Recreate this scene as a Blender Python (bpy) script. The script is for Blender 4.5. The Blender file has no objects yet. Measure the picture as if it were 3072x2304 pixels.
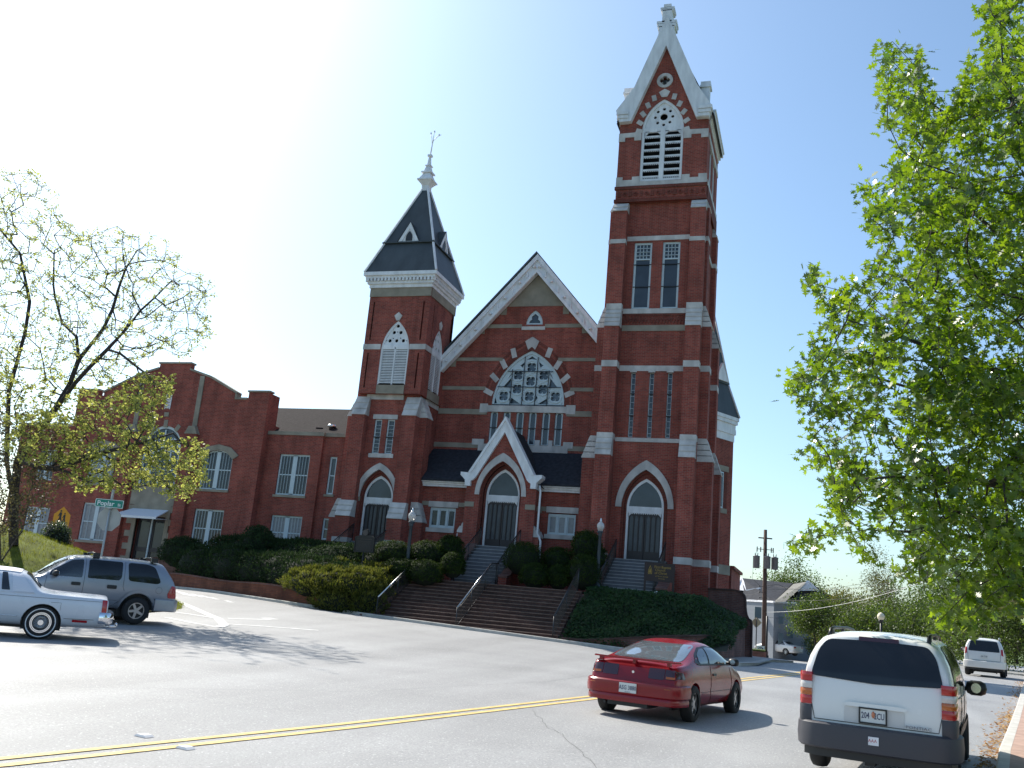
import bpy, bmesh, math, random
import numpy as np
from mathutils import Vector, Matrix, noise
from mathutils.bvhtree import BVHTree
from mathutils.geometry import tessellate_polygon
PI = math.pi
scene = bpy.context.scene
C = scene.collection
rnd = random.Random(7)

# ---------------------------------------------------------------- camera
FPX, PITCH, ROLL, YAW, EYE = 2800.0, math.radians(13.29), math.radians(5.07), math.radians(18.6), 1.6
def _axes():
    up = Vector((0, -math.cos(PITCH), math.sin(PITCH))); fw = Vector((0, math.sin(PITCH), math.cos(PITCH))); rt = Vector((1, 0, 0))
    c, s = math.cos(ROLL), math.sin(ROLL)
    R = Matrix(((c, -s, 0), (s, c, 0), (0, 0, 1)))
    return R @ (math.cos(YAW)*rt - math.sin(YAW)*fw), R @ (math.cos(YAW)*fw + math.sin(YAW)*rt), R @ up
AX, AY, AU = _axes()
cam_data = bpy.data.cameras.new('camera'); cam = bpy.data.objects.new('camera', cam_data); C.objects.link(cam)
cam_data.sensor_width = 36.0; cam_data.lens = FPX/3072*36; cam_data.clip_end = 4000; cam_data.clip_start = 0.1
_rt = Vector((AX[0], AY[0], AU[0])); _dn = Vector((AX[1], AY[1], AU[1])); _fw = Vector((AX[2], AY[2], AU[2]))
cam.matrix_world = Matrix(((_rt.x, -_dn.x, -_fw.x, 0), (_rt.y, -_dn.y, -_fw.y, 0), (_rt.z, -_dn.z, -_fw.z, EYE), (0, 0, 0, 1)))
scene.camera = cam
def at(px, py, d):
    """world point seen along photograph pixel (px,py), at horizontal distance d (m) into the scene"""
    x, y = (px-1536)/FPX, (py-1152)/FPX
    r = Vector((AX[0]*x+AX[1]*y+AX[2], AY[0]*x+AY[1]*y+AY[2], AU[0]*x+AU[1]*y+AU[2]))
    dep = -r.x*math.sin(YAW) + r.y*math.cos(YAW)
    t = d/dep
    return Vector((r.x*t, r.y*t, EYE+r.z*t))

# ---------------------------------------------------------------- sky, sun, exposure
SUN_AZ, SUN_EL = math.radians(-60), math.radians(43)
world = bpy.data.worlds.new('World'); scene.world = world; world.use_nodes = True
wn = world.node_tree; bg = wn.nodes['Background']
sky = wn.nodes.new('ShaderNodeTexSky'); sky.sky_type = 'NISHITA'; sky.sun_disc = False
sky.sun_elevation = SUN_EL; sky.sun_rotation = SUN_AZ; sky.air_density = 1.0; sky.dust_density = 1.5; sky.ozone_density = .8
tint = wn.nodes.new('ShaderNodeMix'); tint.data_type = 'RGBA'; tint.blend_type = 'MULTIPLY'; tint.inputs[0].default_value = 1.0
tint.inputs[7].default_value = (.84, .99, 1.05, 1)      # white balance of the photograph: a little towards cyan
wn.links.new(sky.outputs[0], tint.inputs[6]); wn.links.new(tint.outputs[2], bg.inputs[0]); bg.inputs[1].default_value = 0.125
sd = bpy.data.lights.new('sun', 'SUN'); sd.energy = 5.0; sd.angle = math.radians(0.5); sd.color = (1.0, 0.94, 0.84)
sun = bpy.data.objects.new('sun', sd); C.objects.link(sun); sun.location = (-60, 30, 60)
sdir = Vector((math.sin(SUN_AZ)*math.cos(SUN_EL), math.cos(SUN_AZ)*math.cos(SUN_EL), math.sin(SUN_EL)))
sun.rotation_euler = sdir.to_track_quat('Z', 'Y').to_euler()
scene.view_settings.view_transform = 'Standard'; scene.view_settings.look = 'None'
scene.view_settings.exposure = 0.65; scene.view_settings.gamma = 1.0; scene.view_settings.use_curve_mapping = False
scene.render.engine = 'CYCLES'
scene.render.resolution_x = 1024; scene.render.resolution_y = 768

# ---------------------------------------------------------------- material helpers
def _new(name):
    m = bpy.data.materials.new(name); m.use_nodes = True
    return m, m.node_tree, m.node_tree.nodes['Principled BSDF']
def mat(name, col, rough=0.6, metal=0.0, var=0.0, vs=3.0, bump=0.0, bs=20.0, spec=0.5, coat=0.0, stretch=None):
    """plain material; var = amount of colour variation by noise, bump = bump strength"""
    m, nt, b = _new(name)
    b.inputs['Base Color'].default_value = (*col, 1); b.inputs['Roughness'].default_value = rough
    b.inputs['Metallic'].default_value = metal; b.inputs['Specular IOR Level'].default_value = spec
    b.inputs['Coat Weight'].default_value = coat
    if var or bump:
        tc = nt.nodes.new('ShaderNodeTexCoord'); src = tc.outputs['Object']
        if stretch:
            mp = nt.nodes.new('ShaderNodeMapping'); mp.inputs['Scale'].default_value = stretch
            nt.links.new(src, mp.inputs[0]); src = mp.outputs[0]
    if var:
        n = nt.nodes.new('ShaderNodeTexNoise'); n.inputs['Scale'].default_value = vs; n.inputs['Detail'].default_value = 6
        nt.links.new(src, n.inputs['Vector'])
        r = nt.nodes.new('ShaderNodeValToRGB'); r.color_ramp.elements[0].position = .3; r.color_ramp.elements[1].position = .7
        r.color_ramp.elements[0].color = (*[c*(1-var) for c in col], 1); r.color_ramp.elements[1].color = (*[min(1, c*(1+var)) for c in col], 1)
        nt.links.new(n.outputs[0], r.inputs[0]); nt.links.new(r.outputs[0], b.inputs['Base Color'])
    if bump:
        n2 = nt.nodes.new('ShaderNodeTexNoise'); n2.inputs['Scale'].default_value = bs; n2.inputs['Detail'].default_value = 4
        nt.links.new(src, n2.inputs['Vector'])
        bp = nt.nodes.new('ShaderNodeBump'); bp.inputs['Strength'].default_value = bump; bp.inputs['Distance'].default_value = .02
        nt.links.new(n2.outputs[0], bp.inputs['Height']); nt.links.new(bp.outputs[0], b.inputs['Normal'])
    return m
def brick_mat(name, c1, c2, mortar, var=.25, scale=1.0):
    m, nt, b = _new(name); N, L = nt.nodes, nt.links
    tc = N.new('ShaderNodeTexCoord'); sp = N.new('ShaderNodeSeparateXYZ'); L.new(tc.outputs['Object'], sp.inputs[0])
    ad = N.new('ShaderNodeMath'); ad.operation = 'ADD'; L.new(sp.outputs[0], ad.inputs[0]); L.new(sp.outputs[1], ad.inputs[1])
    cb = N.new('ShaderNodeCombineXYZ'); L.new(ad.outputs[0], cb.inputs[0]); L.new(sp.outputs[2], cb.inputs[1])
    br = N.new('ShaderNodeTexBrick'); L.new(cb.outputs[0], br.inputs['Vector'])
    br.inputs['Scale'].default_value = scale; br.inputs['Brick Width'].default_value = .23; br.inputs['Row Height'].default_value = .078
    br.inputs['Mortar Size'].default_value = .009; br.inputs['Mortar Smooth'].default_value = .1; br.inputs['Bias'].default_value = -.1
    br.inputs['Color1'].default_value = (*c1, 1); br.inputs['Color2'].default_value = (*c2, 1); br.inputs['Mortar'].default_value = (*mortar, 1)
    n = N.new('ShaderNodeTexNoise'); n.inputs['Scale'].default_value = .9; n.inputs['Detail'].default_value = 9; n.inputs['Roughness'].default_value = .65
    L.new(tc.outputs['Object'], n.inputs['Vector'])
    mr = N.new('ShaderNodeMapRange'); mr.inputs[1].default_value = .3; mr.inputs[2].default_value = .7
    mr.inputs[3].default_value = 1-var; mr.inputs[4].default_value = 1+var; L.new(n.outputs[0], mr.inputs[0])
    # rain streaks and sooty patches: long vertical noise
    mp = N.new('ShaderNodeMapping'); mp.inputs['Scale'].default_value = (1.6, 1.6, .14); L.new(tc.outputs['Object'], mp.inputs[0])
    n2 = N.new('ShaderNodeTexNoise'); n2.inputs['Scale'].default_value = 1.0; n2.inputs['Detail'].default_value = 8; n2.inputs['Roughness'].default_value = .7; L.new(mp.outputs[0], n2.inputs['Vector'])
    m2 = N.new('ShaderNodeMapRange'); m2.inputs[1].default_value = .35; m2.inputs[2].default_value = .62; m2.inputs[3].default_value = .70; m2.inputs[4].default_value = 1.08; L.new(n2.outputs[0], m2.inputs[0])
    mm = N.new('ShaderNodeMath'); mm.operation = 'MULTIPLY'; L.new(mr.outputs[0], mm.inputs[0]); L.new(m2.outputs[0], mm.inputs[1])
    mx = N.new('ShaderNodeVectorMath'); mx.operation = 'SCALE'; L.new(br.outputs['Color'], mx.inputs[0]); L.new(mm.outputs[0], mx.inputs['Scale'])
    L.new(mx.outputs[0], b.inputs['Base Color']); b.inputs['Roughness'].default_value = .85; b.inputs['Specular IOR Level'].default_value = .25
    bp = N.new('ShaderNodeBump'); bp.inputs['Strength'].default_value = .5; bp.inputs['Distance'].default_value = .01
    L.new(br.outputs['Fac'], bp.inputs['Height']); bp.invert = True; L.new(bp.outputs[0], b.inputs['Normal'])
    return m
def leaf_mat(name, c_a, c_b, trans=.45, rough=.45, gloss=.5, vs=.8):
    """leaf: colour varies in clumps; light also passes through"""
    m, nt, b = _new(name); N, L = nt.nodes, nt.links
    tc = N.new('ShaderNodeTexCoord'); n = N.new('ShaderNodeTexNoise'); n.inputs['Scale'].default_value = vs; n.inputs['Detail'].default_value = 3
    L.new(tc.outputs['Object'], n.inputs['Vector'])
    wn_ = N.new('ShaderNodeTexWhiteNoise'); wn_.noise_dimensions = '3D'
    sn = N.new('ShaderNodeVectorMath'); sn.operation = 'SNAP'; sn.inputs[1].default_value = (.13, .13, .13)
    L.new(tc.outputs['Object'], sn.inputs[0]); L.new(sn.outputs[0], wn_.inputs['Vector'])
    av = N.new('ShaderNodeMath'); av.operation = 'MULTIPLY_ADD'; av.inputs[1].default_value = .45; L.new(wn_.outputs['Value'], av.inputs[0])
    sb = N.new('ShaderNodeMath'); sb.operation = 'SUBTRACT'; L.new(n.outputs[0], sb.inputs[0]); sb.inputs[1].default_value = .22; L.new(sb.outputs[0], av.inputs[2])
    r = N.new('ShaderNodeValToRGB'); r.color_ramp.elements[0].color = (*c_a, 1); r.color_ramp.elements[1].color = (*c_b, 1)
    r.color_ramp.elements[0].position = .25; r.color_ramp.elements[1].position = .75
    L.new(av.outputs[0], r.inputs[0]); L.new(r.outputs[0], b.inputs['Base Color'])
    b.inputs['Roughness'].default_value = rough; b.inputs['Specular IOR Level'].default_value = gloss
    tl = N.new('ShaderNodeBsdfTranslucent')
    hs = N.new('ShaderNodeHueSaturation'); hs.inputs['Value'].default_value = 1.9; hs.inputs['Hue'].default_value = .48; hs.inputs['Saturation'].default_value = 1.1
    L.new(r.outputs[0], hs.inputs['Color']); L.new(hs.outputs[0], tl.inputs[0])
    mx = N.new('ShaderNodeMixShader'); mx.inputs[0].default_value = trans
    L.new(b.outputs[0], mx.inputs[1]); L.new(tl.outputs[0], mx.inputs[2]); L.new(mx.outputs[0], N['Material Output'].inputs[0])
    return m

# ---------------------------------------------------------------- object helpers
def tag(o, label=None, cat=None, group=None, kind=None):
    if label: o['label'] = label
    if cat: o['category'] = cat
    if group: o['group'] = group
    if kind: o['kind'] = kind
    return o
def empty(name, loc=(0, 0, 0), rz=0, label=None, cat=None, group=None):
    o = bpy.data.objects.new(name, None); C.objects.link(o); o.location = loc; o.rotation_euler = (0, 0, rz)
    return tag(o, label, cat, group)
def plain(x, y, z): return Vector((x, y, z))
class MB:
    """mesh builder: collects shapes, links them as one object"""
    def __init__(s): s.v = []; s.f = []; s.mi = []; s.sm = []
    def add(s, vs, fs, mi=0, smooth=False):
        o = len(s.v); s.v += [tuple(v) for v in vs]
        for f in fs: s.f.append(tuple(i+o for i in f)); s.mi.append(mi); s.sm.append(smooth)
    def box(s, x0, x1, y0, y1, z0, z1, mi=0, F=plain):
        p = [F(x, y, z) if F is plain else F(x, z, y) for x in (x0, x1) for y in (y0, y1) for z in (z0, z1)]
        s.add(p, [(0, 1, 3, 2), (4, 6, 7, 5), (0, 4, 5, 1), (2, 3, 7, 6), (0, 2, 6, 4), (1, 5, 7, 3)], mi)
    def prism(s, outer, w0, w1, F, holes=(), mi=0, back=True):
        """polygon (u,v) with holes, thickness w0..w1; F maps (u,v,w) to world"""
        loops = [list(outer)] + [list(h) for h in holes]
        flat = [p for l in loops for p in l]; n = len(flat)
        tris = tessellate_polygon([[Vector((p[0], p[1], 0)) for p in l] for l in loops])
        vs = [F(p[0], p[1], w0) for p in flat] + [F(p[0], p[1], w1) for p in flat]
        fs = [tuple(t) for t in tris]
        if back: fs += [tuple(i+n for i in reversed(t)) for t in tris]
        o = 0
        for l in loops:
            m = len(l)
            for i in range(m):
                j = (i+1) % m; fs.append((o+i, o+j, o+j+n, o+i+n))
            o += m
        s.add(vs, fs, mi)
    def ring(s, a, b, w0, w1, F, mi=0, closed=False):
        """strip between two polylines a and b (same length) with thickness"""
        n = len(a); vs = []
        for w in (w0, w1):
            vs += [F(p[0], p[1], w) for p in a] + [F(p[0], p[1], w) for p in b]
        fs = []
        for i in range(n if closed else n-1):
            j = (i+1) % n
            fs += [(i, j, n+j, n+i), (2*n+i, 3*n+i, 3*n+j, 2*n+j), (i, 2*n+i, 2*n+j, j), (n+i, n+j, 3*n+j, 3*n+i)]
        if not closed: fs += [(0, n, 3*n, 2*n), (n-1, 3*n-1, 4*n-1, 2*n-1)][:1] + [(n-1, 3*n-1, 4*n-1, 2*n-1)]
        s.add(vs, fs, mi)
    def tube(s, pts, r, n=8, mi=0, caps=True, smooth=True):
        pts = [Vector(p) for p in pts]; m = len(pts); rs = r if isinstance(r, (list, tuple)) else [r]*m
        vs = []; ref = None
        for i in range(m):
            d = (pts[min(i+1, m-1)]-pts[max(i-1, 0)])
            d = d.normalized() if d.length > 1e-9 else Vector((0, 0, 1))
            if ref is None:
                ref = d.orthogonal().normalized()
            else:
                ref = (ref - d*ref.dot(d)); ref = ref.normalized() if ref.length > 1e-6 else d.orthogonal().normalized()
            bt = d.cross(ref)
            for k in range(n):
                a = 2*PI*k/n; vs.append(pts[i]+(ref*math.cos(a)+bt*math.sin(a))*rs[i])
        fs = [(i*n+k, i*n+(k+1) % n, (i+1)*n+(k+1) % n, (i+1)*n+k) for i in range(m-1) for k in range(n)]
        s.add(vs, fs, mi, smooth)
        if caps:
            s.f.append(tuple(len(s.v)-m*n+k for k in reversed(range(n)))); s.mi.append(mi); s.sm.append(False)
            s.f.append(tuple(len(s.v)-n+k for k in range(n))); s.mi.append(mi); s.sm.append(False)
    def lathe(s, prof, c, n=16, mi=0, smooth=True, ang=0.0):
        """prof = [(r,z)], turned about the vertical through c"""
        c = Vector(c); m = len(prof); vs = []
        for r, z in prof:
            for k in range(n):
                a = 2*PI*k/n+ang; vs.append(c+Vector((r*math.cos(a), r*math.sin(a), z)))
        fs = [(i*n+k, i*n+(k+1) % n, (i+1)*n+(k+1) % n, (i+1)*n+k) for i in range(m-1) for k in range(n)]
        s.add(vs, fs, mi, smooth)
        for i in (0, m-1):
            s.f.append(tuple(len(s.v)-m*n+i*n+k for k in range(n))); s.mi.append(mi); s.sm.append(False)
    def build(s, name, mats, parent=None, loc=None, rz=None, fix=True):
        me = bpy.data.meshes.new(name); me.from_pydata(s.v, [], s.f)
        for m in (mats if isinstance(mats, (list, tuple)) else [mats]): me.materials.append(m)
        me.polygons.foreach_set('material_index', s.mi); me.polygons.foreach_set('use_smooth', s.sm)
        if fix:
            bm = bmesh.new(); bm.from_mesh(me); bmesh.ops.recalc_face_normals(bm, faces=bm.faces); bm.to_mesh(me); bm.free()
        me.update()
        o = bpy.data.objects.new(name, me); C.objects.link(o)
        if parent: o.parent = parent
        if loc is not None: o.location = loc
        if rz is not None: o.rotation_euler = (0, 0, rz)
        return o
def FR(Y0):
    """facade frame: (x,z) measured on the plane 44.5 m away, brought to its true place on the plane Y0; w goes into the building"""
    k = Y0/44.5
    return lambda u, v, w: Vector((u*k, Y0+w, EYE+(v-EYE)*k))
def SR(X0, s=-1):
    """side frame: u = Y, v = z, w goes into the wall (towards s)"""
    return lambda u, v, w: Vector((X0+s*w, u, v))
def rect(x0, x1, z0, z1): return [(x0, z0), (x1, z0), (x1, z1), (x0, z1)]
def arch(cx, w, z0, zs, za, n=10):
    """pointed-arch outline from lower left over the top to lower right"""
    h = za-zs; c = (h*h-w*w)/(2*w); r = w+c; a1 = math.atan2(h, c)
    L = [(cx+c-r*math.cos(a1*i/n), zs+r*math.sin(a1*i/n)) for i in range(n+1)]
    R = [(2*cx-x, z) for x, z in reversed(L[:-1])]
    out = L+R
    if z0 < zs-1e-6: out = [(cx-w, z0)]+out+[(cx+w, z0)]
    return out
def qfoil(cx, cz, r, n=6, lobes=4, rot=PI/4):
    """n-foil outline of outer radius about r"""
    out = []; rr = r*.52; d = r*.5
    for k in range(lobes):
        a = rot+k*2*PI/lobes; lx, lz = cx+d*math.cos(a), cz+d*math.sin(a); hw = PI*.62
        for i in range(n+1):
            t = a-hw+2*hw*i/n; out.append((lx+rr*math.cos(t), lz+rr*math.sin(t)))
    return out
def circ(cx, cz, r, n=12): return [(cx+r*math.cos(2*PI*i/n), cz+r*math.sin(2*PI*i/n)) for i in range(n)]
def xform(o, M):
    o.data.transform(M); return o
def copy_tree(o, parent=None):
    c = o.copy(); C.objects.link(c)
    if parent: c.parent = parent
    for ch in [x for x in bpy.data.objects if x.parent == o]: copy_tree(ch, c)
    return c
def text_obj(txt, size, M, mt, name, parent=None, depth=.002, align='CENTER', sx=1.0, bold=0.0):
    cu = bpy.data.curves.new(name, 'FONT'); cu.body = txt; cu.size = size; cu.extrude = depth; cu.align_x = align; cu.align_y = 'CENTER'; cu.resolution_u = 2
    cu.offset = bold
    t = bpy.data.objects.new('t', cu); C.objects.link(t); bpy.context.view_layer.update()
    me = bpy.data.meshes.new_from_object(t.evaluated_get(bpy.context.evaluated_depsgraph_get()))
    bpy.data.objects.remove(t); bpy.data.curves.remove(cu)
    me.transform(M @ Matrix.Diagonal((sx, 1, 1, 1))); me.materials.clear(); me.materials.append(mt)
    o = bpy.data.objects.new(name, me); C.objects.link(o)
    if parent: o.parent = parent
    return o

# ---------------------------------------------------------------- materials
BRICK = brick_mat('red_brick', (.34, .072, .050), (.215, .045, .036), (.25, .145, .115))
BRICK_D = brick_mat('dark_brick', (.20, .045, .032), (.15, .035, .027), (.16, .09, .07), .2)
BRICK_W = brick_mat('garden_wall_brick', (.21, .095, .075), (.14, .065, .055), (.17, .13, .12), .35)
BRICK_S = brick_mat('step_brick', (.105, .056, .046), (.078, .043, .037), (.08, .06, .055), .3)
STONE = mat('pale_stone', (.50, .47, .45), .8, var=.28, vs=1.8, bump=.3, stretch=(1, 1, .6))
STONE_D = mat('weathered_stone', (.27, .235, .185), .85, var=.22, vs=1.6, bump=.3)
WHITE = mat('white_paint', (.72, .72, .74), .55, var=.14, vs=2.5, stretch=(1.5, 1.5, .4))
FRAME = mat('window_paint', (.52, .60, .64), .5, var=.05, vs=5)
GLASS = mat('dark_window_glass', (.035, .045, .058), .08, var=.3, vs=1.2, spec=.6)
CURTAIN = mat('curtained_glass', (.22, .23, .26), .2, var=.15, vs=6, spec=.6)
SLATE = mat('slate_roof', (.045, .055, .06), .55, var=.3, vs=1.4, stretch=(1, 1, .35), bump=.25, bs=14)
SHINGLE = mat('dark_shingle', (.03, .032, .04), .85, var=.3, vs=6, bump=.6, bs=22, spec=.2)
SHINGLE_B = mat('brown_shingle', (.022, .018, .019), .95, spec=.1, var=.35, vs=5, bump=.8, bs=16, stretch=(1, 1, 6))
CONC = mat('concrete', (.36, .35, .33), .85, var=.12, vs=3, bump=.3)
DARK = mat('black_paint', (.018, .018, .022), .45)
IRON = mat('wrought_iron', (.015, .015, .018), .35, spec=.6)
DOOR = mat('dark_door_paint', (.028, .02, .022), .45)
STEEL = mat('bright_steel', (.75, .75, .74), .28, metal=1.0)
# ---------------------------------------------------------------- ground and street
def sstep(t): t = max(0., min(1., t)); return t*t*(3-2*t)
def G(X, Y):
    z = -.08 + .0085*min(max(Y-10, -8), 27)
    z += (.004+.029*sstep((Y-20)/16))*min(25, max(0, -X-2.0))
    if Y > 44: z -= .026*(Y-44)*sstep((7-X)/7)
    if X > 8: z -= .01*(X-8)
    return z
def sheet(name, xs, ys, zf, m, smooth=True):
    vs = [(x, y, zf(x, y)) for y in ys for x in xs]; n = len(xs)
    fs = [(j*n+i, j*n+i+1, (j+1)*n+i+1, (j+1)*n+i) for j in range(len(ys)-1) for i in range(n-1)]
    b = MB(); b.add(vs, fs, 0, smooth); return b.build(name, m, fix=False)
def span(a, b, st): n = max(1, int(round((b-a)/st))); return [a+(b-a)*i/n for i in range(n+1)]
# asphalt with aggregate sparkle and cracks
ASPH, nt, b = _new('asphalt'); N, L = nt.nodes, nt.links
tc = N.new('ShaderNodeTexCoord')
n1 = N.new('ShaderNodeTexNoise'); n1.inputs['Scale'].default_value = 38; n1.inputs['Detail'].default_value = 6; n1.inputs['Roughness'].default_value = .75
n2 = N.new('ShaderNodeTexNoise'); n2.inputs['Scale'].default_value = .35; n2.inputs['Detail'].default_value = 5
n3 = N.new('ShaderNodeTexVoronoi'); n3.inputs['Scale'].default_value = 60
for n in (n1, n2, n3): L.new(tc.outputs['Object'], n.inputs['Vector'])
r1 = N.new('ShaderNodeMapRange'); r1.inputs[1].default_value = .3; r1.inputs[2].default_value = .7; r1.inputs[3].default_value = .62; r1.inputs[4].default_value = 1.4; L.new(n1.outputs[0], r1.inputs[0])
r2 = N.new('ShaderNodeMapRange'); r2.inputs[1].default_value = .3; r2.inputs[2].default_value = .7; r2.inputs[3].default_value = .88; r2.inputs[4].default_value = 1.12; L.new(n2.outputs[0], r2.inputs[0])
# tyre-polished lanes: noise drawn out along the street
mpl = N.new('ShaderNodeMapping'); mpl.inputs['Rotation'].default_value = (0, 0, math.radians(10)); mpl.inputs['Scale'].default_value = (.75, .035, 1); L.new(tc.outputs['Object'], mpl.inputs[0])
n4 = N.new('ShaderNodeTexNoise'); n4.inputs['Scale'].default_value = 1; n4.inputs['Detail'].default_value = 5; L.new(mpl.outputs[0], n4.inputs['Vector'])
r4 = N.new('ShaderNodeMapRange'); r4.inputs[1].default_value = .35; r4.inputs[2].default_value = .65; r4.inputs[3].default_value = .9; r4.inputs[4].default_value = 1.08; L.new(n4.outputs[0], r4.inputs[0])
mu0 = N.new('ShaderNodeMath'); mu0.operation = 'MULTIPLY'; L.new(r1.outputs[0], mu0.inputs[0]); L.new(r4.outputs[0], mu0.inputs[1])
mu = N.new('ShaderNodeMath'); mu.operation = 'MULTIPLY'; L.new(mu0.outputs[0], mu.inputs[0]); L.new(r2.outputs[0], mu.inputs[1])
# bright stone chips
st = N.new('ShaderNodeMath'); st.operation = 'GREATER_THAN'; st.inputs[1].default_value = .985
wn3 = N.new('ShaderNodeSeparateColor'); L.new(n3.outputs['Color'], wn3.inputs[0]); L.new(wn3.outputs[0], st.inputs[0])
vm = N.new('ShaderNodeVectorMath'); vm.operation = 'SCALE'; vm.inputs[0].default_value = (.265, .265, .266); L.new(mu.outputs[0], vm.inputs['Scale'])
mc = N.new('ShaderNodeMix'); mc.data_type = 'RGBA'; L.new(st.outputs[0], mc.inputs[0]); L.new(vm.outputs[0], mc.inputs[6]); mc.inputs[7].default_value = (.5, .5, .5, 1)
L.new(mc.outputs[2], b.inputs['Base Color']); b.inputs['Roughness'].default_value = .62; b.inputs['Specular IOR Level'].default_value = .5
bp = N.new('ShaderNodeBump'); bp.inputs['Strength'].default_value = .9; bp.inputs['Distance'].default_value = .012; L.new(n1.outputs[0], bp.inputs['Height']); L.new(bp.outputs[0], b.inputs['Normal'])
GRASS = mat('grass', (.07, .105, .018), .9, var=.5, vs=2.5, bump=1.0, bs=40)
DIRT = mat('red_earth', (.17, .075, .045), .95, var=.35, vs=3, bump=.8, bs=15)
PAVE = mat('sidewalk_brick_paving', (.36, .24, .19), .85, var=.18, vs=5, bump=.3)
KERB = mat('kerb_concrete', (.46, .44, .40), .8, var=.15, vs=4, bump=.3)
def wall_y(x): return 36.3 if x > -17.4 else 36.3+(-17.4-x)*.29
xs = span(-60, 60, 1.2); ys = span(-4, 60, .8)+span(60, 110, 2)[1:]
tag(sheet('road', xs, ys, lambda x, y: G(x, y)-(.9 if (y > wall_y(x)+1.3 and x < -3.6) else 0), ASPH), kind='structure')
far = [-900, -400, -200, -100, -60, -30, 0, 30, 60, 100, 200, 400, 900]
tag(sheet('ground', far, [-60, -20, 0, 20, 40, 60, 80, 110, 160, 260, 500, 1500], lambda x, y: min(G(max(-60, min(60, x)), min(y, 110)), .2)-1.2, GRASS), kind='structure')
def GM(x, y):
    def br(a, v):
        for i in range(len(a)-1):
            if a[i] <= v <= a[i+1]: return a[i], a[i+1]
        return a[0], a[1]
    x0, x1 = br(xs, x); y0, y1 = br(ys, y); u, v = (x-x0)/(x1-x0), (y-y0)/(y1-y0)
    return (G(x0, y0)*(1-u)+G(x1, y0)*u)*(1-v)+(G(x0, y1)*(1-u)+G(x1, y1)*u)*v
# road markings: sheets 4 mm above the asphalt
def ribbon(name, pts, w, m, dz=.008, par=None, up=None):
    """strip of width w along pts; follows the ground"""
    up = up or GM
    P = []
    for i in range(len(pts)-1):
        a, c = pts[i], pts[i+1]; n = max(1, int(math.dist(a, c)/.8))
        P += [(a[0]+(c[0]-a[0])*k/n, a[1]+(c[1]-a[1])*k/n) for k in range(n)]
    P.append(pts[-1]); vs = []
    for i, p in enumerate(P):
        a, c = P[max(0, i-1)], P[min(len(P)-1, i+1)]; d = Vector((c[0]-a[0], c[1]-a[1])).normalized(); nx, ny = -d.y, d.x
        for s in (-1, 1): x, y = p[0]+nx*w/2*s, p[1]+ny*w/2*s; vs.append((x, y, up(x, y)+dz))
    o = MB(); o.add(vs, [(2*i, 2*i+1, 2*i+3, 2*i+2) for i in range(len(P)-1)]); return o.build(name, m, par, fix=False)

YEL = mat('yellow_road_paint', (.60, .43, .15), .7, var=.2, vs=8)
WHM = mat('white_road_paint', (.52, .52, .51), .7, var=.2, vs=6)
for k, ln in enumerate(([(-9.2, -1), (-6.74, 6.98), (-5.73, 11.2), (-4.11, 18.98), (-1.98, 29.43), (-.82, 34.9), (6.2, 72)], [(-8.95, -1.2), (-6.50, 6.85), (-5.48, 11.15), (-3.86, 18.95), (-1.72, 29.4), (-.55, 34.87), (6.45, 72)])):
    tag(ribbon('yellow_centre_line', ln, .11, YEL), kind='structure')
for nm, w, ln in (('white_lane_line', .22, [(-17.6, 26.0), (-16.64, 26.66), (-15.0, 27.5)]), ('white_turn_marking', .3, [(-23.3, 31.2), (-21.62, 29.85), (-19.38, 27.94), (-18.61, 27.3), (-17.27, 25.69), (-16.97, 24.93)]),
                  ('white_turn_marking', .2, [(-16.97, 24.93), (-18.13, 25.3), (-19.6, 25.9)]), ('white_lane_line', .22, [(-21.5, 27.4), (-20.3, 27.6), (-18.86, 27.4)]),
                  ('white_arrow', .25, [(-18.51, 27.7), (-18.1, 28.25), (-17.85, 28.69), (-17.7, 29.0)]), ('white_arrow', .5, [(-18.1, 29.3), (-17.66, 29.15)])):
    tag(ribbon(nm, ln, w, WHM, .006), kind='structure')
for a, b_ in (((-26.9, 35.8), (-24.7, 33.8)), ((-26.0, 35.1), (-24.3, 33.75)), ((-25.4, 35.0), (-23.95, 33.85)), ((-24.9, 34.9), (-23.6, 33.9)), ((-24.1, 34.5), (-23.2, 33.8)), ((-22.9, 33.9), (-22.2, 33.3))):
    tag(ribbon('white_hatching', [a, b_], .22, WHM, .006), kind='structure')
# cracks and tar lines in the asphalt
TAR = mat('tar_seam', (.07, .07, .072), .6)
r_ = random.Random(3)
for ln, w in (([(-4.34, 15.44), (-3.6, 13.6), (-3.3, 13.2), (-2.29, 10.88), (-1.5, 9.2)], .007), ([(-12.2, 10.3), (-9.9, 11.2), (-7.2, 14.9), (-5.6, 21), (-5.2, 25)], .008), ([(-7.27, 25.6), (-9, 24.1), (-12, 21.3), (-16, 17.5)], .008), ([(3.4, 24), (2.0, 23.6), (.6, 24.2)], .01)):
    pts = []
    for i in range(len(ln)-1):
        for k in range(10):
            t = k/10; pts.append((ln[i][0]+(ln[i+1][0]-ln[i][0])*t+r_.uniform(-.04, .04), ln[i][1]+(ln[i+1][1]-ln[i][1])*t+r_.uniform(-.04, .04)))
    tag(ribbon('road_crack', pts+[ln[-1]], w, TAR, .003), kind='structure')
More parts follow.
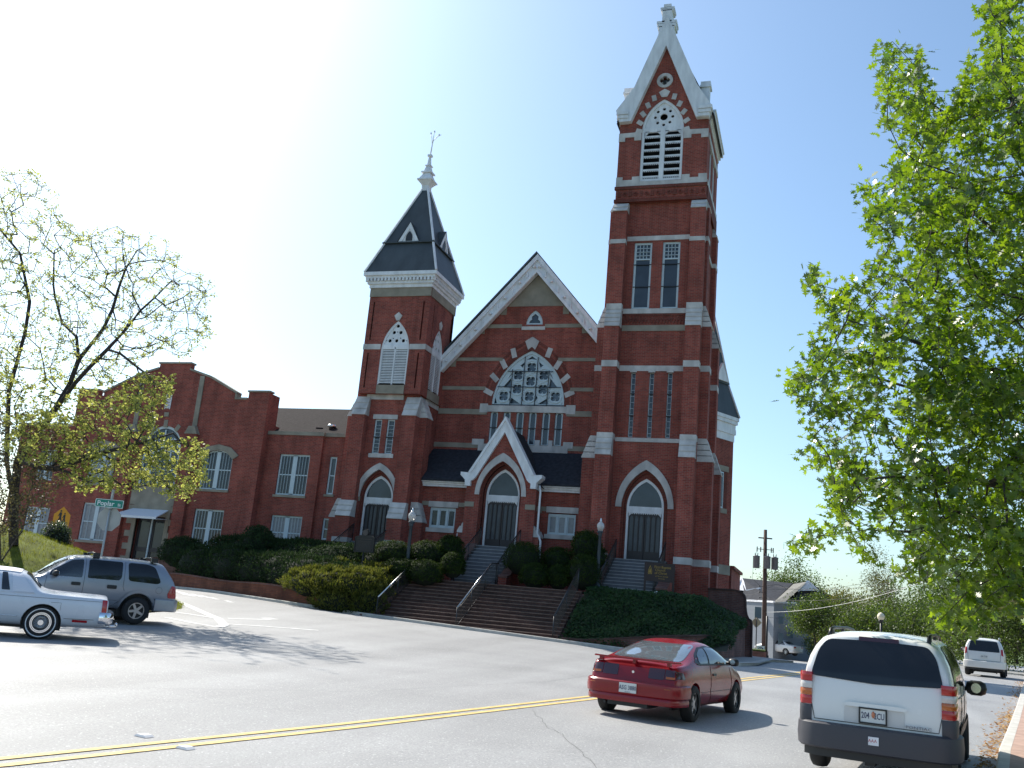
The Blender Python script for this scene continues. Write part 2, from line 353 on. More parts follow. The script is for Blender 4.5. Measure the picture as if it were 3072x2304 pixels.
# kerbs: real steps
def kerb(name, pts, w, h, m, par=None, top=G):
    P = []
    for i in range(len(pts)-1):
        a, c = pts[i], pts[i+1]; n = max(1, int(math.dist(a, c)/1.0)); P += [(a[0]+(c[0]-a[0])*k/n, a[1]+(c[1]-a[1])*k/n) for k in range(n)]
    P.append(pts[-1]); vs = []
    for i, p in enumerate(P):
        a, c = P[max(0, i-1)], P[min(len(P)-1, i+1)]; d = Vector((c[0]-a[0], c[1]-a[1])).normalized(); nx, ny = -d.y, d.x
        z = top(*p)
        for s, zz_ in ((0, -.3), (0, h-.02), (.02, h), (w, h), (w, -.3)): vs.append((p[0]+nx*s, p[1]+ny*s, z+zz_))
    n = len(P); fs = [(5*i+j, 5*i+j+1, 5*i+5+j+1, 5*i+5+j) for i in range(n-1) for j in range(4)]+[(0, 1, 2, 3, 4), tuple(5*n-1-k for k in range(5))]
    o = MB(); o.add(vs, fs); return tag(o.build(name, m, par), kind='structure')
kerb('kerb', [(-30.6, 39.6), (-17.5, 35.85), (-9.0, 35.85), (-2.6, 36.0), (-2.15, 38.5), (-1.9, 44.8), (-1.1, 58), (-1.3, 60.5), (-2.6, 61.5)], .16, .12, KERB)
kr = [(.9, 6.0), (1.75, 11.5), (2.75, 17.0), (4.0, 23.2), (5.35, 30), (7.3, 40), (9.6, 52), (13.0, 70), (18, 95)]
kerb('kerb', kr[::-1], .16, .13, KERB)
def side_x(y):
    for (x0, y0), (x1, y1) in zip(kr, kr[1:]):
        if y0 <= y <= y1: return x0+(x1-x0)*(y-y0)/(y1-y0)
    return kr[0][0] if y < 6 else kr[-1][0]
vs = []; ys_ = span(6, 95, 1.5)
for y in ys_:
    for k in range(5): x = side_x(y)+.15+k*.55; vs.append((x, y, G(side_x(y), y)+.128+.01*k))
b = MB(); b.add(vs, [(5*j+i, 5*j+i+1, 5*j+6+i, 5*j+5+i) for j in range(len(ys_)-1) for i in range(4)]); tag(b.build('sidewalk', PAVE, fix=False), kind='structure')
vs = []
for y in ys_:
    for k in range(8): x = side_x(y)+2.3+k*5; vs.append((x, y, G(side_x(y), y)+.17+.03*k))
b = MB(); b.add(vs, [(8*j+i, 8*j+i+1, 8*j+9+i, 8*j+8+i) for j in range(len(ys_)-1) for i in range(7)]); tag(b.build('grass_verge', GRASS, fix=False), kind='structure')
# corner pavement beside the church and the side lawn behind
vs = []; lx = [(36.3, -2.5), (38.5, -2.0), (44.8, -1.74), (52, -1.3), (58, -.95), (60.3, -1.2)]
for y, x in lx:
    for k in range(4): vs.append((x-k*.9, y, G(x, y)+.118+.012*k))
b = MB(); b.add(vs, [(4*j+i, 4*j+i+1, 4*j+5+i, 4*j+4+i) for j in range(5) for i in range(3)]); tag(b.build('corner_pavement', CONC, fix=False), kind='structure')
# grass mound on the left
def mound(x, y):
    r = ((x+31)/10.5)**2+((y-27.2)/6.2)**2
    return G(x, y)-.12+2.55*max(0, 1-r)**1.15
MGR = mat('mound_grass', (.10, .12, .018), .95, var=.55, vs=1.6, bump=1.0, bs=30, spec=.15)
mnd = sheet('grass_mound', span(-42, -20.3, .4), span(20.9, 33.6, .4), lambda x, y: mound(x, y)+.03*math.sin(x*3.1)*math.sin(y*2.7), MGR); tag(mnd, kind='structure')
# ---------------------------------------------------------------- church
church = empty('church', (-15.1, 44.5, 2.4), 0, 'red brick church with two unequal towers and white gable trim above brown steps', 'church')
def ch(o): o.parent = church; o.matrix_parent_inverse = Matrix.Translation((15.1, -44.5, -2.4)); return o
def chp(mb, name, mats): o = mb.build(name, mats); return ch(o)
def sub(mb, name, mats, par): o = mb.build(name, mats); o.parent = par; return o
# --- a pane with frame: window > pane
def window(F, x0, x1, z0, z1, w, name='window', fw=.09, bars_v=(), bars_h=(), frame_m=None, glass=None, bw=.03, parent=church, inv=None, par_fn=None, top=None, lab=None):
    """rectangular (or top=arch outline) window: frame set w deep in the wall"""
    par_fn = par_fn or ch
    outer = top or rect(x0, x1, z0, z1); m = MB()
    cx, cz = (x0+x1)/2, (z0+z1)/2
    inner = [(cx+(x-cx)*(1-2*fw/(x1-x0)), cz+(z-cz)*(1-2*fw/(z1-z0))) for x, z in outer]
    m.prism(outer, w, w+.08, F, [inner])
    for bx in bars_v: m.box(bx-bw, bx+bw, w+.015, w+.07, z0+fw, z1-fw, 0, F)
    for bz in bars_h: m.box(x0+fw, x1-fw, w+.01, w+.075, bz-bw, bz+bw, 0, F)
    o = par_fn(m.build(name, frame_m or FRAME)); 
    if lab: o['label'] = lab
    g = MB(); g.prism(outer, w+.05, w+.065, F); go = g.build('pane', glass or GLASS); go.parent = o
    return o
def bars_dark(par, F, x0, x1, zs, w):
    m = MB()
    for z in zs: m.box(x0-.05, x1+.05, w-.05, w-.02, z-.02, z+.02, 0, F)
    sub(m, 'glazing_bar', DARK, par)
# --- pointed doorway: door_surround > leaf, transom
def doorway(F, cx, hw, z0, zs, za, rec, hood_w, hood_zs, hood_za, hw_in, za_in, nm='door', glass=GLASS):
    m = MB()   # stone hood ring, proud of the wall
    a = arch(cx, hood_w, hood_zs, hood_zs, hood_za, 12); b_ = arch(cx, hw_in, hood_zs, hood_zs, za_in, 12)
    m.ring(a, b_, -.07, .06, F); hood = chp(m, 'door_hood', STONE)
    # stepped brick reveal
    m = MB()
    w1, za1 = hw_in-.12, za_in-.14
    m.ring(arch(cx, hw_in+.01, z0, zs, za_in+.01, 12), arch(cx, w1, z0, zs, za1, 12), rec*.45, rec*.6, F)
    m.ring(arch(cx, w1, z0, zs, za1, 12), arch(cx, hw-.02, z0, zs, za-.02, 12), rec*.8, rec+.1, F)
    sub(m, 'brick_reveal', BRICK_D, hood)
    m = MB(); a = arch(cx, hw, z0, zs, za, 12); b_ = arch(cx, hw-.13, z0, zs, za-.17, 12)
    m.ring(a, b_, rec-.02, rec+.1, F)
    m.box(cx-hw+.1, cx+hw-.1, rec-.035, rec+.09, zs-.30, zs+.02, 0, F)
    m.prism([(cx-hw+.1, zs-.52), (cx-hw+.1, zs-.29), (cx-hw+.32, zs-.29), (cx-hw+.17, zs-.42)], rec-.02, rec+.085, F)
    m.prism([(cx+hw-.1, zs-.52), (cx+hw-.1, zs-.29), (cx+hw-.32, zs-.29), (cx+hw-.17, zs-.42)], rec-.02, rec+.085, F)
    for k in range(12):     # scalloped edge below the transom bar
        x = cx-hw+.28+k*(2*hw-.56)/12; m.box(x, x+(2*hw-.56)/24, rec-.02, rec+.08, zs-.345, zs-.295, 0, F)
    fr = chp(m, nm, WHITE)
    g = MB(); g.prism(arch(cx, hw-.13, zs, zs, za-.17, 12), rec+.04, rec+.06, F); sub(g, 'fanlight', glass, fr)
    zt = zs-.30
    for s in (-1, 1):
        m = MB(); x0, x1 = (cx-hw+.12, cx-.012) if s < 0 else (cx+.012, cx+hw-.12); W = x1-x0
        slots = []
        for k in range(3):
            c = x0+W*(.2+.3*k); slots.append(arch(c, W*.11, z0+.42, zt-.28, zt-.1, 5))
        m.prism(rect(x0, x1, z0+.02, zt+.01), rec+.03, rec+.08, F, slots)
        for k in range(2): m.box(x0+W*(.35+.3*k)-.015, x0+W*(.35+.3*k)+.015, rec+.01, rec+.03, z0+.4, zt-.1, 0, F)
        lf = sub(m, 'door_leaf', DOOR, fr)
        g = MB(); g.box(x0+.05, x1-.05, rec+.062, rec+.072, z0+.3, zt-.06, 0, F); g.build('glazed_panel', DPANE).parent = fr
    return fr
DPANE = mat('grey_door_glass', (.055, .062, .075), .3, var=.2, vs=3)
def voussoir(m, F, x, z, cx, cz, L, W, w0=-.03, w1=.05):
    a = math.atan2(z-cz, x-cx); c, s = math.cos(a), math.sin(a)
    m.prism([(x+c*i*L/2-s*j*W/2, z+s*i*L/2+c*j*W/2) for i, j in ((-1, -1), (1, -1), (1, 1), (-1, 1))], w0, w1, F)
def setoff(m, x0, x1, F, z0, z1, w_top, w_bot, n=3, side=None):
    """weathered stone slope in n courses, from (w_top,z1) out to (w_bot,z0)"""
    for k in range(n):
        za, zb = z1-(z1-z0)*k/n, z1-(z1-z0)*(k+1)/n
        wa, wb = w_top+(w_bot-w_top)*k/n, w_top+(w_bot-w_top)*(k+1)/n
        p = [F(x, z, w) for x in (x0-.015, x1+.015) for z, w in ((za-.01, wa), (zb+.02, wb-.03), (zb-.02, wb-.03), (zb-.02, w_top+.25), (za-.01, w_top+.25))]
        m.add(p, [(0, 1, 2, 3, 4), (9, 8, 7, 6, 5), (0, 5, 6, 1), (1, 6, 7, 2), (2, 7, 8, 3), (3, 8, 9, 4), (4, 9, 5, 0)])

# =============== bell tower (right) ===============
T0 = FR(45.0); TB = FR(44.75); F5 = FR(44.5)
CX = -7.78
door_hole = arch(CX, 1.12, 4.15, 6.7, 8.5, 12)
wins = [(-9.0, -8.08), (-7.54, -6.65)]
slits = [-8.67, -7.75, -6.85]
m = MB()
holes = [door_hole]+[rect(a, b_, 16.68, 20.28) for a, b_ in wins]+[rect(c-.115, c+.115, 10.08, 13.4) for c in slits]
m.prism(rect(-10.12, -5.52, -1, 23.2), 0, .45, T0, holes)
X0, X1 = -10.12*45/44.5, -5.52*45/44.5
m.box(X0, X0+.45, 45.45, 49.5, -1, 23.9); m.box(X1-.45, X1, 45.45, 49.5, -1, 23.9); m.box(X0, X1, 49.5, 49.8, -1, 23.9)
m.box(X0+.2, X1-.2, 45.2, 49.6, 23.0, 23.2)
tower = chp(m, 'bell_tower', BRICK)
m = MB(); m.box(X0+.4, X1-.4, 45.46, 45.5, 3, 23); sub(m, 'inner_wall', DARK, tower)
# belfry stage with gable
bw = arch(-7.87, 1.1, 23.7, 26.65, 28.42, 12)
bel = [(-10.17, 22.6), (-10.17, 27.4), (-9.7, 27.55), (-7.9, 32.3), (-6.0, 27.5), (-5.5, 27.4), (-5.5, 22.6)]
m = MB(); m.prism(bel, 0, .4, TB, [bw, circ(-7.89, 29.5, .29, 16)])
bx0, bx1 = -10.17*44.75/44.5, -5.5*44.75/44.5
zt = EYE+(27.4-EYE)*44.75/44.5
S = SR(bx1)
side_w = [arch(46.45, .5, 24.0, 26.3, 27.1, 8), arch(48.05, .5, 24.0, 26.3, 27.1, 8)]
m.prism(rect(45.15, 49.75, 22.75, zt), 0, .4, S, side_w)
m.box(bx0, bx0+.4, 45.15, 49.75, 22.75, zt)
m.add([Vector((p[0]*44.75/44.5, 49.8, EYE+(p[1]-EYE)*44.75/44.5)) for p in bel], [tuple(range(7))])
belfry = chp(m, 'belfry', BRICK)
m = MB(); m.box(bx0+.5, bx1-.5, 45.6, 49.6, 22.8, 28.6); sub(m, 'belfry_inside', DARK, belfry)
# gable roof between the copings
m = MB(); ax = -7.9*44.75/44.5; az = EYE+(32.9-EYE)*44.75/44.5
for s, xx in ((-1, bx0-.25), (1, bx1+.25)):
    m.add([(ax, 44.95, az), (ax, 49.8, az), (xx, 49.8, zt), (xx, 44.95, zt)], [(0, 1, 2, 3)])
    m.add([(ax, 44.95, az-.12), (ax, 49.8, az-.12), (xx, 49.8, zt-.12), (xx, 44.95, zt-.12)], [(0, 1, 2, 3)])
sub(m, 'tower_roof', SLATE, belfry)
# white gable coping with kneelers, corner blocks, side cornice
m = MB(); FC = FR(44.45)
m.ring([(-10.46, 27.95), (-9.55, 29.25), (-7.95, 33.5), (-6.18, 29.15), (-5.38, 27.85)], [(-10.2, 27.25), (-9.62, 27.27), (-7.93, 31.65), (-6.15, 27.22), (-5.5, 27.22)], 0, .42, FC)
for zz, e in ((27.33, 0.0), (27.52, .07), (27.72, .14)):
    m.box(-10.25-e, -9.75, -.03-e*.6, .4, zz-.08, zz+.10, 0, FC); m.box(-6.05, -5.48+e, -.03-e*.6, .4, zz-.08, zz+.10, 0, FC)
def cblock(x, y):
    m.box(x-.22, x+.22, y-.22, y+.22, zt+.2, 29.3); m.box(x-.3, x+.3, y-.3, y+.3, 29.28, 29.4); m.box(x-.26, x+.26, y-.26, y+.26, 29.39, 29.62)
for x in (bx0+.28, bx1-.28):
    for y in (45.35, 49.3): cblock(x, y)
for k, (e, z0, z1) in enumerate(((.05, zt-.35, zt-.12), (.14, zt-.13, zt+.10), (.26, zt+.09, zt+.32), (.32, zt+.31, zt+.42))):
    m.box(bx1-.3, bx1+e, 45.2, 49.8+e, z0, z1); m.box(bx0-e, bx0+.3, 45.2, 49.8+e, z0, z1)
coping = sub(m, 'white_coping', WHITE, belfry)
m = MB()   # stacked finial
fx = -7.95*44.6/44.5
for hw_, z0, z1 in ((.42, 31.9, 32.95), (.5, 32.9, 33.12), (.54, 33.1, 33.28), (.26, 33.2, 33.95), (.34, 33.9, 34.02), (.38, 34.0, 34.12), (.2, 34.1, 34.3)):
    m.box(fx-hw_, fx+hw_, 44.5, 44.5+.75, z0-.1, z1-.1)
sub(m, 'finial', WHITE, belfry)
# belfry window
m = MB(); a = bw; rose = [circ(-7.86, 27.42, .2, 14)]+[circ(-7.86+.46*math.cos(t*PI/4), 27.42+.46*math.sin(t*PI/4), .085, 8) for t in range(8)]
m.prism(arch(-7.87, 1.08, 26.62, 26.65, 28.4, 12), .12, .2, TB, rose)
m.ring(bw, arch(-7.87, .97, 23.82, 26.65, 28.25, 12), .05, .2, TB)
m.box(-7.98, -7.74, .06, .22, 23.75, 26.75, 0, TB); m.box(-8.95, -6.8, .04, .2, 23.68, 23.84, 0, TB); m.box(-8.9, -6.85, .08, .2, 26.56, 26.8, 0, TB)
for s in (-1, 1):
    cxx = -7.86+s*.52
    for q in (-1, 1): m.prism([(cxx+q*.42, 26.6), (cxx+q*.2, 26.6), (cxx+q*.42, 26.35)], .08, .18, TB)
bwin = sub(m, 'belfry_window', WHITE, belfry)
for s in (-1, 1):
    for k in range(7):
        z = 23.98+k*.385; m = MB(); x0_, x1_ = (-8.85, -7.95) if s < 0 else (-7.77, -6.89)
        m.add([TB(x, zz, w) for x in (x0_, x1_) for zz, w in ((z-.05, .10), (z+.06, .10), (z+.24, .5), (z+.17, .5))], [(0, 1, 2, 3), (7, 6, 5, 4), (0, 4, 5, 1), (1, 5, 6, 2), (2, 6, 7, 3), (3, 7, 4, 0)])
        for q in range(9): m.box(x0_+q*(x1_-x0_)/9, x0_+(q+.55)*(x1_-x0_)/9, .10, .13, z-.085, z-.02, 0, TB)
        sub(m, 'louvre', WHITE, belfry)
m = MB()
for a in side_w:
    m.ring(a, [((x-a[0][0]-.5)*.82+a[0][0]+.5, 24.0+(z-24.0)*.95+.05) for x, z in a], .05, .2, S)
    for k in range(7): m.box(a[0][0]+.06, a[-1][0]-.06, .1, .35, 24.3+k*.38, 24.34+k*.38, 0, S)
sub(m, 'side_louvres', WHITE, belfry)
# quatrefoil roundel
m = MB(); m.prism(circ(-7.89, 29.5, .43, 20), -.05, .1, TB, [qfoil(-7.89, 29.5, .27, rot=0)]); sub(m, 'quatrefoil', STONE, belfry)
# stone voussoirs
m = MB()
for x, z in ((-8.41, 28.5), (-8.72, 28.1), (-8.96, 27.6), (-9.1, 27.1), (-9.12, 26.62), (-7.34, 28.5), (-7.04, 28.05), (-6.8, 27.57), (-6.64, 27.05), (-6.63, 26.55)):
    voussoir(m, TB, x, z, -7.87, 26.2, .34, .24)
m.prism([(-8.02, 28.52), (-7.72, 28.52), (-7.58, 28.82), (-7.87, 29.0), (-8.17, 28.82)], -.04, .05, TB)
# belfry stone bands with their steps
m.prism([(-10.19, 26.05), (-9.85, 26.05), (-9.85, 26.28), (-9.35, 26.28), (-9.35, 26.08), (-8.98, 26.08), (-8.98, 26.42), (-9.15, 26.55), (-10.19, 26.53)], -.04, .05, TB)
m.prism([(-5.48, 26.0), (-5.85, 26.0), (-5.85, 26.22), (-6.35, 26.22), (-6.35, 26.02), (-6.75, 26.02), (-6.75, 26.36), (-6.6, 26.5), (-5.48, 26.48)], -.04, .05, TB)
m.prism([(-10.19, 23.44), (-10.19, 23.98), (-9.85, 23.98), (-9.85, 23.8), (-9.35, 23.8), (-9.35, 23.98), (-8.95, 23.98), (-8.95, 23.69), (-6.75, 23.66), (-6.75, 23.95), (-6.35, 23.95), (-6.35, 23.76), (-5.9, 23.76), (-5.9, 23.95), (-5.47, 23.95), (-5.47, 23.4)], -.05, .05, TB)
m.box(bx1-.05, bx1+.045, 45.15, 49.8, 23.6, 23.95); m.box(bx1-.05, bx1+.04, 45.15, 49.8, 26.25, 26.6)
sub(m, 'stone_band', STONE, belfry)
# moulded brick frieze below the belfry
m = MB(); m.box(-10.24, -5.43, -.06, .1, 22.55, 22.72, 0, TB); m.box(-10.24, -5.43, -.07, .1, 23.28, 23.44, 0, TB)
for k in range(16):
    x = -10.1+k*.29
    m.ring(circ(x+.13, 23.0, .115, 8), circ(x+.13, 23.0, .06, 8), -.05, .02, TB, closed=True) if k % 2 else m.box(x+.04, x+.2, -.05, .02, 22.86, 23.14, 0, TB)
m.box(bx1-.1, bx1+.06, 45.15, 49.85, 22.75, 23.6)
sub(m, 'brick_frieze', BRICK_D, belfry)
# buttresses of the bell tower
m = MB(); sm_ = MB(); wz = MB()
for x0, x1, so in ((-10.26, -9.5, -1), (-6.2, -5.46, 1)):
    m.box(x0, x1, 0, .7, 15.7, 22.1, 0, F5); m.box(x0, x1, -.22, .7, 9.1, 15.74, 0, F5); m.box(x0, x1, -.45, .7, -.5, 9.12, 0, F5)
    setoff(sm_, x0, x1, F5, 22.1, 22.62, .25, -.03, 2)
    setoff(sm_, x0, x1, F5, 15.74, 16.7, .0, -.24, 4); sm_.box(x0-.02, x1+.02, -.03, .3, 16.68, 16.98, 0, F5)
    setoff(sm_, x0, x1, F5, 9.12, 10.02, -.22, -.47, 3); sm_.box(x0-.02, x1+.02, -.25, .3, 9.98, 10.24, 0, F5)
    sm_.box(x0-.02, x1+.02, -.03, .3, 20.27, 20.5, 0, F5); sm_.box(x0-.02, x1+.02, -.25, .3, 13.6, 13.92, 0, F5)
    sm_.box(x0-.03, x1+.03, -.48, .3, 4.1, 4.42, 0, F5)
# side-facing buttresses
def sidebut(xc, s, y0, y1, prof):
    for e, z0, z1 in prof: m.box(min(xc, xc+s*e), max(xc, xc+s*e), y0, y1, z0, z1)
XR, XL = -5.52*45/44.5, -10.12*45/44.5
for y0, y1 in ((45.02, 45.75), (48.9, 49.7)):
    for xc, s in ((XR, 1), (XL, -1)):
        sidebut(xc, s, y0, y1, ((.25, 15.9, 22.3), (.55, 9.1, 15.9), (.88, -.5, 9.1)))
        for (e0, e1, z0, z1, n) in ((.03, .27, 22.3, 22.85, 2), (.25, .6, 15.9, 16.95, 4), (.55, .92, 9.1, 10.2, 4)):
            for k in range(n):
                za, zb = z1-(z1-z0)*k/n, z1-(z1-z0)*(k+1)/n; ea, eb = e0+(e1-e0)*k/n, e0+(e1-e0)*(k+1)/n
                p = [(xc+s*x, y, z) for y in (y0-.015, y1+.015) for x, z in ((0, za), (ea, za), (eb+.02, zb), (eb, zb-.03), (0, zb-.03))]
                sm_.add(p, [(0, 1, 2, 3, 4), (9, 8, 7, 6, 5), (0, 5, 6, 1), (1, 6, 7, 2), (2, 7, 8, 3), (3, 8, 9, 4), (4, 9, 5, 0)])
        for e, z0, z1 in ((.27, 20.45, 20.7), (.57, 13.55, 13.85), (.9, 4.1, 4.42)):
            sm_.box(min(xc, xc+s*e), max(xc, xc+s*e), y0-.02, y1+.02, z0, z1)
butt = chp(m, 'buttresses', BRICK)
sub(sm_, 'buttress_weathering', STONE, butt)
m = MB()
for z0, z1 in ((9.85, 10.05), (13.42, 13.7), (16.42, 16.68), (20.35, 20.6)): m.box(-9.52, -6.18, -.045, .05, z0, z1, 0, T0)
for c in slits: m.prism([(c-.17, 13.35), (c-.17, 13.42), (c-.1, 13.5), (c+.1, 13.5), (c+.17, 13.42), (c+.17, 13.35)], -.075, .02, T0)
for z0, z1 in ((9.95, 10.2), (13.6, 13.85), (16.65, 16.95), (20.45, 20.7)): m.box(XR-.02, XR+.05, 45.75, 48.9, z0, z1)
sub(m, 'stone_band', STONE, tower)
m = MB(); m.box(-9.52, -6.18, -.035, .05, 15.5, 15.8, 0, T0); sub(m, 'weathered_band', STONE_D, tower)
m = MB()
for k in range(21): x = -9.48+k*.158; m.prism([(x, 15.86), (x+.079, 16.1), (x+.158, 15.86), (x+.158, 16.02), (x+.079, 16.34), (x, 16.02)], -.06, .01, T0)
m.box(-9.52, -6.18, -.05, .01, 16.3, 16.4, 0, T0); sub(m, 'diaper_brickwork', BRICK_D, tower)
for a, b_ in wins:
    o = window(T0, a, b_, 16.68, 20.28, .1, fw=.11)
    g = MB()
    for k in range(1, 4): g.box(a+.11+k*(b_-a-.22)/4-.014, a+.11+k*(b_-a-.22)/4+.014, .1, .16, 19.38, 20.18, 0, T0)
    for k in range(1, 4): g.box(a+.1, b_-.1, .1, .16, 19.38+k*.2-.013, 19.38+k*.2+.013, 0, T0)
    g.box(a+.08, b_-.08, .09, .17, 19.34, 19.41, 0, T0); sub(g, 'lattice', FRAME, o)
    bars_dark(o, T0, a+.06, b_-.06, (19.08, 17.88), .12)
for c in slits:
    o = window(T0, c-.115, c+.115, 10.1, 13.36, .12, fw=.035, bars_h=[10.3+k*.31 for k in range(10)], bw=.009, glass=GLASS)
    bars_dark(o, T0, c-.08, c+.08, (12.28, 11.17), .13)
doorway(T0, CX, .92, 4.2, 6.72, 8.12, .3, 1.40, 6.66, 8.96, 1.12, 8.5)

# =============== nave front ===============
NF = FR(47.6); NX = -14.1
gw = arch(-14.06, 1.94, 11.55, 11.58, 14.5, 14)
lanc = [(-16.0, -15.59), (-15.3, -14.9), (-14.6, -14.19), (-13.92, -13.51), (-13.21, -12.80), (-12.54, -12.13)]
m = MB(); small = arch(-14.05, .46, 15.9, 15.92, 16.7, 6)
m.prism([(-20.6, 0), (-20.6, 9.0), (-7.4, 9.0), (-7.4, 0)], 0, .5, NF)
m.prism([(-20.6, 9.0), (-20.6, 11.4), (-7.4, 11.4), (-7.4, 9.0)], 0, .5, NF, [[(a, 9.5), (a, 11.15), (a+.09, 11.28), (b_-.09, 11.28), (b_, 11.15), (b_, 9.5)] for a, b_ in lanc])
m.prism([(-20.6, 11.4), (-20.6, 11.6), (-17.26, 15.4), (-10.98, 15.4), (-7.6, 11.4)], 0, .5, NF, [gw])
m.prism([(-17.26, 15.4), (-15.92, 16.98), (-12.32, 16.98), (-10.98, 15.4)], 0, .5, NF, [small])
m.prism([(-15.92, 16.98), (-14.12, 19.0), (-12.32, 16.98)], 0, .5, NF)
nave = chp(m, 'nave_front', BRICK)
m = MB(); k = 47.6/44.5; ya, yb = 47.2, 68.0; rz = EYE+(19.85-EYE)*k; ez = rz-1.155*(5.6*k)
for s in (-1, 1):
    xa, xb = -14.14*k, -14.14*k+s*5.6*k
    m.add([(xa, ya, rz), (xa, yb, rz), (xb, yb, ez), (xb, ya, ez), (xa, ya, rz-.14), (xa, yb, rz-.14), (xb, yb, ez-.14), (xb, ya, ez-.14)], [(0, 1, 2, 3), (4, 7, 6, 5), (0, 3, 7, 4), (1, 5, 6, 2), (2, 6, 7, 3), (0, 4, 5, 1)])
chp(m, 'nave_roof', SLATE)
m = MB(); m.box(-20.7, -20.3, 48.1, 67.5, 0, 13); m.box(-9.6, -9.2, 49.9, 67.5, 0, 13); m.box(-20.7, -9.2, 67.5, 67.9, 0, 13); m.add([(-20.7, 67.7, 12.9), (-9.2, 67.7, 12.9), (-15.1, 67.7, 20.5)], [(0, 1, 2)])
chp(m, 'nave_side_wall', BRICK)
m = MB(); RK = FR(47.15)
m.ring([(-19.08, 14.05), (-14.15, 19.72), (-9.2, 14.05)], [(-19.02, 13.3), (-14.13, 18.78), (-9.25, 13.3)], 0, .3, RK)
m.ring([(-19.1, 14.1), (-14.15, 19.80), (-9.2, 14.1)], [(-19.08, 13.85), (-14.14, 19.48), (-9.2, 13.85)], -.12, .0, RK)
m.ring([(-19.05, 13.5), (-14.14, 18.98), (-9.2, 13.5)], [(-19.03, 13.3), (-14.14, 18.78), (-9.2, 13.3)], -.07, .0, RK)
rake = chp(m, 'rake_board', WHITE)
m = MB()
for s in (-1, 1):
    for q in range(13):
        t = (q+.35)/13; x, z = -14.14+s*4.85*t, 19.22-5.6*t
        m.lathe([(.0, -.05), (.09, -.03), (.1, .03), (.05, .06)], RK(x, z, -.1), 8) if q % 2 == 0 else m.box(x-.035, x+.035, -.08, 0, z-.16, z+.12, 0, RK)
sub(m, 'rosettes', WHITE, rake)
m = MB()   # weathered stone bands
m.prism([(-15.66, 16.9), (-12.5, 16.9), (-14.12, 18.8)], -.035, .04, NF); m.box(-15.95, -15.62, -.034, .04, 16.45, 16.89, 0, NF); m.box(-12.53, -12.2, -.034, .04, 16.45, 16.89, 0, NF)
m.box(-17.0, -14.7, -.035, .04, 15.72, 15.92, 0, NF); m.box(-13.45, -11.2, -.035, .04, 15.72, 15.92, 0, NF)
m.box(-17.1, -16.75, -.036, .04, 15.4, 15.75, 0, NF); m.box(-11.45, -11.0, -.036, .04, 15.4, 15.75, 0, NF)
m.box(-18.5, -15.6, -.035, .04, 13.92, 14.1, 0, NF); m.box(-12.6, -9.5, -.035, .04, 13.92, 14.1, 0, NF); m.box(-18.5, -18.2, -.036, .04, 13.6, 13.95, 0, NF)
m.box(-18.9, -16.4, -.035, .04, 12.34, 12.53, 0, NF); m.box(-11.85, -9.5, -.035, .04, 12.34, 12.53, 0, NF)
m.box(-18.9, -16.2, -.035, .04, 11.04, 11.32, 0, NF); m.box(-11.95, -9.5, -.035, .04, 11.04, 11.32, 0, NF)
m.box(-19.4, -9.5, -.033, .04, 9.28, 9.53, 0, NF)
sub(m, 'weathered_band', STONE_D, nave)
m = MB()
m.box(-16.19, -11.97, -.06, .04, 11.2, 11.53, 0, NF)
m.box(-16.6, -16.17, -.05, .04, 11.15, 11.62, 0, NF); m.box(-11.99, -11.5, -.05, .04, 11.15, 11.62, 0, NF)
m.prism([(-16.85, 9.45), (-16.85, 9.75), (-16.2, 9.75), (-16.2, 9.5), (-12.0, 9.5), (-12.0, 9.72), (-11.5, 9.72), (-11.5, 9.4), (-11.75, 9.4), (-11.75, 9.15), (-16.5, 9.15), (-16.5, 9.45)], -.06, .03, NF)
for i in range(5): m.box(lanc[i][1]+.02, lanc[i+1][0]-.02, -.05, .04, 9.5, 9.78, 0, NF) if i != 9 else None
for x, z in ((-15.02, 14.35), (-15.52, 13.75), (-15.96, 13.02), (-16.22, 12.25), (-13.12, 14.37), (-12.6, 13.73), (-12.15, 13.0), (-11.88, 12.22)):
    voussoir(m, NF, x, z, -14.06, 11.2, .52, .27)
m.prism([(-14.25, 14.52), (-14.06, 14.68), (-13.87, 14.52), (-13.68, 14.98), (-14.06, 15.22), (-14.44, 14.98)], -.06, .04, NF)
m.box(-14.7, -13.43, -.07, .03, 15.6, 15.78, 0, NF)
sub(m, 'stone_dressings', STONE, nave)
m = MB(); m.ring(arch(-14.06, 2.2, 11.55, 11.58, 14.85, 12), arch(-14.06, 1.95, 11.55, 11.58, 14.5, 12), -.02, .05, NF); m.ring(arch(-14.06, 2.42, 11.6, 11.62, 15.15, 12), arch(-14.06, 2.3, 11.6, 11.62, 15.0, 12), -.025, .03, NF)
sub(m, 'arch_brickwork', BRICK_D, nave)
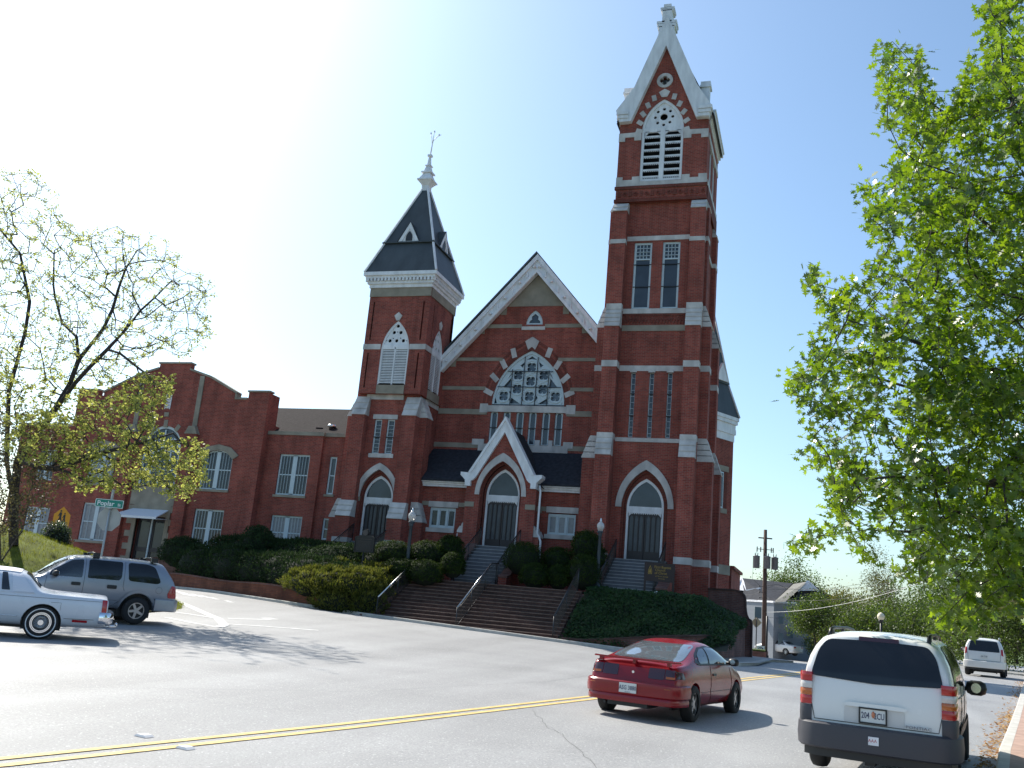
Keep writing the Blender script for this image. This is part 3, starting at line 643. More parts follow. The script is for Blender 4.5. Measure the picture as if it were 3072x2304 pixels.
# great window
q = [(-14.03, 13.62), (-14.72, 13.2), (-13.34, 13.2), (-14.03, 12.88), (-14.72, 12.46), (-13.34, 12.46), (-15.42, 12.08), (-14.03, 12.08), (-12.64, 12.08)]
hs = [qfoil(x, z, .27) for x, z in q]
tri = [[(-14.35, 14.02), (-14.05, 14.22), (-13.75, 14.02), (-14.05, 14.06)], [(-14.5, 13.6), (-14.66, 13.72), (-14.4, 13.92)], [(-13.56, 13.6), (-13.4, 13.72), (-13.66, 13.92)],
       [(-15.05, 12.5), (-15.5, 12.55), (-15.1, 13.05)], [(-13.02, 12.5), (-12.56, 12.55), (-12.98, 13.05)], [(-15.95, 11.68), (-15.75, 11.68), (-15.84, 11.98)], [(-12.3, 11.68), (-12.12, 11.68), (-12.2, 11.98)],
       [(-15.05, 11.68), (-14.5, 11.68), (-15.0, 12.0)], [(-13.55, 11.68), (-13.0, 11.68), (-13.05, 12.0)], [(-14.48, 12.0), (-14.35, 12.18), (-14.36, 11.8)], [(-13.58, 12.0), (-13.7, 12.18), (-13.7, 11.8)],
       [(-14.42, 13.08), (-14.34, 12.98), (-14.42, 12.72), (-14.36, 12.85)], [(-13.64, 13.08), (-13.72, 12.98), (-13.64, 12.72), (-13.7, 12.85)], [(-15.1, 13.2), (-15.05, 13.4), (-15.3, 12.95)], [(-12.98, 13.2), (-13.02, 13.38), (-12.8, 12.95)], [(-15.08, 11.75), (-15.02, 12.3), (-15.14, 12.35)], [(-13.0, 12.35), (-13.02, 11.85), (-12.94, 12.3)]]
m = MB(); m.prism(gw, .14, .22, NF, hs+tri)
m.ring(gw, arch(-14.06, 1.82, 11.62, 11.64, 14.34, 14), .07, .14, NF)
for x, z in q: m.ring(circ(x, z, .36, 16), circ(x, z, .315, 16), .10, .14, NF, closed=True)
gwin = ch(m.build('great_window', FRAME)); gwin['label'] = 'large pointed window filled with white quatrefoil tracery'
g = MB(); g.prism(gw, .3, .32, NF); sub(g, 'pane', mat('blue_grey_window_glass', (.07, .095, .125), .12, var=.45, vs=.9, spec=.7), gwin)
m = MB()
for x in (-15.02, -14.39, -13.69, -13.05):
    zt_ = 11.58+(14.5-11.58)*(1-abs(x+14.06)/1.94)**.62; m.box(x-.02, x+.02, .03, .06, 11.56, zt_, 0, NF)
for z, hw_ in ((13.38, 1.22), (12.55, 1.7), (11.6, 1.92)): m.box(-14.06-hw_, -14.06+hw_, .031, .062, z-.018, z+.018, 0, NF)
sub(m, 'glazing_bar', DARK, gwin)
for a, b_ in lanc:
    tp = [(a, 9.5), (a, 11.15), (a+.09, 11.28), (b_-.09, 11.28), (b_, 11.15), (b_, 9.5)]
    o = window(NF, a, b_, 9.5, 11.28, .1, fw=.085, top=tp); bars_dark(o, NF, a+.05, b_-.05, (10.39,), .1)
m = MB(); tf = arch(-14.05, .3, 16.0, 16.1, 16.5, 6)
m.prism(small, .08, .2, NF, [[(-14.36, 16.0), (-14.33, 16.12), (-14.22, 16.2), (-14.24, 16.36), (-14.05, 16.52), (-13.86, 16.36), (-13.88, 16.2), (-13.77, 16.12), (-13.74, 16.0)]])
sw = ch(m.build('window', FRAME)); g = MB(); g.prism(small, .16, .17, NF); sub(g, 'pane', GLASS, sw)

# =============== narthex (low front range) and porch ===============
N0 = FR(45.7); P0 = FR(44.5)
nw = [(-18.78, -17.38), (-12.5, -11.1)]
m = MB()
m.prism(rect(-19.6, -16.6, 1.5, 7.4), 0, .4, N0, [rect(nw[0][0], nw[0][1], 5.1, 6.14)])
m.prism(rect(-13.6, -10.2, 1.5, 7.4), 0, .4, N0, [rect(nw[1][0], nw[1][1], 5.1, 6.17)])
narthex = chp(m, 'narthex_wall', BRICK)
m = MB()
def lean(x0, x1, mb):
    a = Vector((x0, 45.2, 7.62)); zt2 = 9.72
    mb.add([(x0, 45.25, 7.72), (x1, 45.25, 7.72), (x1, 47.62, zt2), (x0, 47.62, zt2), (x0, 45.25, 7.6), (x1, 45.25, 7.6), (x1, 47.62, zt2-.12), (x0, 47.62, zt2-.12)], [(0, 1, 2, 3), (4, 7, 6, 5), (0, 4, 5, 1), (1, 5, 6, 2), (3, 2, 6, 7), (0, 3, 7, 4)])
lean(-20.4, -10.2, m); chp(m, 'narthex_roof', SHINGLE)
m = MB()
for e, z0, z1 in ((.0, 7.34, 7.46), (.08, 7.45, 7.56), (.2, 7.55, 7.76)):
    m.box(-20.1, -17.0, 45.5-e, 45.8, z0, z1); m.box(-13.5, -10.6, 45.5-e, 45.8, z0, z1)
chp(m, 'eaves_gutter', WHITE)
m = MB(); m.box(-19.4, -16.7, -.035, .03, 6.22, 6.44, 0, N0); m.box(-13.4, -10.4, -.035, .03, 6.24, 6.46, 0, N0); sub(m, 'weathered_band', STONE_D, narthex)
m = MB()
for (a, b_), dz in zip(nw, (0, .04)):
    m.box(a-.1, b_+.12, -.06, .03, 6.15+dz, 6.44+dz, 0, N0); m.box(a-.12, b_+.02, -.08, .03, 4.88+dz, 5.09+dz, 0, N0)
sub(m, 'stone_dressings', STONE, narthex)
for a, b_ in nw:
    W = (b_-a)/3; m = MB()
    m.box(a, b_, .06, .16, 6.02, 6.14, 0, N0); m.box(a, b_, .06, .16, 5.1, 5.2, 0, N0)
    for k in range(4): m.box(max(a, a+k*W-.045), min(b_, a+k*W+.045), .055, .155, 5.12, 6.1, 0, N0)
    for k in range(3): m.ring(rect(a+k*W+.05, a+(k+1)*W-.05, 5.2, 6.02), rect(a+k*W+.09, a+(k+1)*W-.09, 5.24, 5.98), .09, .14, N0, closed=True)
    o = ch(m.build('window', FRAME)); g = MB(); g.box(a, b_, .13, .14, 5.1, 6.13, 0, N0); sub(g, 'pane', CURTAIN if a > -14 else GLASS, o)
PX = -15.08
m = MB(); ph = arch(PX, 1.1, 4.3, 6.95, 8.62, 12)
m.prism([(-16.92, 1.5), (-16.92, 7.25), (-15.08, 10.2), (-13.22, 7.25), (-13.22, 1.5)], 0, .35, P0, [ph])
m.box(-16.92, -16.5, 44.86, 45.75, 1.5, 7.25); m.box(-13.64, -13.22, 44.86, 45.75, 1.5, 7.25)
m.box(-17.2, -16.9, 44.6, 45.3, 1.5, 5.05); m.box(-13.24, -12.94, 44.6, 45.3, 1.5, 5.05)
porch = chp(m, 'porch', BRICK)
m = MB()
for s, x in ((-1, -16.92), (1, -13.22)):
    m.add([(x+s*a, y, z) for y in (44.57, 45.33) for a, z in ((0, 5.5), (.1, 5.4), (.12, 5.28), (.2, 5.28), (.32, 5.05), (.32, 4.95), (0, 4.95))], [tuple(range(7)), tuple(range(13, 6, -1))]+[(i, (i+1) % 7, (i+1) % 7+7, i+7) for i in range(7)])
sub(m, 'buttress_weathering', STONE, porch)
m = MB()
for a, b_ in ((-16.93, -16.44), (-13.72, -13.21)): m.box(a, b_, -.03, .05, 6.27, 6.52, 0, P0)
m.box(-13.25, -13.19, 44.86, 45.7, 6.27, 6.52)
sub(m, 'weathered_band', STONE_D, porch)
m = MB()
for s, x in ((-1, -16.92), (1, -13.22)):
    m.ring([(PX+s*0.0, 10.9), (PX+s*1.72, 8.02)], [(PX+s*0.0, 10.12), (PX+s*1.38, 7.72)], -.16, .32, P0)
    m.ring([(PX+s*0.0, 10.93), (PX+s*1.74, 8.0)], [(PX+s*0.0, 10.72), (PX+s*1.62, 7.95)], -.24, .3, P0)
    m.prism([(PX+s*1.36, 7.74), (PX+s*1.6, 8.0), (PX+s*1.78, 7.98), (PX+s*2.16, 8.0), (PX+s*2.16, 7.84), (PX+s*2.02, 7.72), (PX+s*1.9, 7.6), (PX+s*1.88, 7.3), (PX+s*1.6, 7.3), (PX+s*1.6, 7.55), (PX+s*1.5, 7.6)], -.2, .4, P0)
sub(m, 'white_coping', WHITE, porch)
m = MB()
for s in (-1, 1): m.add([(PX, 44.6, 10.55), (PX, 47.6, 10.55), (PX+s*2.0, 47.6, 7.45), (PX+s*2.0, 44.6, 7.45)], [(0, 1, 2, 3)])
sub(m, 'porch_roof', SHINGLE, porch)
doorway(P0, PX, .92, 4.33, 6.95, 8.33, .5, 1.36, 6.9, 9.07, 1.12, 8.65, glass=GLASS)
m = MB()   # downpipe
m.tube([(-13.1, 44.62, 7.5), (-13.02, 44.6, 7.2), (-13.02, 44.6, 5.15), (-12.9, 44.6, 4.95), (-12.82, 44.6, 4.75), (-12.82, 44.6, 3.4)], .055, 8)
chp(m, 'downpipe', WHITE)
m = MB(); m.tube([(-17.25, 44.7, 4.9), (-17.27, 44.7, 3.9)], .03, 6); chp(m, 'downpipe', WHITE)

# =============== spired tower (left) ===============
L0 = FR(44.95); LU = FR(44.6); LX = -21.88
lw = [(-22.52, -22.1), (-21.78, -21.34)]
ld = arch(-21.9, 1.0, 4.14, 6.5, 7.95, 12)
kx = 44.95/44.5; a0, a1 = -23.75, -20.08
m = MB(); m.prism(rect(a0, a1, 1, 12.1), 0, .4, L0, [ld]+[rect(a, b_, 8.8, 10.66) for a, b_ in lw])
lx0, lx1 = a0*kx, a1*kx
m.box(lx0, lx0+.4, 45.35, 48.6, 1, 12.2); m.box(lx1-.4, lx1, 45.35, 48.6, 1, 12.2)
ltower = chp(m, 'spired_tower', BRICK)
ku = 44.6/44.5; ux0, ux1 = a0*ku, a1*ku
lb = arch(-21.86, .84, 12.57, 14.5, 16.2, 10)
gro = lambda c: rect(c-.045, c+.045, 12.4, 14.35)
gro2 = lambda c: rect(c-.045, c+.045, 15.1, 17.3)
m = MB()
m.prism(rect(a0, a1, 12.1, 18.3), 0, .35, LU, [lb, gro(-23.44), gro(-20.44), gro2(-23.44), gro2(-20.44)])
SL = SR(ux1)
yc = 46.35; zs_ = lambda z: EYE+(z-EYE)*ku
sb = arch(yc, .8, zs_(12.57), zs_(14.5), zs_(16.2), 10)
m.prism(rect(44.95, 48.2, zs_(12.1), zs_(18.3)), 0, .35, SL, [sb, rect(44.95+.28, 44.95+.37, zs_(15.1), zs_(17.3)), rect(47.8, 47.89, zs_(15.1), zs_(17.3))])
m.box(ux0, ux0+.3, 44.95, 48.2, 12.1, zs_(18.3)); m.box(ux0, ux1, 47.9, 48.2, 12.1, zs_(18.3))
lbel = chp(m, 'spired_belfry', BRICK)
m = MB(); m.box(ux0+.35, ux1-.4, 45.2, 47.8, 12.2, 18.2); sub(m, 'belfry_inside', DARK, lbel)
def belwin(F, c, zf, d=0):
    m = MB(); holes = []
    for (dx, dz) in ((0, 16.0-.18), (-.2, 15.45), (.2, 15.45), (-.4, 14.98), (0, 14.98), (.4, 14.98)): holes.append(circ(c+dx, zf(dz)+.1, .1, 10))
    for (dx, dz) in ((0, 15.5), (-.22, 15.14), (.22, 15.14), (-.6, 15.0), (.6, 15.0)): holes.append(circ(c+dx, zf(dz)+.08, .04, 6))
    m.prism(arch(c, .84, zf(14.75), zf(14.76), zf(16.2), 10), .1, .17, F, holes)
    m.ring(arch(c, .84, zf(12.57), zf(14.5), zf(16.2), 10), arch(c, .74, zf(12.67), zf(14.5), zf(16.03), 10), .04, .16, F)
    m.box(c-.84, c+.84, .05, .17, zf(14.6), zf(14.84), 0, F); m.box(c-.03, c+.03, .05, .17, zf(12.6), zf(14.7), 0, F)
    w = sub(m, 'belfry_window', WHITE, lbel)
    m = MB()
    for k in range(22):
        z = zf(12.68)+k*.09
        for s0, s1 in ((c-.76, c-.03), (c+.03, c+.76)):
            m.add([F(x, zz, ww) for x in (s0, s1) for zz, ww in ((z, .07), (z+.05, .07), (z+.08, .16), (z+.03, .16))], [(0, 1, 2, 3), (7, 6, 5, 4), (0, 4, 5, 1), (1, 5, 6, 2), (2, 6, 7, 3), (3, 7, 4, 0)])
    sub(m, 'louvres', WHITE, lbel)
belwin(LU, -21.86, lambda z: z); belwin(SL, yc, zs_)
m = MB()
m.prism([(-22.1, 16.48), (-21.95, 16.2), (-21.78, 16.2), (-21.63, 16.48), (-21.86, 16.68)], -.05, .04, LU)
m.box(-23.78, -22.72, -.03, .04, 14.56, 14.86, 0, LU); m.box(-21.0, -20.05, -.03, .04, 14.56, 14.86, 0, LU)
m.box(ux1-.03, ux1+.035, 44.6, 45.5, zs_(14.56), zs_(14.86)); m.box(ux1-.03, ux1+.035, 47.2, 48.2, zs_(14.56), zs_(14.86))
m.prism([(yc-.2, zs_(16.48)), (yc-.1, zs_(16.2)), (yc+.1, zs_(16.2)), (yc+.2, zs_(16.48)), (yc, zs_(16.68))], -.05, .04, SL)
sub(m, 'stone_dressings', STONE, lbel)
m = MB(); m.box(a0-.01, a1+.01, -.05, .04, 17.6, 18.35, 0, LU); m.box(ux1-.04, ux1+.055, 44.7, 48.22, zs_(17.6), zs_(18.35))
m.box(-22.68, -21.04, -.03, .04, 12.08, 12.56, 0, LU); m.box(ux1-.03, ux1+.03, yc-.82, yc+.82, zs_(12.08), zs_(12.56))
sub(m, 'weathered_band', STONE_D, lbel)
m = MB(); cx_, cy_ = (ux0+ux1)/2, 46.36; H = (ux1-ux0)/2; z0 = zs_(18.1)
for e, za, zb in ((.06, z0, z0+.22), (.16, z0+.2, z0+.36), (.26, z0+.5, z0+.66), (.36, z0+.64, z0+.84)):
    m.box(cx_-H-e, cx_+H+e, cy_-H-e+.02, cy_+H+e-.02, za, zb)
for k in range(19):
    t = -H-.1+k*(2*H+.2)/18
    for dx, dy in ((t, -H-.2), (t, H+.2)): m.box(cx_+dx-.055, cx_+dx+.055, cy_+dy-.06, cy_+dy+.1, z0+.34, z0+.52)
    for dx, dy in ((H+.2, t), (-H-.2, t)): m.box(cx_+dx-.08, cx_+dx+.06, cy_+dy-.055, cy_+dy+.055, z0+.34, z0+.52)
m.box(cx_-H-.1, cx_+H+.1, cy_-H-.1, cy_+H+.1, z0+.3, z0+.55)
sub(m, 'cornice', WHITE, lbel)
# two-stage mansard spire
ze = z0+.84; zm = zs_(20.68)+.18; za_ = 24.95; h0, h1, h2 = H+.33, 1.48, .2
m = MB()
def frus(ha, hb, za, zb, mb=None):
    mb = mb or m
    mb.add([(cx_+sx*ha, cy_+sy*ha, za) for sx, sy in ((-1, -1), (1, -1), (1, 1), (-1, 1))]+[(cx_+sx*hb, cy_+sy*hb, zb) for sx, sy in ((-1, -1), (1, -1), (1, 1), (-1, 1))],
           [(3, 2, 1, 0), (4, 5, 6, 7)]+[(i, (i+1) % 4, (i+1) % 4+4, i+4) for i in range(4)])
frus(h0, h1, ze, zm); frus(h1+.12, h1+.12, zm, zm+.07); frus(h1+.02, .13, zm+.06, za_)
spire = chp(m, 'spire_roof', SLATE)
m = MB()
for sx in (-1, 1):
    for sy in (-1, 1):
        m.tube([(cx_+sx*h0, cy_+sy*h0, ze+.02), (cx_+sx*(h1+.02), cy_+sy*(h1+.02), zm+.03)], .075, 6, smooth=False)
        m.tube([(cx_+sx*(h1+.03), cy_+sy*(h1+.03), zm+.1), (cx_+sx*.14, cy_+sy*.14, za_)], .075, 6, smooth=False)
sub(m, 'hip_ribs', WHITE, spire)
m = MB()
frus(.2, .22, za_-.25, za_+0.120); frus(.22, .42, za_+0.120, za_+0.400); frus(.46, .46, za_+0.400, za_+0.480); frus(.4, .2, za_+0.480, za_+0.920); frus(.32, .32, za_+0.920, za_+1.000); frus(.22, .12, za_+1.000, za_+1.400); frus(.18, .18, za_+1.400, za_+1.456); frus(.1, .05, za_+1.456, za_+2.040); frus(.12, .12, za_+2.040, za_+2.160)
sub(m, 'finial', WHITE, spire)
m = MB(); zf_ = za_+2.12
m.tube([(cx_, cy_, zf_), (cx_+.05, cy_, zf_+.8), (cx_+.1, cy_, zf_+1.7)], [.04, .03, .01], 6)
m.tube([(cx_+.04, cy_, zf_+.75), (cx_+.1, cy_, zf_+1.0), (cx_+.4, cy_, zf_+1.3), (cx_+.55, cy_, zf_+1.32)], .022, 5); m.tube([(cx_+.04, cy_, zf_+.75), (cx_-.02, cy_, zf_+1.1), (cx_-.12, cy_, zf_+1.45)], .022, 5)
for dx, dz in ((.1, 1.55), (.42, 1.3), (-.12, 1.45)): m.lathe([(0, -.08), (.06, 0), (0, .12)], (cx_+dx, cy_, zf_+dz), 6)
sub(m, 'weathervane', WHITE, spire)
def dormer(ax_):
    for s in (0,):
        m = MB(); sl = (h1-.13)/(za_-zm); zb, zt2, hw_ = zm+.1, zm+1.25, .62
        D = (lambda u, v, w: Vector((cx_+u, cy_-h1-.08+w, v))) if ax_ == 'f' else (lambda u, v, w: Vector((cx_+h1+.08-w, cy_+u, v)))
        m.ring([(-hw_, zb), (0, zt2), (hw_, zb)], [(-hw_+.2, zb), (0, zt2-.38), (hw_-.2, zb)], 0, .1, D)
        dr = sub(m, 'dormer', WHITE, spire)
        g = MB(); g.prism([(-hw_+.1, zb), (0, zt2-.2), (hw_-.1, zb)], .05, .07, D); sub(g, 'dormer_face', WHITE, spire)
        g2 = MB(); g2.prism(arch(0, .2, zb+.03, zb+.2, zb+.62, 5), .03, .049, D); sub(g2, 'dormer_opening', DARK, spire)
        r_ = MB()
        for q in (-1, 1): r_.add([D(0, zt2+.02, -.02), D(0, zt2+.02, .75), D(q*(hw_+.06), zb, .25), D(q*(hw_+.06), zb, -.02)], [(0, 1, 2, 3)])
        sub(r_, 'dormer_roof', SLATE, spire)
dormer('f'); dormer('r')
# left tower buttresses
m = MB(); sm_ = MB()
for x0, x1, mx0, mx1 in ((-24.02, -23.16, -23.95, -23.16), (-21.02, -20.16, -20.96, -20.16)):
    m.box(mx0, mx1, 0, .6, 5.4, 10.92, 0, F5); m.box(x0, x1, -.3, .6, 1, 5.42, 0, F5)
    setoff(sm_, mx0, mx1, F5, 10.92, 12.0, .4, -.03, 3); setoff(sm_, x0, x1, F5, 5.42, 6.28, -.0, -.33, 3)
    sm_.box(x0-.02, x1+.02, -.33, .3, 4.05, 4.3, 0, F5)
for xc, s in ((lx0, -1), (lx1, 1)):
    m.box(min(xc, xc+s*.5), max(xc, xc+s*.5), 45.1, 45.85, 5.4, 10.95); m.box(min(xc, xc+s*.85), max(xc, xc+s*.85), 45.1, 45.85, 1, 5.4)
    for (e0, e1, z0_, z1_, n) in ((.0, .53, 10.95, 12.1, 4), (.5, .88, 5.4, 6.4, 3)):
        for k in range(n):
            za, zb = z1_-(z1_-z0_)*k/n, z1_-(z1_-z0_)*(k+1)/n; ea, eb = e0+(e1-e0)*k/n, e0+(e1-e0)*(k+1)/n
            p = [(xc+s*x, y, z) for y in (45.08, 45.87) for x, z in ((0, za), (ea, za), (eb+.02, zb), (eb, zb-.03), (0, zb-.03))]
            sm_.add(p, [(0, 1, 2, 3, 4), (9, 8, 7, 6, 5), (0, 5, 6, 1), (1, 6, 7, 2), (2, 7, 8, 3), (3, 8, 9, 4), (4, 9, 5, 0)])
lbut = chp(m, 'buttresses', BRICK); sub(sm_, 'buttress_weathering', STONE, lbut)
m = MB(); m.box(-23.15, -20.98, -.05, .04, 11.74, 12.08, 0, L0)
m.box(-22.64, -21.2, -.04, .04, 10.67, 10.92, 0, L0); m.box(-22.64, -21.2, -.06, .04, 8.58, 8.8, 0, L0)
m.box(lx1-.03, lx1+.05, 45.85, 48.0, 11.85, 12.15)
sub(m, 'stone_dressings', STONE, ltower)
m = MB(); m.box(-23.15, -22.85, -.03, .04, 6.25, 6.5, 0, L0); m.box(-20.95, -20.1, -.03, .04, 6.25, 6.5, 0, L0); m.box(lx1-.03, lx1+.04, 45.85, 48, 6.3, 6.55); sub(m, 'weathered_band', STONE_D, ltower)
for a, b_ in lw:
    o = window(L0, a, b_, 8.8, 10.66, .08, fw=.07, bars_h=[8.95+k*.2 for k in range(8)], bw=.008); bars_dark(o, L0, a+.05, b_-.05, (9.7,), .09)
doorway(L0, -21.9, .86, 4.15, 6.48, 7.68, .3, 1.26, 6.46, 8.3, 1.0, 7.95)

# =============== rear turret on the right ===============
tc_, ts_ = Vector((-5.30, 50.1)), 1.95
d1, d2 = Vector((.5, .866)), Vector((-.866, .5))
P4 = [tc_, tc_+d1*ts_, tc_+(d1+d2)*ts_, tc_+d2*ts_]; cc = (P4[0]+P4[2])/2
kt = 50.1/44.5; zz = lambda z: EYE+(z-EYE)*kt
def tsq(mb, e, za, e2, zb, mi=0):
    A = [cc+(p-cc)*(1+e/ts_*2) for p in P4]; B = [cc+(p-cc)*(1+e2/ts_*2) for p in P4]
    mb.add([(p.x, p.y, za) for p in A]+[(p.x, p.y, zb) for p in B], [(3, 2, 1, 0), (4, 5, 6, 7)]+[(i, (i+1) % 4, (i+1) % 4+4, i+4) for i in range(4)], mi)
m = MB(); tsq(m, 0, -1, 0, zz(10.5)); turret = chp(m, 'rear_turret', BRICK)
TFc = lambda u, v, w: Vector((tc_.x+d1.x*u-.866*w, tc_.y+d1.y*u+.5*w, v))
m = MB()
for e, a, b_ in ((.03, 10.25, 10.7), (.09, 10.6, 10.85), (.07, 10.8, 11.15), (.15, 11.1, 11.3), (.2, 11.28, 11.45)): tsq(m, e, zz(a), e, zz(b_))
sub(m, 'cornice', WHITE, turret)
m = MB(); tsq(m, .2, zz(11.45), -.28, zz(13.1)); tsq(m, -.22, zz(13.1), -.22, zz(13.2)); tsq(m, -.3, zz(13.2), -.96, zz(16.9)); sub(m, 'turret_roof', SLATE, turret)
m = MB()
for i in range(4):
    pt = lambda e: cc+(P4[i]-cc)*(1+e/ts_*2)
    a, b_, c_ = pt(.21), pt(-.27), pt(-.955)
    m.tube([(a.x, a.y, zz(11.47)), (b_.x, b_.y, zz(13.12))], .06, 6); m.tube([(b_.x, b_.y, zz(13.2)), (c_.x, c_.y, zz(16.85))], .06, 6)
m.prism([(.4, zz(13.2)), (.95, zz(14.1)), (1.5, zz(13.2))], -.05+.2, .3, TFc)
sub(m, 'hip_ribs', WHITE, turret)
m = MB(); m.box(.5, 1.55, -.04, .1, 8.6+1.0, 8.6+1.3, 0, TFc) ; m.box(.5, 1.5, -.04, .1, 7.35, 7.6, 0, TFc); m.box(.0, 1.95, -.04, .1, zz(3.85), zz(4.3), 0, TFc)
sub(m, 'stone_dressings', STONE_D, turret)
m = MB(); m.box(.02, .1, -.05, 0, -.5, zz(10.4), 0, TFc); sub(m, 'corner_strip', STONE, turret)
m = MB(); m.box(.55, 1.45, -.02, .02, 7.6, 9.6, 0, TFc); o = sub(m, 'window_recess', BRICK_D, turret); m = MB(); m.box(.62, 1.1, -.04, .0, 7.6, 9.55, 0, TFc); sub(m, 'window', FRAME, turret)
m = MB(); m.box(.68, 1.04, -.05, -.035, 7.68, 9.48, 0, TFc); sub(m, 'pane', GLASS, turret)
m = MB(); m.box(.3, .85, -.04, .0, zz(3.2), zz(3.75), 0, TFc); sub(m, 'basement_window', FRAME, turret)
m = MB(); m.box(-5.4, -4.35, 53.5, 60, -1, 4.6); m.box(-5.4, -4.2, 53.4, 60, 4.6, 4.75); chp(m, 'rear_wall', BRICK)
# ---------------------------------------------------------------- hall on the left
hall = empty('church_hall', (-36, 45, 2.2), 0, 'two-storey red brick hall with stepped gable parapet and lower wing, left of the church', 'hall')
def hh(o): o.parent = hall; o.matrix_parent_inverse = Matrix.Translation((36, -45, -2.2)); return o
def hp(mb, name, mats): return hh(mb.build(name, mats))
H0 = FR(44.9); W0 = FR(45.5); HC = -35.9
up_r = [(-32.96, 6.42), (-32.96, 8.42), (-32.5, 8.6), (-31.98, 8.68), (-31.46, 8.6), (-31.0, 8.42), (-31.0, 6.42)]
up_l = [(-40.8, 6.42), (-40.8, 8.42), (-40.3, 8.6), (-39.85, 8.66), (-39.4, 8.6), (-38.9, 8.42), (-38.9, 6.42)]
bigw = arch(-35.85, 1.27, 6.45, 8.7, 9.98, 10)
m = MB()
m.prism([(-42.5, 9.2), (-42.5, 12.0), (-41.05, 12.0), (-41.05, 11.7), (-40.65, 11.7), (-40.65, 11.85), (-38.3, 12.98), (-37.0, 13.35), (-36.98, 13.68), (-34.8, 13.68), (-34.8, 13.3), (-33.3, 12.85), (-31.4, 11.92), (-31.4, 11.62), (-30.6, 11.62), (-30.6, 12.04), (-29.25, 12.04), (-29.25, 9.2), (-34.4, 9.2), (-34.4, 10.3), (-37.3, 10.3), (-37.3, 9.2)], 0, .35, H0)
m.prism([(-42.5, 1), (-42.5, 9.2), (-37.3, 9.2), (-37.3, 1)], 0, .35, H0, [up_l, rect(-40.6, -38.72, 3.14, 5.29)])
m.prism([(-37.3, 6.4), (-37.3, 10.3), (-34.4, 10.3), (-34.4, 6.4)], 0, .35, H0, [bigw])
m.prism([(-37.3, 1), (-37.3, 6.4), (-34.4, 6.4), (-34.4, 1), (-34.72, 1), (-34.72, 4.72), (-36.72, 4.72), (-36.72, 1)], 0, .35, H0)
m.prism([(-34.4, 1), (-34.4, 9.2), (-29.25, 9.2), (-29.25, 1)], 0, .35, H0, [up_r, rect(-32.93, -31.02, 3.2, 5.32)])
kh = 44.9/44.5; hx0, hx1 = -42.5*kh, -29.25*kh
m.box(hx1-.35, hx1, 45.25, 46.0, .5, 12.1); m.box(hx1-.35, hx1, 46.0, 60, .5, 10.4); m.box(hx0, hx0+.35, 45.25, 60, .5, 12.1); m.box(hx0, hx1, 59.6, 60, .5, 12.1)
hp(m, 'hall_wall', BRICK)
m = MB(); m.box(hx0+.4, hx1-.4, 45.35, 45.4, .6, 9.8); m.box(hx0+.3, hx1-.3, 45.3, 59.5, 10.2, 10.38); hp(m, 'flat_roof', DARK)
m = MB(); m.prism([(-46.3, .8), (-46.3, 9.8), (-42.4, 9.8), (-42.4, .8)], 0, .3, W0, [rect(-44.7, -42.95, 2.98, 4.85), rect(-44.55, -43.3, 6.45, 8.3)]); m.box(-46.3*1.022, -46.3*1.022+.3, 45.8, 56, .8, 9.95)
m.prism([(-29.35, .8), (-29.35, 9.65), (-25.4, 9.65), (-25.4, .8)], -.15, .3, W0, [rect(-27.93, -26.06, 6.33, 8.56), rect(-27.91, -26.02, 3.4, 5.23)])
m.prism([(-25.4, .8), (-25.4, 9.65), (-23.6, 9.65), (-23.6, .8)], 0.02, .3, W0, [rect(-24.93, -24.5, 6.5, 8.54), rect(-24.87, -24.45, 4.1, 5.24)])
hp(m, 'wing_wall', BRICK)
m = MB(); m.box(-47.1, -43.0, 46, 46.1, .8, 9.9); m.box(-30, -24, 45.86, 45.9, .8, 9.7); m.box(-47.2, -43, 45.6, 56, 9.85, 10.0); hp(m, 'wing_inside', DARK)
m = MB(); m.add([(-33.5, 45.5, 9.92), (-23.9, 45.5, 9.92), (-23.9, 50.5, 12.45), (-33.5, 50.5, 12.45), (-33.5, 56, 9.9), (-23.9, 56, 9.9)], [(0, 1, 2, 3), (3, 2, 5, 4)]); m.box(-27.2, -26.8, 46.5, 46.7, 10.1, 10.5); rf = hp(m, 'wing_roof', SHINGLE_B)
m = MB(); c_ = Vector((-26.25, 46.6, 10.35)); m.lathe([(.16, 0), (.16, .2), (.26, .22), (.22, .34), (0, .38)], c_, 10); hp(m, 'roof_vent', STEEL)
m = MB()   # copings and stone trim
m.box(-29.3, -25.35, -.2, .25, 9.62, 9.82, 0, W0); m.box(-25.35, -23.7, -.05, .25, 9.62, 9.82, 0, W0); m.box(-46.4, -42.45, -.06, .35, 9.75, 9.9, 0, W0)
for poly in ([(-42.55, 12.0), (-41.0, 12.0), (-41.0, 12.1), (-42.55, 12.1)], [(-30.65, 12.04), (-29.2, 12.04), (-29.2, 12.14), (-30.65, 12.14)], [(-37.05, 13.68), (-34.75, 13.68), (-34.75, 13.78), (-37.05, 13.78)],
             [(-34.8, 13.3), (-33.3, 12.85), (-31.35, 11.92), (-31.35, 12.04), (-33.3, 12.98), (-34.8, 13.42)], [(-40.7, 11.85), (-38.3, 12.98), (-37.0, 13.35), (-37.0, 13.47), (-38.3, 13.1), (-40.7, 11.97)]):
    m.prism(poly, -.07, .42, H0)
hp(m, 'parapet_coping', STONE_D)
m = MB()
m.prism([(-31.45, 11.6), (-31.45, 11.95), (-31.35, 11.95), (-31.35, 11.72), (-30.65, 11.72), (-30.65, 11.6)], -.06, .4, H0)
for x in (-33.85, -37.98):
    m.box(x-.15, x+.15, -.06, .05, 9.95, 12.95, 0, H0)
    m.prism([(x-.2, 9.95), (x+.2, 9.95), (x+.42, 9.5), (x-.42, 9.5)], -.3, .05, H0)
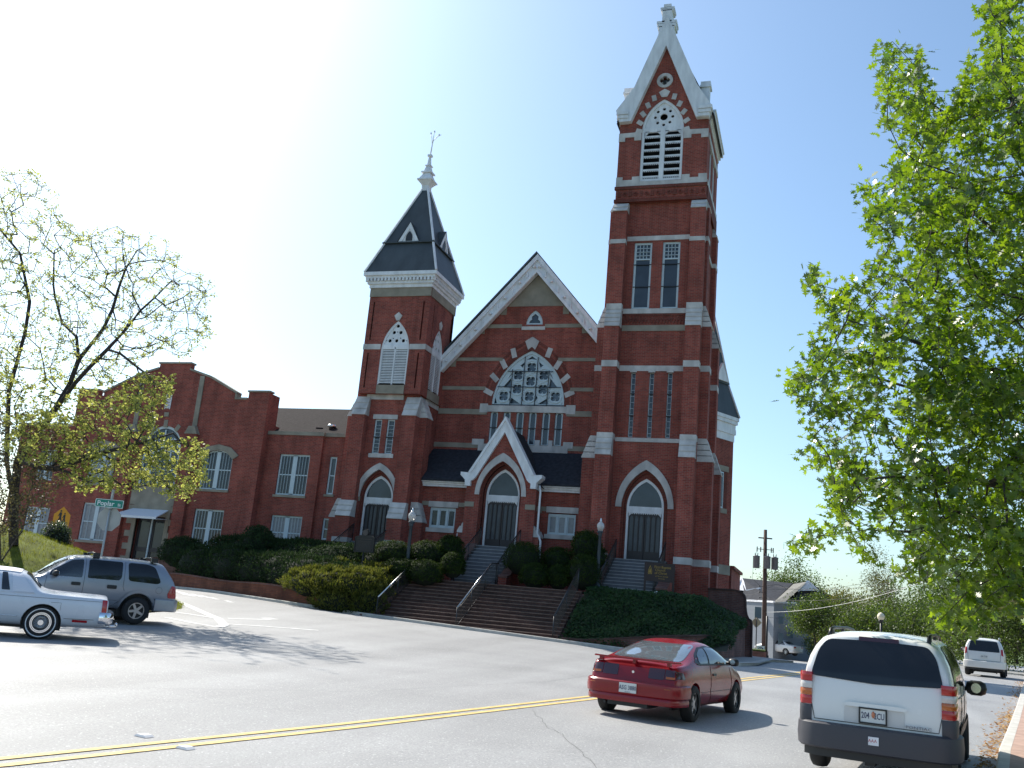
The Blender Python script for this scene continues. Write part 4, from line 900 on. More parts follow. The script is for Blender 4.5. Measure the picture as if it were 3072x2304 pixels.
m.ring([(-33.35, 8.38), (-32.75, 8.82), (-31.98, 8.98), (-31.2, 8.82), (-30.62, 8.38)], [(-33.0, 8.15), (-32.5, 8.58), (-31.98, 8.68), (-31.46, 8.58), (-30.98, 8.15)], -.07, .05, H0)
m.ring([(-41.2, 8.38), (-40.6, 8.82), (-39.85, 8.98), (-39.1, 8.82), (-38.5, 8.38)], [(-40.85, 8.15), (-40.35, 8.58), (-39.85, 8.66), (-39.4, 8.58), (-38.88, 8.15)], -.07, .05, H0)
for a in range(5):
    t = PI*(.12+.19*a); voussoir(m, H0, -35.85+1.52*math.cos(t), 8.6+1.5*math.sin(t), -35.85, 8.6, .42, .26)
for x0, x1, z in ((-33.0, -30.95, 6.3), (-33.0, -30.95, 3.08), (-40.9, -38.8, 6.3), (-40.75, -38.6, 3.0)): m.box(x0, x1, -.07, .1, z, z+.13, 0, H0)
for x0, x1, z in ((-28.0, -26.0, 6.2), (-28.0, -25.95, 3.27)): m.box(x0, x1, -.22, .0, z, z+.13, 0, W0)
m.box(-44.8, -42.85, -.06, .1, 2.85, 2.98, 0, W0); m.box(-25.0, -24.4, -.05, .1, 6.38, 6.5, 0, W0)
# quoined door surround
m.box(-37.35, -34.35, -.05, .06, 5.35, 6.4, 0, H0)
m.box(-36.98, -36.72, -.07, .1, 1.5, 5.35, 0, H0); m.box(-34.72, -34.46, -.07, .1, 1.5, 5.35, 0, H0); m.box(-36.72, -34.72, -.07, .1, 4.72, 5.35, 0, H0)
for k in range(5):
    z = 2.1+k*.72; m.box(-37.35, -36.97, -.06, .06, z, z+.34, 0, H0); m.box(-34.47, -34.1, -.06, .06, z, z+.34, 0, H0)
m.box(-36.05, -35.75, -.05, .05, 10.5, 10.75, 0, H0)
hp(m, 'stone_trim', STONE_D)
m = MB()
for x in (-33.85, -37.98): m.box(x-.38, x+.38, -.22, .05, 1, 9.52, 0, H0)
hp(m, 'pilasters', BRICK)
m = MB()
for k in range(9): m.box(-36.1, -35.76, -.03, .02, 11.0+k*.09, 11.05+k*.09, 0, H0)
m.box(-36.12, -36.08, -.04, .02, 10.95, 11.85, 0, H0); m.box(-35.78, -35.74, -.04, .02, 10.95, 11.85, 0, H0); hp(m, 'vent_grille', WHITE)
def hwin(F, x0, x1, z0, z1, w=.1, top=None, n=2, glass=None, nb=3):
    """pair of sashes with thin vertical bars: window > pane"""
    outer = top or rect(x0, x1, z0, z1); m = MB(); cx = (x0+x1)/2
    zz1 = z1
    m.ring(outer, [(cx+(x-cx)*(1-.18/(x1-x0)), z0+.09+(z-z0)*(1-.18/(z1-z0))) for x, z in outer], w, w+.08, F, closed=True)
    if n == 2: m.box(cx-.13, cx+.13, w, w+.07, z0+.05, z1-.05, 0, F)
    zm_ = z0+(z1-z0)*.5; m.box(x0+.05, x1-.05, w+.01, w+.07, zm_-.03, zm_+.03, 0, F)
    hws = [(x0+.09, cx-.13), (cx+.13, x1-.09)] if n == 2 else [(x0+.09, x1-.09)]
    for a, b_ in hws:
        for k in range(1, nb+1): xx = a+(b_-a)*k/(nb+1); m.box(xx-.007, xx+.007, w-.02, w+.0, z0+.08, z1-.1, 0, F)
    o = hh(m.build('window', FRAME)); g = MB(); g.prism(outer, w+.05, w+.065, F); g.build('pane', glass or GLASS).parent = o
    return o
hwin(H0, -32.96, -31.0, 6.42, 8.68, top=up_r); hwin(H0, -40.8, -38.9, 6.42, 8.66, top=up_l, glass=CURTAIN)
hwin(H0, -32.93, -31.02, 3.2, 5.32); hwin(H0, -40.6, -38.72, 3.14, 5.29, glass=CURTAIN, nb=1)
hwin(W0, -27.93, -26.06, 6.33, 8.56, w=-.05); hwin(W0, -27.91, -26.02, 3.4, 5.23, w=-.05, glass=CURTAIN)
hwin(W0, -24.93, -24.5, 6.5, 8.54, n=1, nb=0); hwin(W0, -24.87, -24.45, 4.1, 5.24, n=1, nb=0)
hwin(W0, -44.7, -42.95, 2.98, 4.85, glass=CURTAIN, nb=1); hwin(W0, -44.55, -43.3, 6.45, 8.3, nb=1)
m = MB(); m.ring(bigw, arch(-35.85, 1.15, 6.55, 8.7, 9.82, 10), .08, .2, H0)
for x in (-36.45, -35.85, -35.25): m.box(x-.035, x+.035, .1, .18, 6.5, 9.75-abs(x+35.85)*.8, 0, H0)
for z in (7.4, 8.5): m.box(-37.0, -34.7, .1, .17, z-.03, z+.03, 0, H0)
for s in (-1, 1): m.ring(arch(-35.85+s*.6, .58, 8.5, 8.52, 9.3, 6), arch(-35.85+s*.6, .5, 8.5, 8.52, 9.2, 6), .1, .17, H0)
o = hh(m.build('arched_window', FRAME)); g = MB(); g.prism(bigw, .17, .18, H0); g.build('pane', GLASS).parent = o
m = MB()
for x0, x1 in ((-36.7, -35.75), (-35.69, -34.74)):
    m.prism(rect(x0, x1, 1.6, 4.7), .18, .24, H0, [rect(x0+.14, x1-.14, 3.0, 4.5), rect(x0+.14, x1-.14, 1.9, 2.75)])
d_ = hp(m, 'hall_door', DOOR); m = MB(); m.box(-36.7, -34.74, .21, .22, 1.6, 4.7, 0, H0); m.build('door_glass', GLASS).parent = d_
m = MB(); m.box(-35.76, -35.68, .1, .2, 1.6, 4.72, 0, H0); m.build('door_mullion', FRAME).parent = d_
m = MB(); A = [(-37.0, 5.15, 0), (-34.62, 5.15, 0), (-34.4, 4.62, -1.3), (-37.35, 4.62, -1.3)]
m.add([H0(*p) for p in A]+[H0(p[0], p[1]-.06, p[2]) for p in A]+[H0(-34.4, 4.5, -1.3), H0(-37.35, 4.5, -1.3)], [(0, 1, 2, 3), (7, 6, 5, 4), (3, 2, 8, 9), (0, 3, 7, 4), (1, 5, 6, 2)])
m.tube([H0(-37.3, 4.52, -1.25), H0(-37.0, 4.6, 0)], .02, 5); m.tube([H0(-34.45, 4.52, -1.25), H0(-34.62, 4.6, 0)], .02, 5)
hp(m, 'awning', mat('white_metal_awning', (.66, .68, .72), .45))
SOIL = mat('dark_soil', (.022, .026, .016), .95, var=.3, vs=4)
# ---------------------------------------------------------------- terraces, steps, walls in front of the church
def terr(x, y):
    z = 2.43
    if x < -17.4:
        yw = wall_y(x)+.25; t = sstep((y-yw)/5.5); base = G(x, yw)+.62
        z = base+(min(3.0, 2.5+(-17.4-x)*.05)-base)*t
    elif x > -9.4:
        t = max(0, min(1, (y-36.35)/3.9)); z = .38+(2.5-.38)*t
        if x > -5: z = z*(1-sstep((x+5)/2)*.45)+.4*sstep((x+5)/2)
    else: z = 2.43
    return z
vs = []; xs_ = span(-47, -17.4, 1.0)+[-17.35]+span(-9.45, -3.0, .6); 
tag(sheet('church_lawn_left', span(-47, -17.42, .9), [36.3+.25+k*.45 for k in range(26)], lambda x, y: terr(x, y) if y > wall_y(x)+.2 else G(x, y)-.6, DIRT), kind='structure')
tag(sheet('terrace', [-17.4, -9.4], [39.9, 41.0, 46.0], lambda x, y: 2.43, DIRT), kind='structure')
tag(sheet('church_bank', [-9.39]+span(-9.0, -3.05, .5), span(36.6, 46.2, .5), lambda x, y: terr(x, y)-.05, SOIL), kind='structure')
def flight(name, x0, x1, yf, yb, z0, z1, n, m, label, nose=None, side=None):
    """solid flight of n risers climbing in +Y"""
    o_ = empty(name, ((x0+x1)/2, yf, z0), 0, label, 'stairs'); b = MB(); run = (yb-yf)/n; rise = (z1-z0)/n
    for k in range(n):
        b.box(x0, x1, yf+k*run, yb, z0+(k-1)*rise if k else z0-1.2, z0+(k+1)*rise-.035)
    s_ = b.build('risers', m); s_.parent = o_; s_.matrix_parent_inverse = Matrix.Translation((-(x0+x1)/2, -yf, -z0))
    b = MB()
    for k in range(n): b.box(x0-.01, x1+.01, yf+k*run-.025, yf+(k+1)*run+.002, z0+(k+1)*rise-.035, z0+(k+1)*rise)
    t_ = b.build('treads', nose or m); t_.parent = o_; t_.matrix_parent_inverse = Matrix.Translation((-(x0+x1)/2, -yf, -z0))
    return o_
STEP_T = mat('worn_step_edge', (.155, .105, .085), .8, var=.35, vs=5)
flight('lower_steps', -17.35, -9.45, 36.1, 39.95, .33, 2.43, 14, BRICK_S, 'wide dark brown brick steps rising from the kerb to the church terrace', STEP_T)
GRS = mat('shaded_riser_stone', (.13, .13, .14), .8, var=.15, vs=4)  # darker than the treads: shadow lines painted into the riser colour
GST = mat('grey_step_stone', (.30, .30, .31), .75, var=.12, vs=4)
flight('central_steps', -16.02, -13.75, 41.35, 44.55, 2.43, 4.36, 11, GRS, 'grey stone steps climbing to the middle church door under the small white gable', GST)
flight('right_steps', -9.15, -6.6, 41.6, 44.75, 2.45, 4.2, 11, GRS, 'grey stone steps climbing to the tall tower door behind the brown church sign', GST)
flight('left_steps', -23.3, -20.9, 41.7, 44.9, 2.55, 4.15, 10, GRS, 'grey stone steps climbing to the spired tower door behind the historical marker', GST)
# cheek walls of the stairs
def cheek(x0, x1, yf, yb, z0, z1, label, h=.35):
    o_ = empty('stair_wall', ((x0+x1)/2, yf, z0), 0, label, 'stair wall'); I = Matrix.Translation((-(x0+x1)/2, -yf, -z0))
    P = [(yf-.35, z0-.3), (yf-.35, z0+h), (yf+.1, z0+h+.1), (yb, z1+h), (yb, z0-.3)]
    b = MB(); b.prism(P, x0, x1, lambda u, v, w: Vector((w, u, v))); w_ = b.build('brick_body', BRICK); w_.parent = o_; w_.matrix_parent_inverse = I
    b = MB(); b.prism([(yf-.4, z0+h), (yf-.4, z0+h+.08), (yf+.1, z0+h+.18), (yb, z1+h+.08), (yb, z1+h), (yf+.1, z0+h+.1)], x0-.04, x1+.04, lambda u, v, w: Vector((w, u, v))); c_ = b.build('coping', BRICK_W); c_.parent = o_; c_.matrix_parent_inverse = I
cheek(-16.5, -16.06, 41.5, 44.4, 2.43, 4.0, 'sloping red brick wall on the left of the middle church steps')
cheek(-13.7, -13.3, 41.5, 44.4, 2.43, 3.9, 'sloping red brick wall on the right of the middle church steps')
cheek(-9.6, -9.2, 41.8, 44.5, 2.45, 3.9, 'sloping red brick wall on the left of the tall tower steps')
cheek(-6.55, -6.15, 41.8, 44.3, 2.45, 3.5, 'sloping red brick wall on the right of the tall tower steps')
cheek(-23.8, -23.35, 42.0, 44.6, 2.5, 3.5, 'sloping red brick wall on the left of the spired tower steps')
cheek(-17.75, -17.38, 36.3, 39.9, .55, 2.2, 'brown brick side wall of the wide lower steps, under the juniper', .1)
cheek(-9.44, -9.24, 36.4, 39.9, .15, 2.15, 'brown brick side wall of the wide lower steps, beside the ivy bank', .1)
# retaining walls
def gwall(name, pts, label, th=.3, m=BRICK_W, cop=True, base=-.8):
    """pts = [(x,y,top)]"""
    o_ = empty(name, (pts[0][0], pts[0][1], 0), 0, label, 'wall'); I = Matrix.Translation((-pts[0][0], -pts[0][1], 0))
    def strip(th0, th1, zb, zt_, mt, nm):
        vs = []
        for i, p in enumerate(pts):
            a, c = pts[max(0, i-1)], pts[min(len(pts)-1, i+1)]; d = Vector((c[0]-a[0], c[1]-a[1])).normalized(); nx, ny = -d.y, d.x
            for s, z in ((th0, zb(p)), (th0, zt_(p)), (th1, zt_(p)), (th1, zb(p))): vs.append((p[0]+nx*s, p[1]+ny*s, z))
        n = len(pts); fs = [(4*i+j, 4*i+(j+1) % 4, 4*i+4+(j+1) % 4, 4*i+4+j) for i in range(n-1) for j in range(4)]+[(0, 1, 2, 3), (4*n-1, 4*n-2, 4*n-3, 4*n-4)]
        b = MB(); b.add(vs, fs); q_ = b.build(nm, mt); q_.parent = o_; q_.matrix_parent_inverse = I
    strip(0, th, lambda p: base, lambda p: p[2], m, 'brick_body')
    if cop: strip(-.03, th+.03, lambda p: p[2], lambda p: p[2]+.07, BRICK_W if m is not BRICK_W else BRICK_S, 'coping')
    return o_
wl = [(x, wall_y(x)-.02, G(x, wall_y(x))+.62+.06*math.sin(x)) for x in [-17.75-k*.65 for k in range(21)]][::-1]
RW = brick_mat('retaining_wall_brick', (.24, .085, .05), (.17, .06, .04), (.13, .07, .05), .4)
gwall('retaining_wall', wl, 'low red brick retaining wall along the street below the dark hedge', m=RW)
gwall('ivy_wall', [(-9.35, 36.35, .5), (-8.5, 36.35, .5), (-7.2, 36.35, .68), (-5.2, 36.5, .95), (-4.2, 36.9, 1.03), (-3.6, 37.8, 1.1), (-3.3, 40.0, 1.2), (-3.1, 43.0, 1.4), (-2.95, 44.8, 1.6)], 'low brick wall curving round the street corner under the ivy bank')
cwp = [(-5.3, 3.05), (-4.73, 3.1), (-3.6, 3.14)]+[(-3.6+.55*math.sin(t*PI/12), 2.74+.4*math.cos(t*PI/12)) for t in range(1, 7)]+[(-3.03, 2.35), (-2.98, 2.1), (-2.9, 1.93), (-2.78, 1.86), (-2.74, 1.7), (-2.72, -.4)]
cw = empty('garden_wall', (-4, 45.0, 0), 0, 'brown brick wall with curved shoulder at the right corner of the church', 'wall'); I = Matrix.Translation((4, -45, 0))
b = MB(); b.prism([(-5.3, -.4)]+cwp, 0, .34, lambda u, v, w: Vector((u, 45.1+w, v))); q_ = b.build('brick_body', BRICK_W); q_.parent = cw; q_.matrix_parent_inverse = I
b = MB(); b.ring(cwp, [(x+(.07 if i > 3 else 0), z+(.07 if i < 10 else .03)) for i, (x, z) in enumerate(cwp)], -.05, .39, lambda u, v, w: Vector((u, 45.1+w, v))); q_ = b.build('coping', BRICK_S); q_.parent = cw; q_.matrix_parent_inverse = I
# railings
def railing(pts, label, h=.9, post_n=None, bright=None, bal=True, scroll=False):
    """iron handrail following pts [(x,y,z ground)]; railing > handrail, balusters"""
    o_ = empty('handrail', pts[0], 0, label, 'handrail'); I = Matrix.Translation(-Vector(pts[0]))
    top = [Vector((p[0], p[1], p[2]+h)) for p in pts]
    b = MB(); b.tube(top, .028, 8)
    if scroll: e = top[0]; b.tube([e+Vector((0, -.12*math.sin(t), -.12+.12*math.cos(t))) for t in [k*.5 for k in range(8)]], .02, 6)
    q_ = b.build('rail', bright or IRON); q_.parent = o_; q_.matrix_parent_inverse = I
    b = MB()
    L = sum((top[i+1]-top[i]).length for i in range(len(top)-1)); n = max(2, int(L/.125)); np_ = max(2, int(L/1.5)+1)
    def P(t):
        d = t*L
        for i in range(len(top)-1):
            l = (top[i+1]-top[i]).length
            if d <= l or i == len(top)-2: return top[i].lerp(top[i+1], min(1, d/l))
            d -= l
    if bal:
        for k in range(n+1): p = P(k/n); b.tube([p, p-Vector((0, 0, h-.1))], .008, 4, caps=False)
        b.tube([P(k/8)-Vector((0, 0, h-.1)) for k in range(9)], .012, 4)
        b.tube([P(k/8)-Vector((0, 0, .12)) for k in range(9)], .010, 4)
    for k in range(np_): p = P(k/(np_-1)); b.tube([p+Vector((0, 0, .02)), p-Vector((0, 0, h+.05))], .022, 6)
    q_ = b.build('balusters', IRON); q_.parent = o_; q_.matrix_parent_inverse = I
railing([(-17.2, 36.2, .55), (-17.2, 39.9, 2.43)], 'bright steel handrail on the left side of the wide lower steps, by the juniper', bright=STEEL)
o_ = railing([(-13.66, 36.2, .42), (-13.66, 39.95, 2.43), (-13.66, 41.0, 2.5)], 'iron handrail up the middle of the wide lower steps', bright=mat('worn_steel_rail', (.35, .35, .36), .25, metal=.9))
railing([(-9.65, 36.3, .35), (-9.65, 39.9, 2.43)], 'black iron railing on the right side of the wide lower steps, by the ivy bank', h=.95)
railing([(-15.9, 41.3, 2.5), (-15.9, 44.5, 4.36)], 'black iron railing on the left of the middle church steps', scroll=True)
railing([(-13.85, 41.3, 2.5), (-13.85, 44.5, 4.36)], 'black iron railing on the right of the middle church steps', scroll=True)
railing([(-9.05, 41.6, 2.5), (-9.05, 44.6, 4.2)], 'black iron railing on the left of the tall tower steps')
railing([(-6.7, 41.6, 2.5), (-6.7, 44.6, 4.2)], 'black iron railing on the right of the tall tower steps, behind the brown sign')
railing([(-23.1, 41.8, 2.6), (-23.1, 44.7, 4.15)], 'black iron railing on the left of the spired tower steps')
railing([(-21.0, 41.8, 2.6), (-21.0, 44.7, 4.15)], 'black iron railing on the right of the spired tower steps, by the boxwoods')

# ---------------------------------------------------------------- street lamps
LGL, nt_, b_ = _new('lamp_glass'); b_.inputs['Base Color'].default_value = (.75, .73, .72, 1); b_.inputs['Roughness'].default_value = .12; b_.inputs['Alpha'].default_value = 1; b_.inputs['Transmission Weight'].default_value = .35
LPM = mat('dark_blue_lamp_paint', (.035, .05, .065), .45)
def lamp(loc, H, label, group='street lamps by the church'):
    o_ = empty('street_lamp', loc, 0, label, 'street lamp', group); s = H/3.75
    b = MB(); b.lathe([(r*s, z*s) for r, z in ((.27, 0), (.27, .1), (.2, .14), (.2, .3), (.13, .42), (.13, .6), (.1, .68))], (0, 0, 0), 16); q_ = b.build('base', LPM); q_.parent = o_
    b = MB(); b.lathe([(r*s, z*s) for r, z in ((.1, .66), (.095, 1.5), (.08, 2.95), (.13, 3.0), (.09, 3.06), (.15, 3.12), (.17, 3.2))], (0, 0, 0), 12); q_ = b.build('post', LPM); q_.parent = o_
    b = MB(); b.lathe([(r*s, z*s) for r, z in ((.12, 3.2), (.2, 3.42), (.21, 3.5), (.19, 3.58), (.08, 3.7), (.05, 3.75))], (0, 0, 0), 14); q_ = b.build('globe', LGL); q_.parent = o_
    b = MB(); b.lathe([(r*s, z*s) for r, z in ((.06, 3.73), (.07, 3.77), (.03, 3.82), (.045, 3.86), (0, 3.92))], (0, 0, 0), 10); q_ = b.build('finial', STEEL); q_.parent = o_
    return o_
lamp((-17.5, 39.45, 2.1), 3.3, 'dark blue post lamp with glass lantern rising from the juniper near the left handrail')
lamp((-9.12, 41.24, 2.5), 3.1, 'dark blue post lamp with glass lantern between the boxwoods and the tall tower steps')

# ---------------------------------------------------------------- historical marker
hm = empty('historical_marker', (-19.42, 38.84, 1.6), math.radians(-8), 'dark cast-metal historical marker with a round crest on a pole in the juniper', 'sign')
MK = mat('marker_metal', (.02, .018, .018), .6)
b = MB(); b.tube([(0, 0, 0), (0, 0, 1.75)], .04, 8); q_ = b.build('pole', MK); q_.parent = hm
b = MB(); PL = lambda u, v, w: Vector((u, w-.03, v))
b.prism([(-.53, 1.75), (-.53, 2.42), (-.34, 2.5), (-.2, 2.52), (.2, 2.52), (.34, 2.5), (.53, 2.42), (.53, 1.75)], 0, .06, PL); b.ring(rect(-.53, .53, 1.75, 2.44), rect(-.49, .49, 1.79, 2.40), -.02, .08, PL, closed=True)
q_ = b.build('plaque', MK); q_.parent = hm
b = MB(); b.prism(circ(0, 2.63, .17, 18), -.01, .07, PL); q_ = b.build('crest_disc', MK); q_.parent = hm
b = MB(); b.prism(circ(0, 2.63, .13, 18), -.02, -.011, PL); b.box(-.4, .4, -.015, 0, 2.33, 2.345, 0, PL)
r_ = random.Random(4)
for k in range(9): w = r_.uniform(.34, .44); b.box(-w, w, -.012, 0, 2.24-k*.05, 2.252-k*.05, 0, PL)
q_ = b.build('raised_lettering', mat('worn_marker_letters', (.075, .062, .058), .6)); q_.parent = hm

# ---------------------------------------------------------------- church sign
cs = empty('church_sign', (-6.45, 41.6, 2.4), math.radians(18), 'dark brown church name sign with gold lettering on two posts above the ivy bank', 'sign')
SB = mat('sign_brown', (.030, .016, .016), .5); GOLD = mat('gold_letters', (.42, .27, .045), .55)
b = MB()
for x in (-.62, .62): b.box(x-.04, x+.04, -.04, .04, -.2, 1.55)
q_ = b.build('post', SB); q_.parent = cs
b = MB(); b.box(-.62, .62, -.03, .03, .75, 1.5); b.box(-.64, .64, -.045, .045, 1.5, 1.55); q_ = b.build('board', SB); q_.parent = cs
M_ = lambda x, z: Matrix.Translation((x, -.034, z)) @ Matrix.Rotation(PI/2, 4, 'X')
text_obj('First Baptist', .15, M_(.12, 1.37), GOLD, 'lettering', cs); text_obj('Church', .15, M_(.02, 1.24), GOLD, 'lettering', cs)
text_obj('of Christ', .15, M_(.05, 1.11), GOLD, 'lettering', cs); text_obj('at Macon, Georgia', .075, M_(.1, .98), GOLD, 'lettering', cs); text_obj('Welcome', .07, M_(.1, .88), GOLD, 'lettering', cs)
b = MB(); E2 = lambda u, v, w: Vector((u, -.034-w, v))
b.ring([(-.5, 1.05), (-.5, 1.2), (-.42, 1.43), (-.34, 1.2), (-.34, 1.05)], [(-.48, 1.07), (-.48, 1.2), (-.42, 1.38), (-.36, 1.2), (-.36, 1.07)], 0, .006, E2, closed=True)
b.prism([(-.45, 1.1), (-.455, 1.18), (-.42, 1.3), (-.385, 1.18), (-.39, 1.1)], 0, .006, E2); q_ = b.build('emblem', GOLD); q_.parent = cs
# low brick plinth and spotlight under the sign
pb = empty('sign_plinth', (-5.9, 41.0, 2.0), 0, 'low dark brick plinth in the ivy below the church sign', 'plinth')
b = MB(); b.box(-6.6, -5.2, 40.9, 41.3, 1.4, 2.5); q_ = b.build('brick_body', BRICK_W); q_.parent = pb; q_.matrix_parent_inverse = Matrix.Translation((5.9, -41, -2))
b = MB(); b.box(-6.65, -5.15, 40.85, 41.35, 2.5, 2.56); q_ = b.build('cap', BRICK_S); q_.parent = pb; q_.matrix_parent_inverse = Matrix.Translation((5.9, -41, -2))
sp_ = empty('spotlight', (-6.45, 40.75, 2.3), 0, 'small white floodlight standing in the ivy at the foot of the church sign', 'floodlight')
b = MB(); b.box(-.12, .12, -.08, .1, 0, .22); b.box(-.14, .14, -.1, -.07, .02, .2); b.box(-.03, .03, -.02, .02, -.3, .02); q_ = b.build('housing', WHITE); q_.parent = sp_
b = MB(); b.lathe([(.09, 0), (.1, .1), (.06, .16), (0, .18)], (0.03, 0, .24), 10); q_ = b.build('lamp_head', WHITE); q_.parent = sp_
# round reflectors beside the yellow line
for i, (x, y) in enumerate(((-6.68, 8.8), (-5.98, 8.55))):
    mk = MB(); mk.add([(-.09, -.06, 0), (.09, -.06, 0), (.09, .06, 0), (-.09, .06, 0), (-.055, -.05, .022), (.055, -.05, .022), (.055, .05, .022), (-.055, .05, .022)], [(3, 2, 1, 0), (4, 5, 6, 7), (0, 1, 5, 4), (1, 2, 6, 5), (2, 3, 7, 6), (3, 0, 4, 7)])
    q_ = mk.build('road_stud', mat('white_stud', (.75, .72, .7), .4)); q_.location = (x, y, G(x, y)+.004); q_.rotation_euler = (0, 0, -.2); tag(q_, ('white raised road stud on the church side of the yellow lines', 'white raised road stud on the near side of the yellow lines')[i], 'road stud', 'road studs by the yellow lines')
# ---------------------------------------------------------------- vehicles
def paint(name, col, rough=.22, metal=0.0, coat=.35):
    m, nt, b = _new(name); N, L = nt.nodes, nt.links
    tc = N.new('ShaderNodeTexCoord'); n = N.new('ShaderNodeTexNoise'); n.inputs['Scale'].default_value = 2.5; n.inputs['Detail'].default_value = 5; L.new(tc.outputs['Object'], n.inputs[0])
    mr = N.new('ShaderNodeMapRange'); mr.inputs[3].default_value = rough*.7; mr.inputs[4].default_value = rough*1.6; L.new(n.outputs[0], mr.inputs[0]); L.new(mr.outputs[0], b.inputs['Roughness'])
    b.inputs['Base Color'].default_value = (*col, 1); b.inputs['Metallic'].default_value = metal; b.inputs['Coat Weight'].default_value = coat; b.inputs['Coat Roughness'].default_value = .06
    return m
P_RED = paint('red_car_paint', (.21, .004, .010), .2, coat=.12); P_WHITE = paint('white_car_paint', (.72, .72, .70)); P_SILVER = paint('silver_grey_paint', (.30, .32, .36), .3, .5)
P_PALE = paint('pale_blue_white_paint', (.60, .64, .70), .25); VINYL = mat('white_vinyl_roof', (.66, .68, .74), .6, bump=.3, bs=60)
CGL = mat('car_glass', (.012, .014, .017), .03, spec=.9, coat=.3); CGL2 = mat('tinted_glass', (.008, .009, .011), .05, spec=.6, var=.4, vs=2)
SKYGL = mat('sky_lightened_glass', (.11, .14, .16), .04, spec=1.0, coat=1.0)  # base colour lightened in place of the sky reflected in the glass
CLAD = mat('grey_cladding', (.045, .045, .055), .5); BLK = mat('black_plastic', (.012, .012, .013), .45); RUB = mat('tyre_rubber', (.016, .016, .017), .8, bump=.3, bs=60)
TAIL = mat('red_lens', (.38, .008, .012), .12, coat=.6); AMB = mat('amber_lens', (.42, .10, .012), .12, coat=.6); CLR = mat('clear_lens', (.55, .52, .5), .12, coat=.6); TAILD = mat('smoked_lens', (.045, .008, .012), .12, coat=.8)
ALLOY = mat('alloy_rim', (.42, .42, .43), .32, metal=.85); CHR = mat('chrome', (.8, .8, .82), .1, metal=1.0); PLATE = mat('number_plate', (.62, .64, .62), .4); PTXT = mat('plate_lettering', (.03, .035, .09), .5)
def catmull(rows, n=4):
    out = []; R = [np.array(r, float) for r in rows]
    for i in range(len(R)-1):
        p0, p1, p2, p3 = R[max(0, i-1)], R[i], R[i+1], R[min(len(R)-1, i+2)]
        for k in range(n):
            t = k/n; out.append(.5*((2*p1)+(-p0+p2)*t+(2*p0-5*p1+4*p2-p3)*t*t+(-p0+3*p1-3*p2+p3)*t**3))
    out.append(R[-1]); return out
def body_mesh(rows, wheels, wr, sub_=1, n=3, bulge=.03):
    """rows: x,zb,wb,zs,ws,zbelt,wbelt,ztop,wtop,crown + 9 dx values; arches cut with a boolean"""
    secs = []
    R = [list(r)+([0]*(19-len(r))) for r in rows]
    for r in catmull(R, n):
        x, zb, wb, zs, ws, zl, wl, zt_, wt, cr = r[:10]; dx = r[10:19]
        hp_ = [(0, zb), (wb*.78, zb), (wb, zb+.05), (ws, zs), (wl, zl), ((wl*.5+wt*.5)+bulge*min(1, (zt_-zl)*3), (zl+zt_)/2), (wt, zt_-.05), (wt*.74, zt_), (0, zt_+cr)]
        secs.append([(x+dx[i], p[0], p[1]) for i, p in enumerate(hp_)])
    vs = []; idx = []
    for s in secs:
        row = []
        for i, (x, y, z) in enumerate(s): row.append(len(vs)); vs.append((x, y, z))
        for i in range(7, 0, -1): x, y, z = s[i]; row.append(len(vs)); vs.append((x, -y, z))
        idx.append(row)
    fs = []; m = 16
    for a, b in zip(idx, idx[1:]):
        for i in range(m): j = (i+1) % m; fs.append((a[i], a[j], b[j], b[i]))
    for row, fl in ((idx[0], 0), (idx[-1], 1)):
        Lr = row[:9]; Rr = [row[0]]+[row[16-i] for i in range(1, 8)]+[row[8]]
        for i in range(8):
            q = [Lr[i], Lr[i+1], Rr[i+1], Rr[i]]; q = [v for k, v in enumerate(q) if v not in q[:k]]
            fs.append(tuple(q) if fl else tuple(reversed(q)))
    me = bpy.data.meshes.new('body'); me.from_pydata(vs, [], fs)
    bm = bmesh.new(); bm.from_mesh(me); bmesh.ops.recalc_face_normals(bm, faces=bm.faces); bm.to_mesh(me); bm.free()
    o = bpy.data.objects.new('body', me); C.objects.link(o)
    sm = o.modifiers.new('s', 'SUBSURF'); sm.levels = sub_; sm.render_levels = sub_
    cut = MB()
    for wx in wheels:
        for s in (-1, 1):
            k = 28; ring_ = [(wx+wr*math.cos(2*PI*i/k), wr*math.sin(2*PI*i/k)) for i in range(k)]
            cut.prism([(p[0], p[1]+wr*.86) for p in ring_], s*.52, s*1.3, lambda u, v, w: Vector((u, w, v)))
    co = cut.build('cut', BLK)
    bo = o.modifiers.new('b', 'BOOLEAN'); bo.operation = 'DIFFERENCE'; bo.object = co; bo.solver = 'EXACT'
    bpy.context.view_layer.update()
    me2 = bpy.data.meshes.new_from_object(o.evaluated_get(bpy.context.evaluated_depsgraph_get()))
    bpy.data.objects.remove(o); bpy.data.objects.remove(co)
    me2.polygons.foreach_set('use_smooth', [True]*len(me2.polygons))
    try: me2.set_sharp_from_angle(angle=math.radians(38))
    except Exception: pass
    return me2
def rc(poly, r=.05, n=4):
    """round the corners of a polygon"""
    out = []; m = len(poly)
    for i in range(m):
        p, a, b = Vector(poly[i]), Vector(poly[i-1]), Vector(poly[(i+1) % m]); da, db = (a-p), (b-p); ra = min(r, da.length*.45); rb = min(r, db.length*.45)
        A, B = p+da.normalized()*ra, p+db.normalized()*rb
        for k in range(n+1): t = k/n; out.append(tuple(A*(1-t)**2+p*2*t*(1-t)+B*t*t))
    return out
PROJ = {'L': (lambda u, v: Vector((u, 3, v)), Vector((0, -1, 0))), 'R': (lambda u, v: Vector((u, -3, v)), Vector((0, 1, 0))), 'B': (lambda u, v: Vector((-3, u, v)), Vector((1, 0, 0))),
        'F': (lambda u, v: Vector((9, u, v)), Vector((-1, 0, 0))), 'T': (lambda u, v: Vector((u, v, 4)), Vector((0, 0, -1)))}
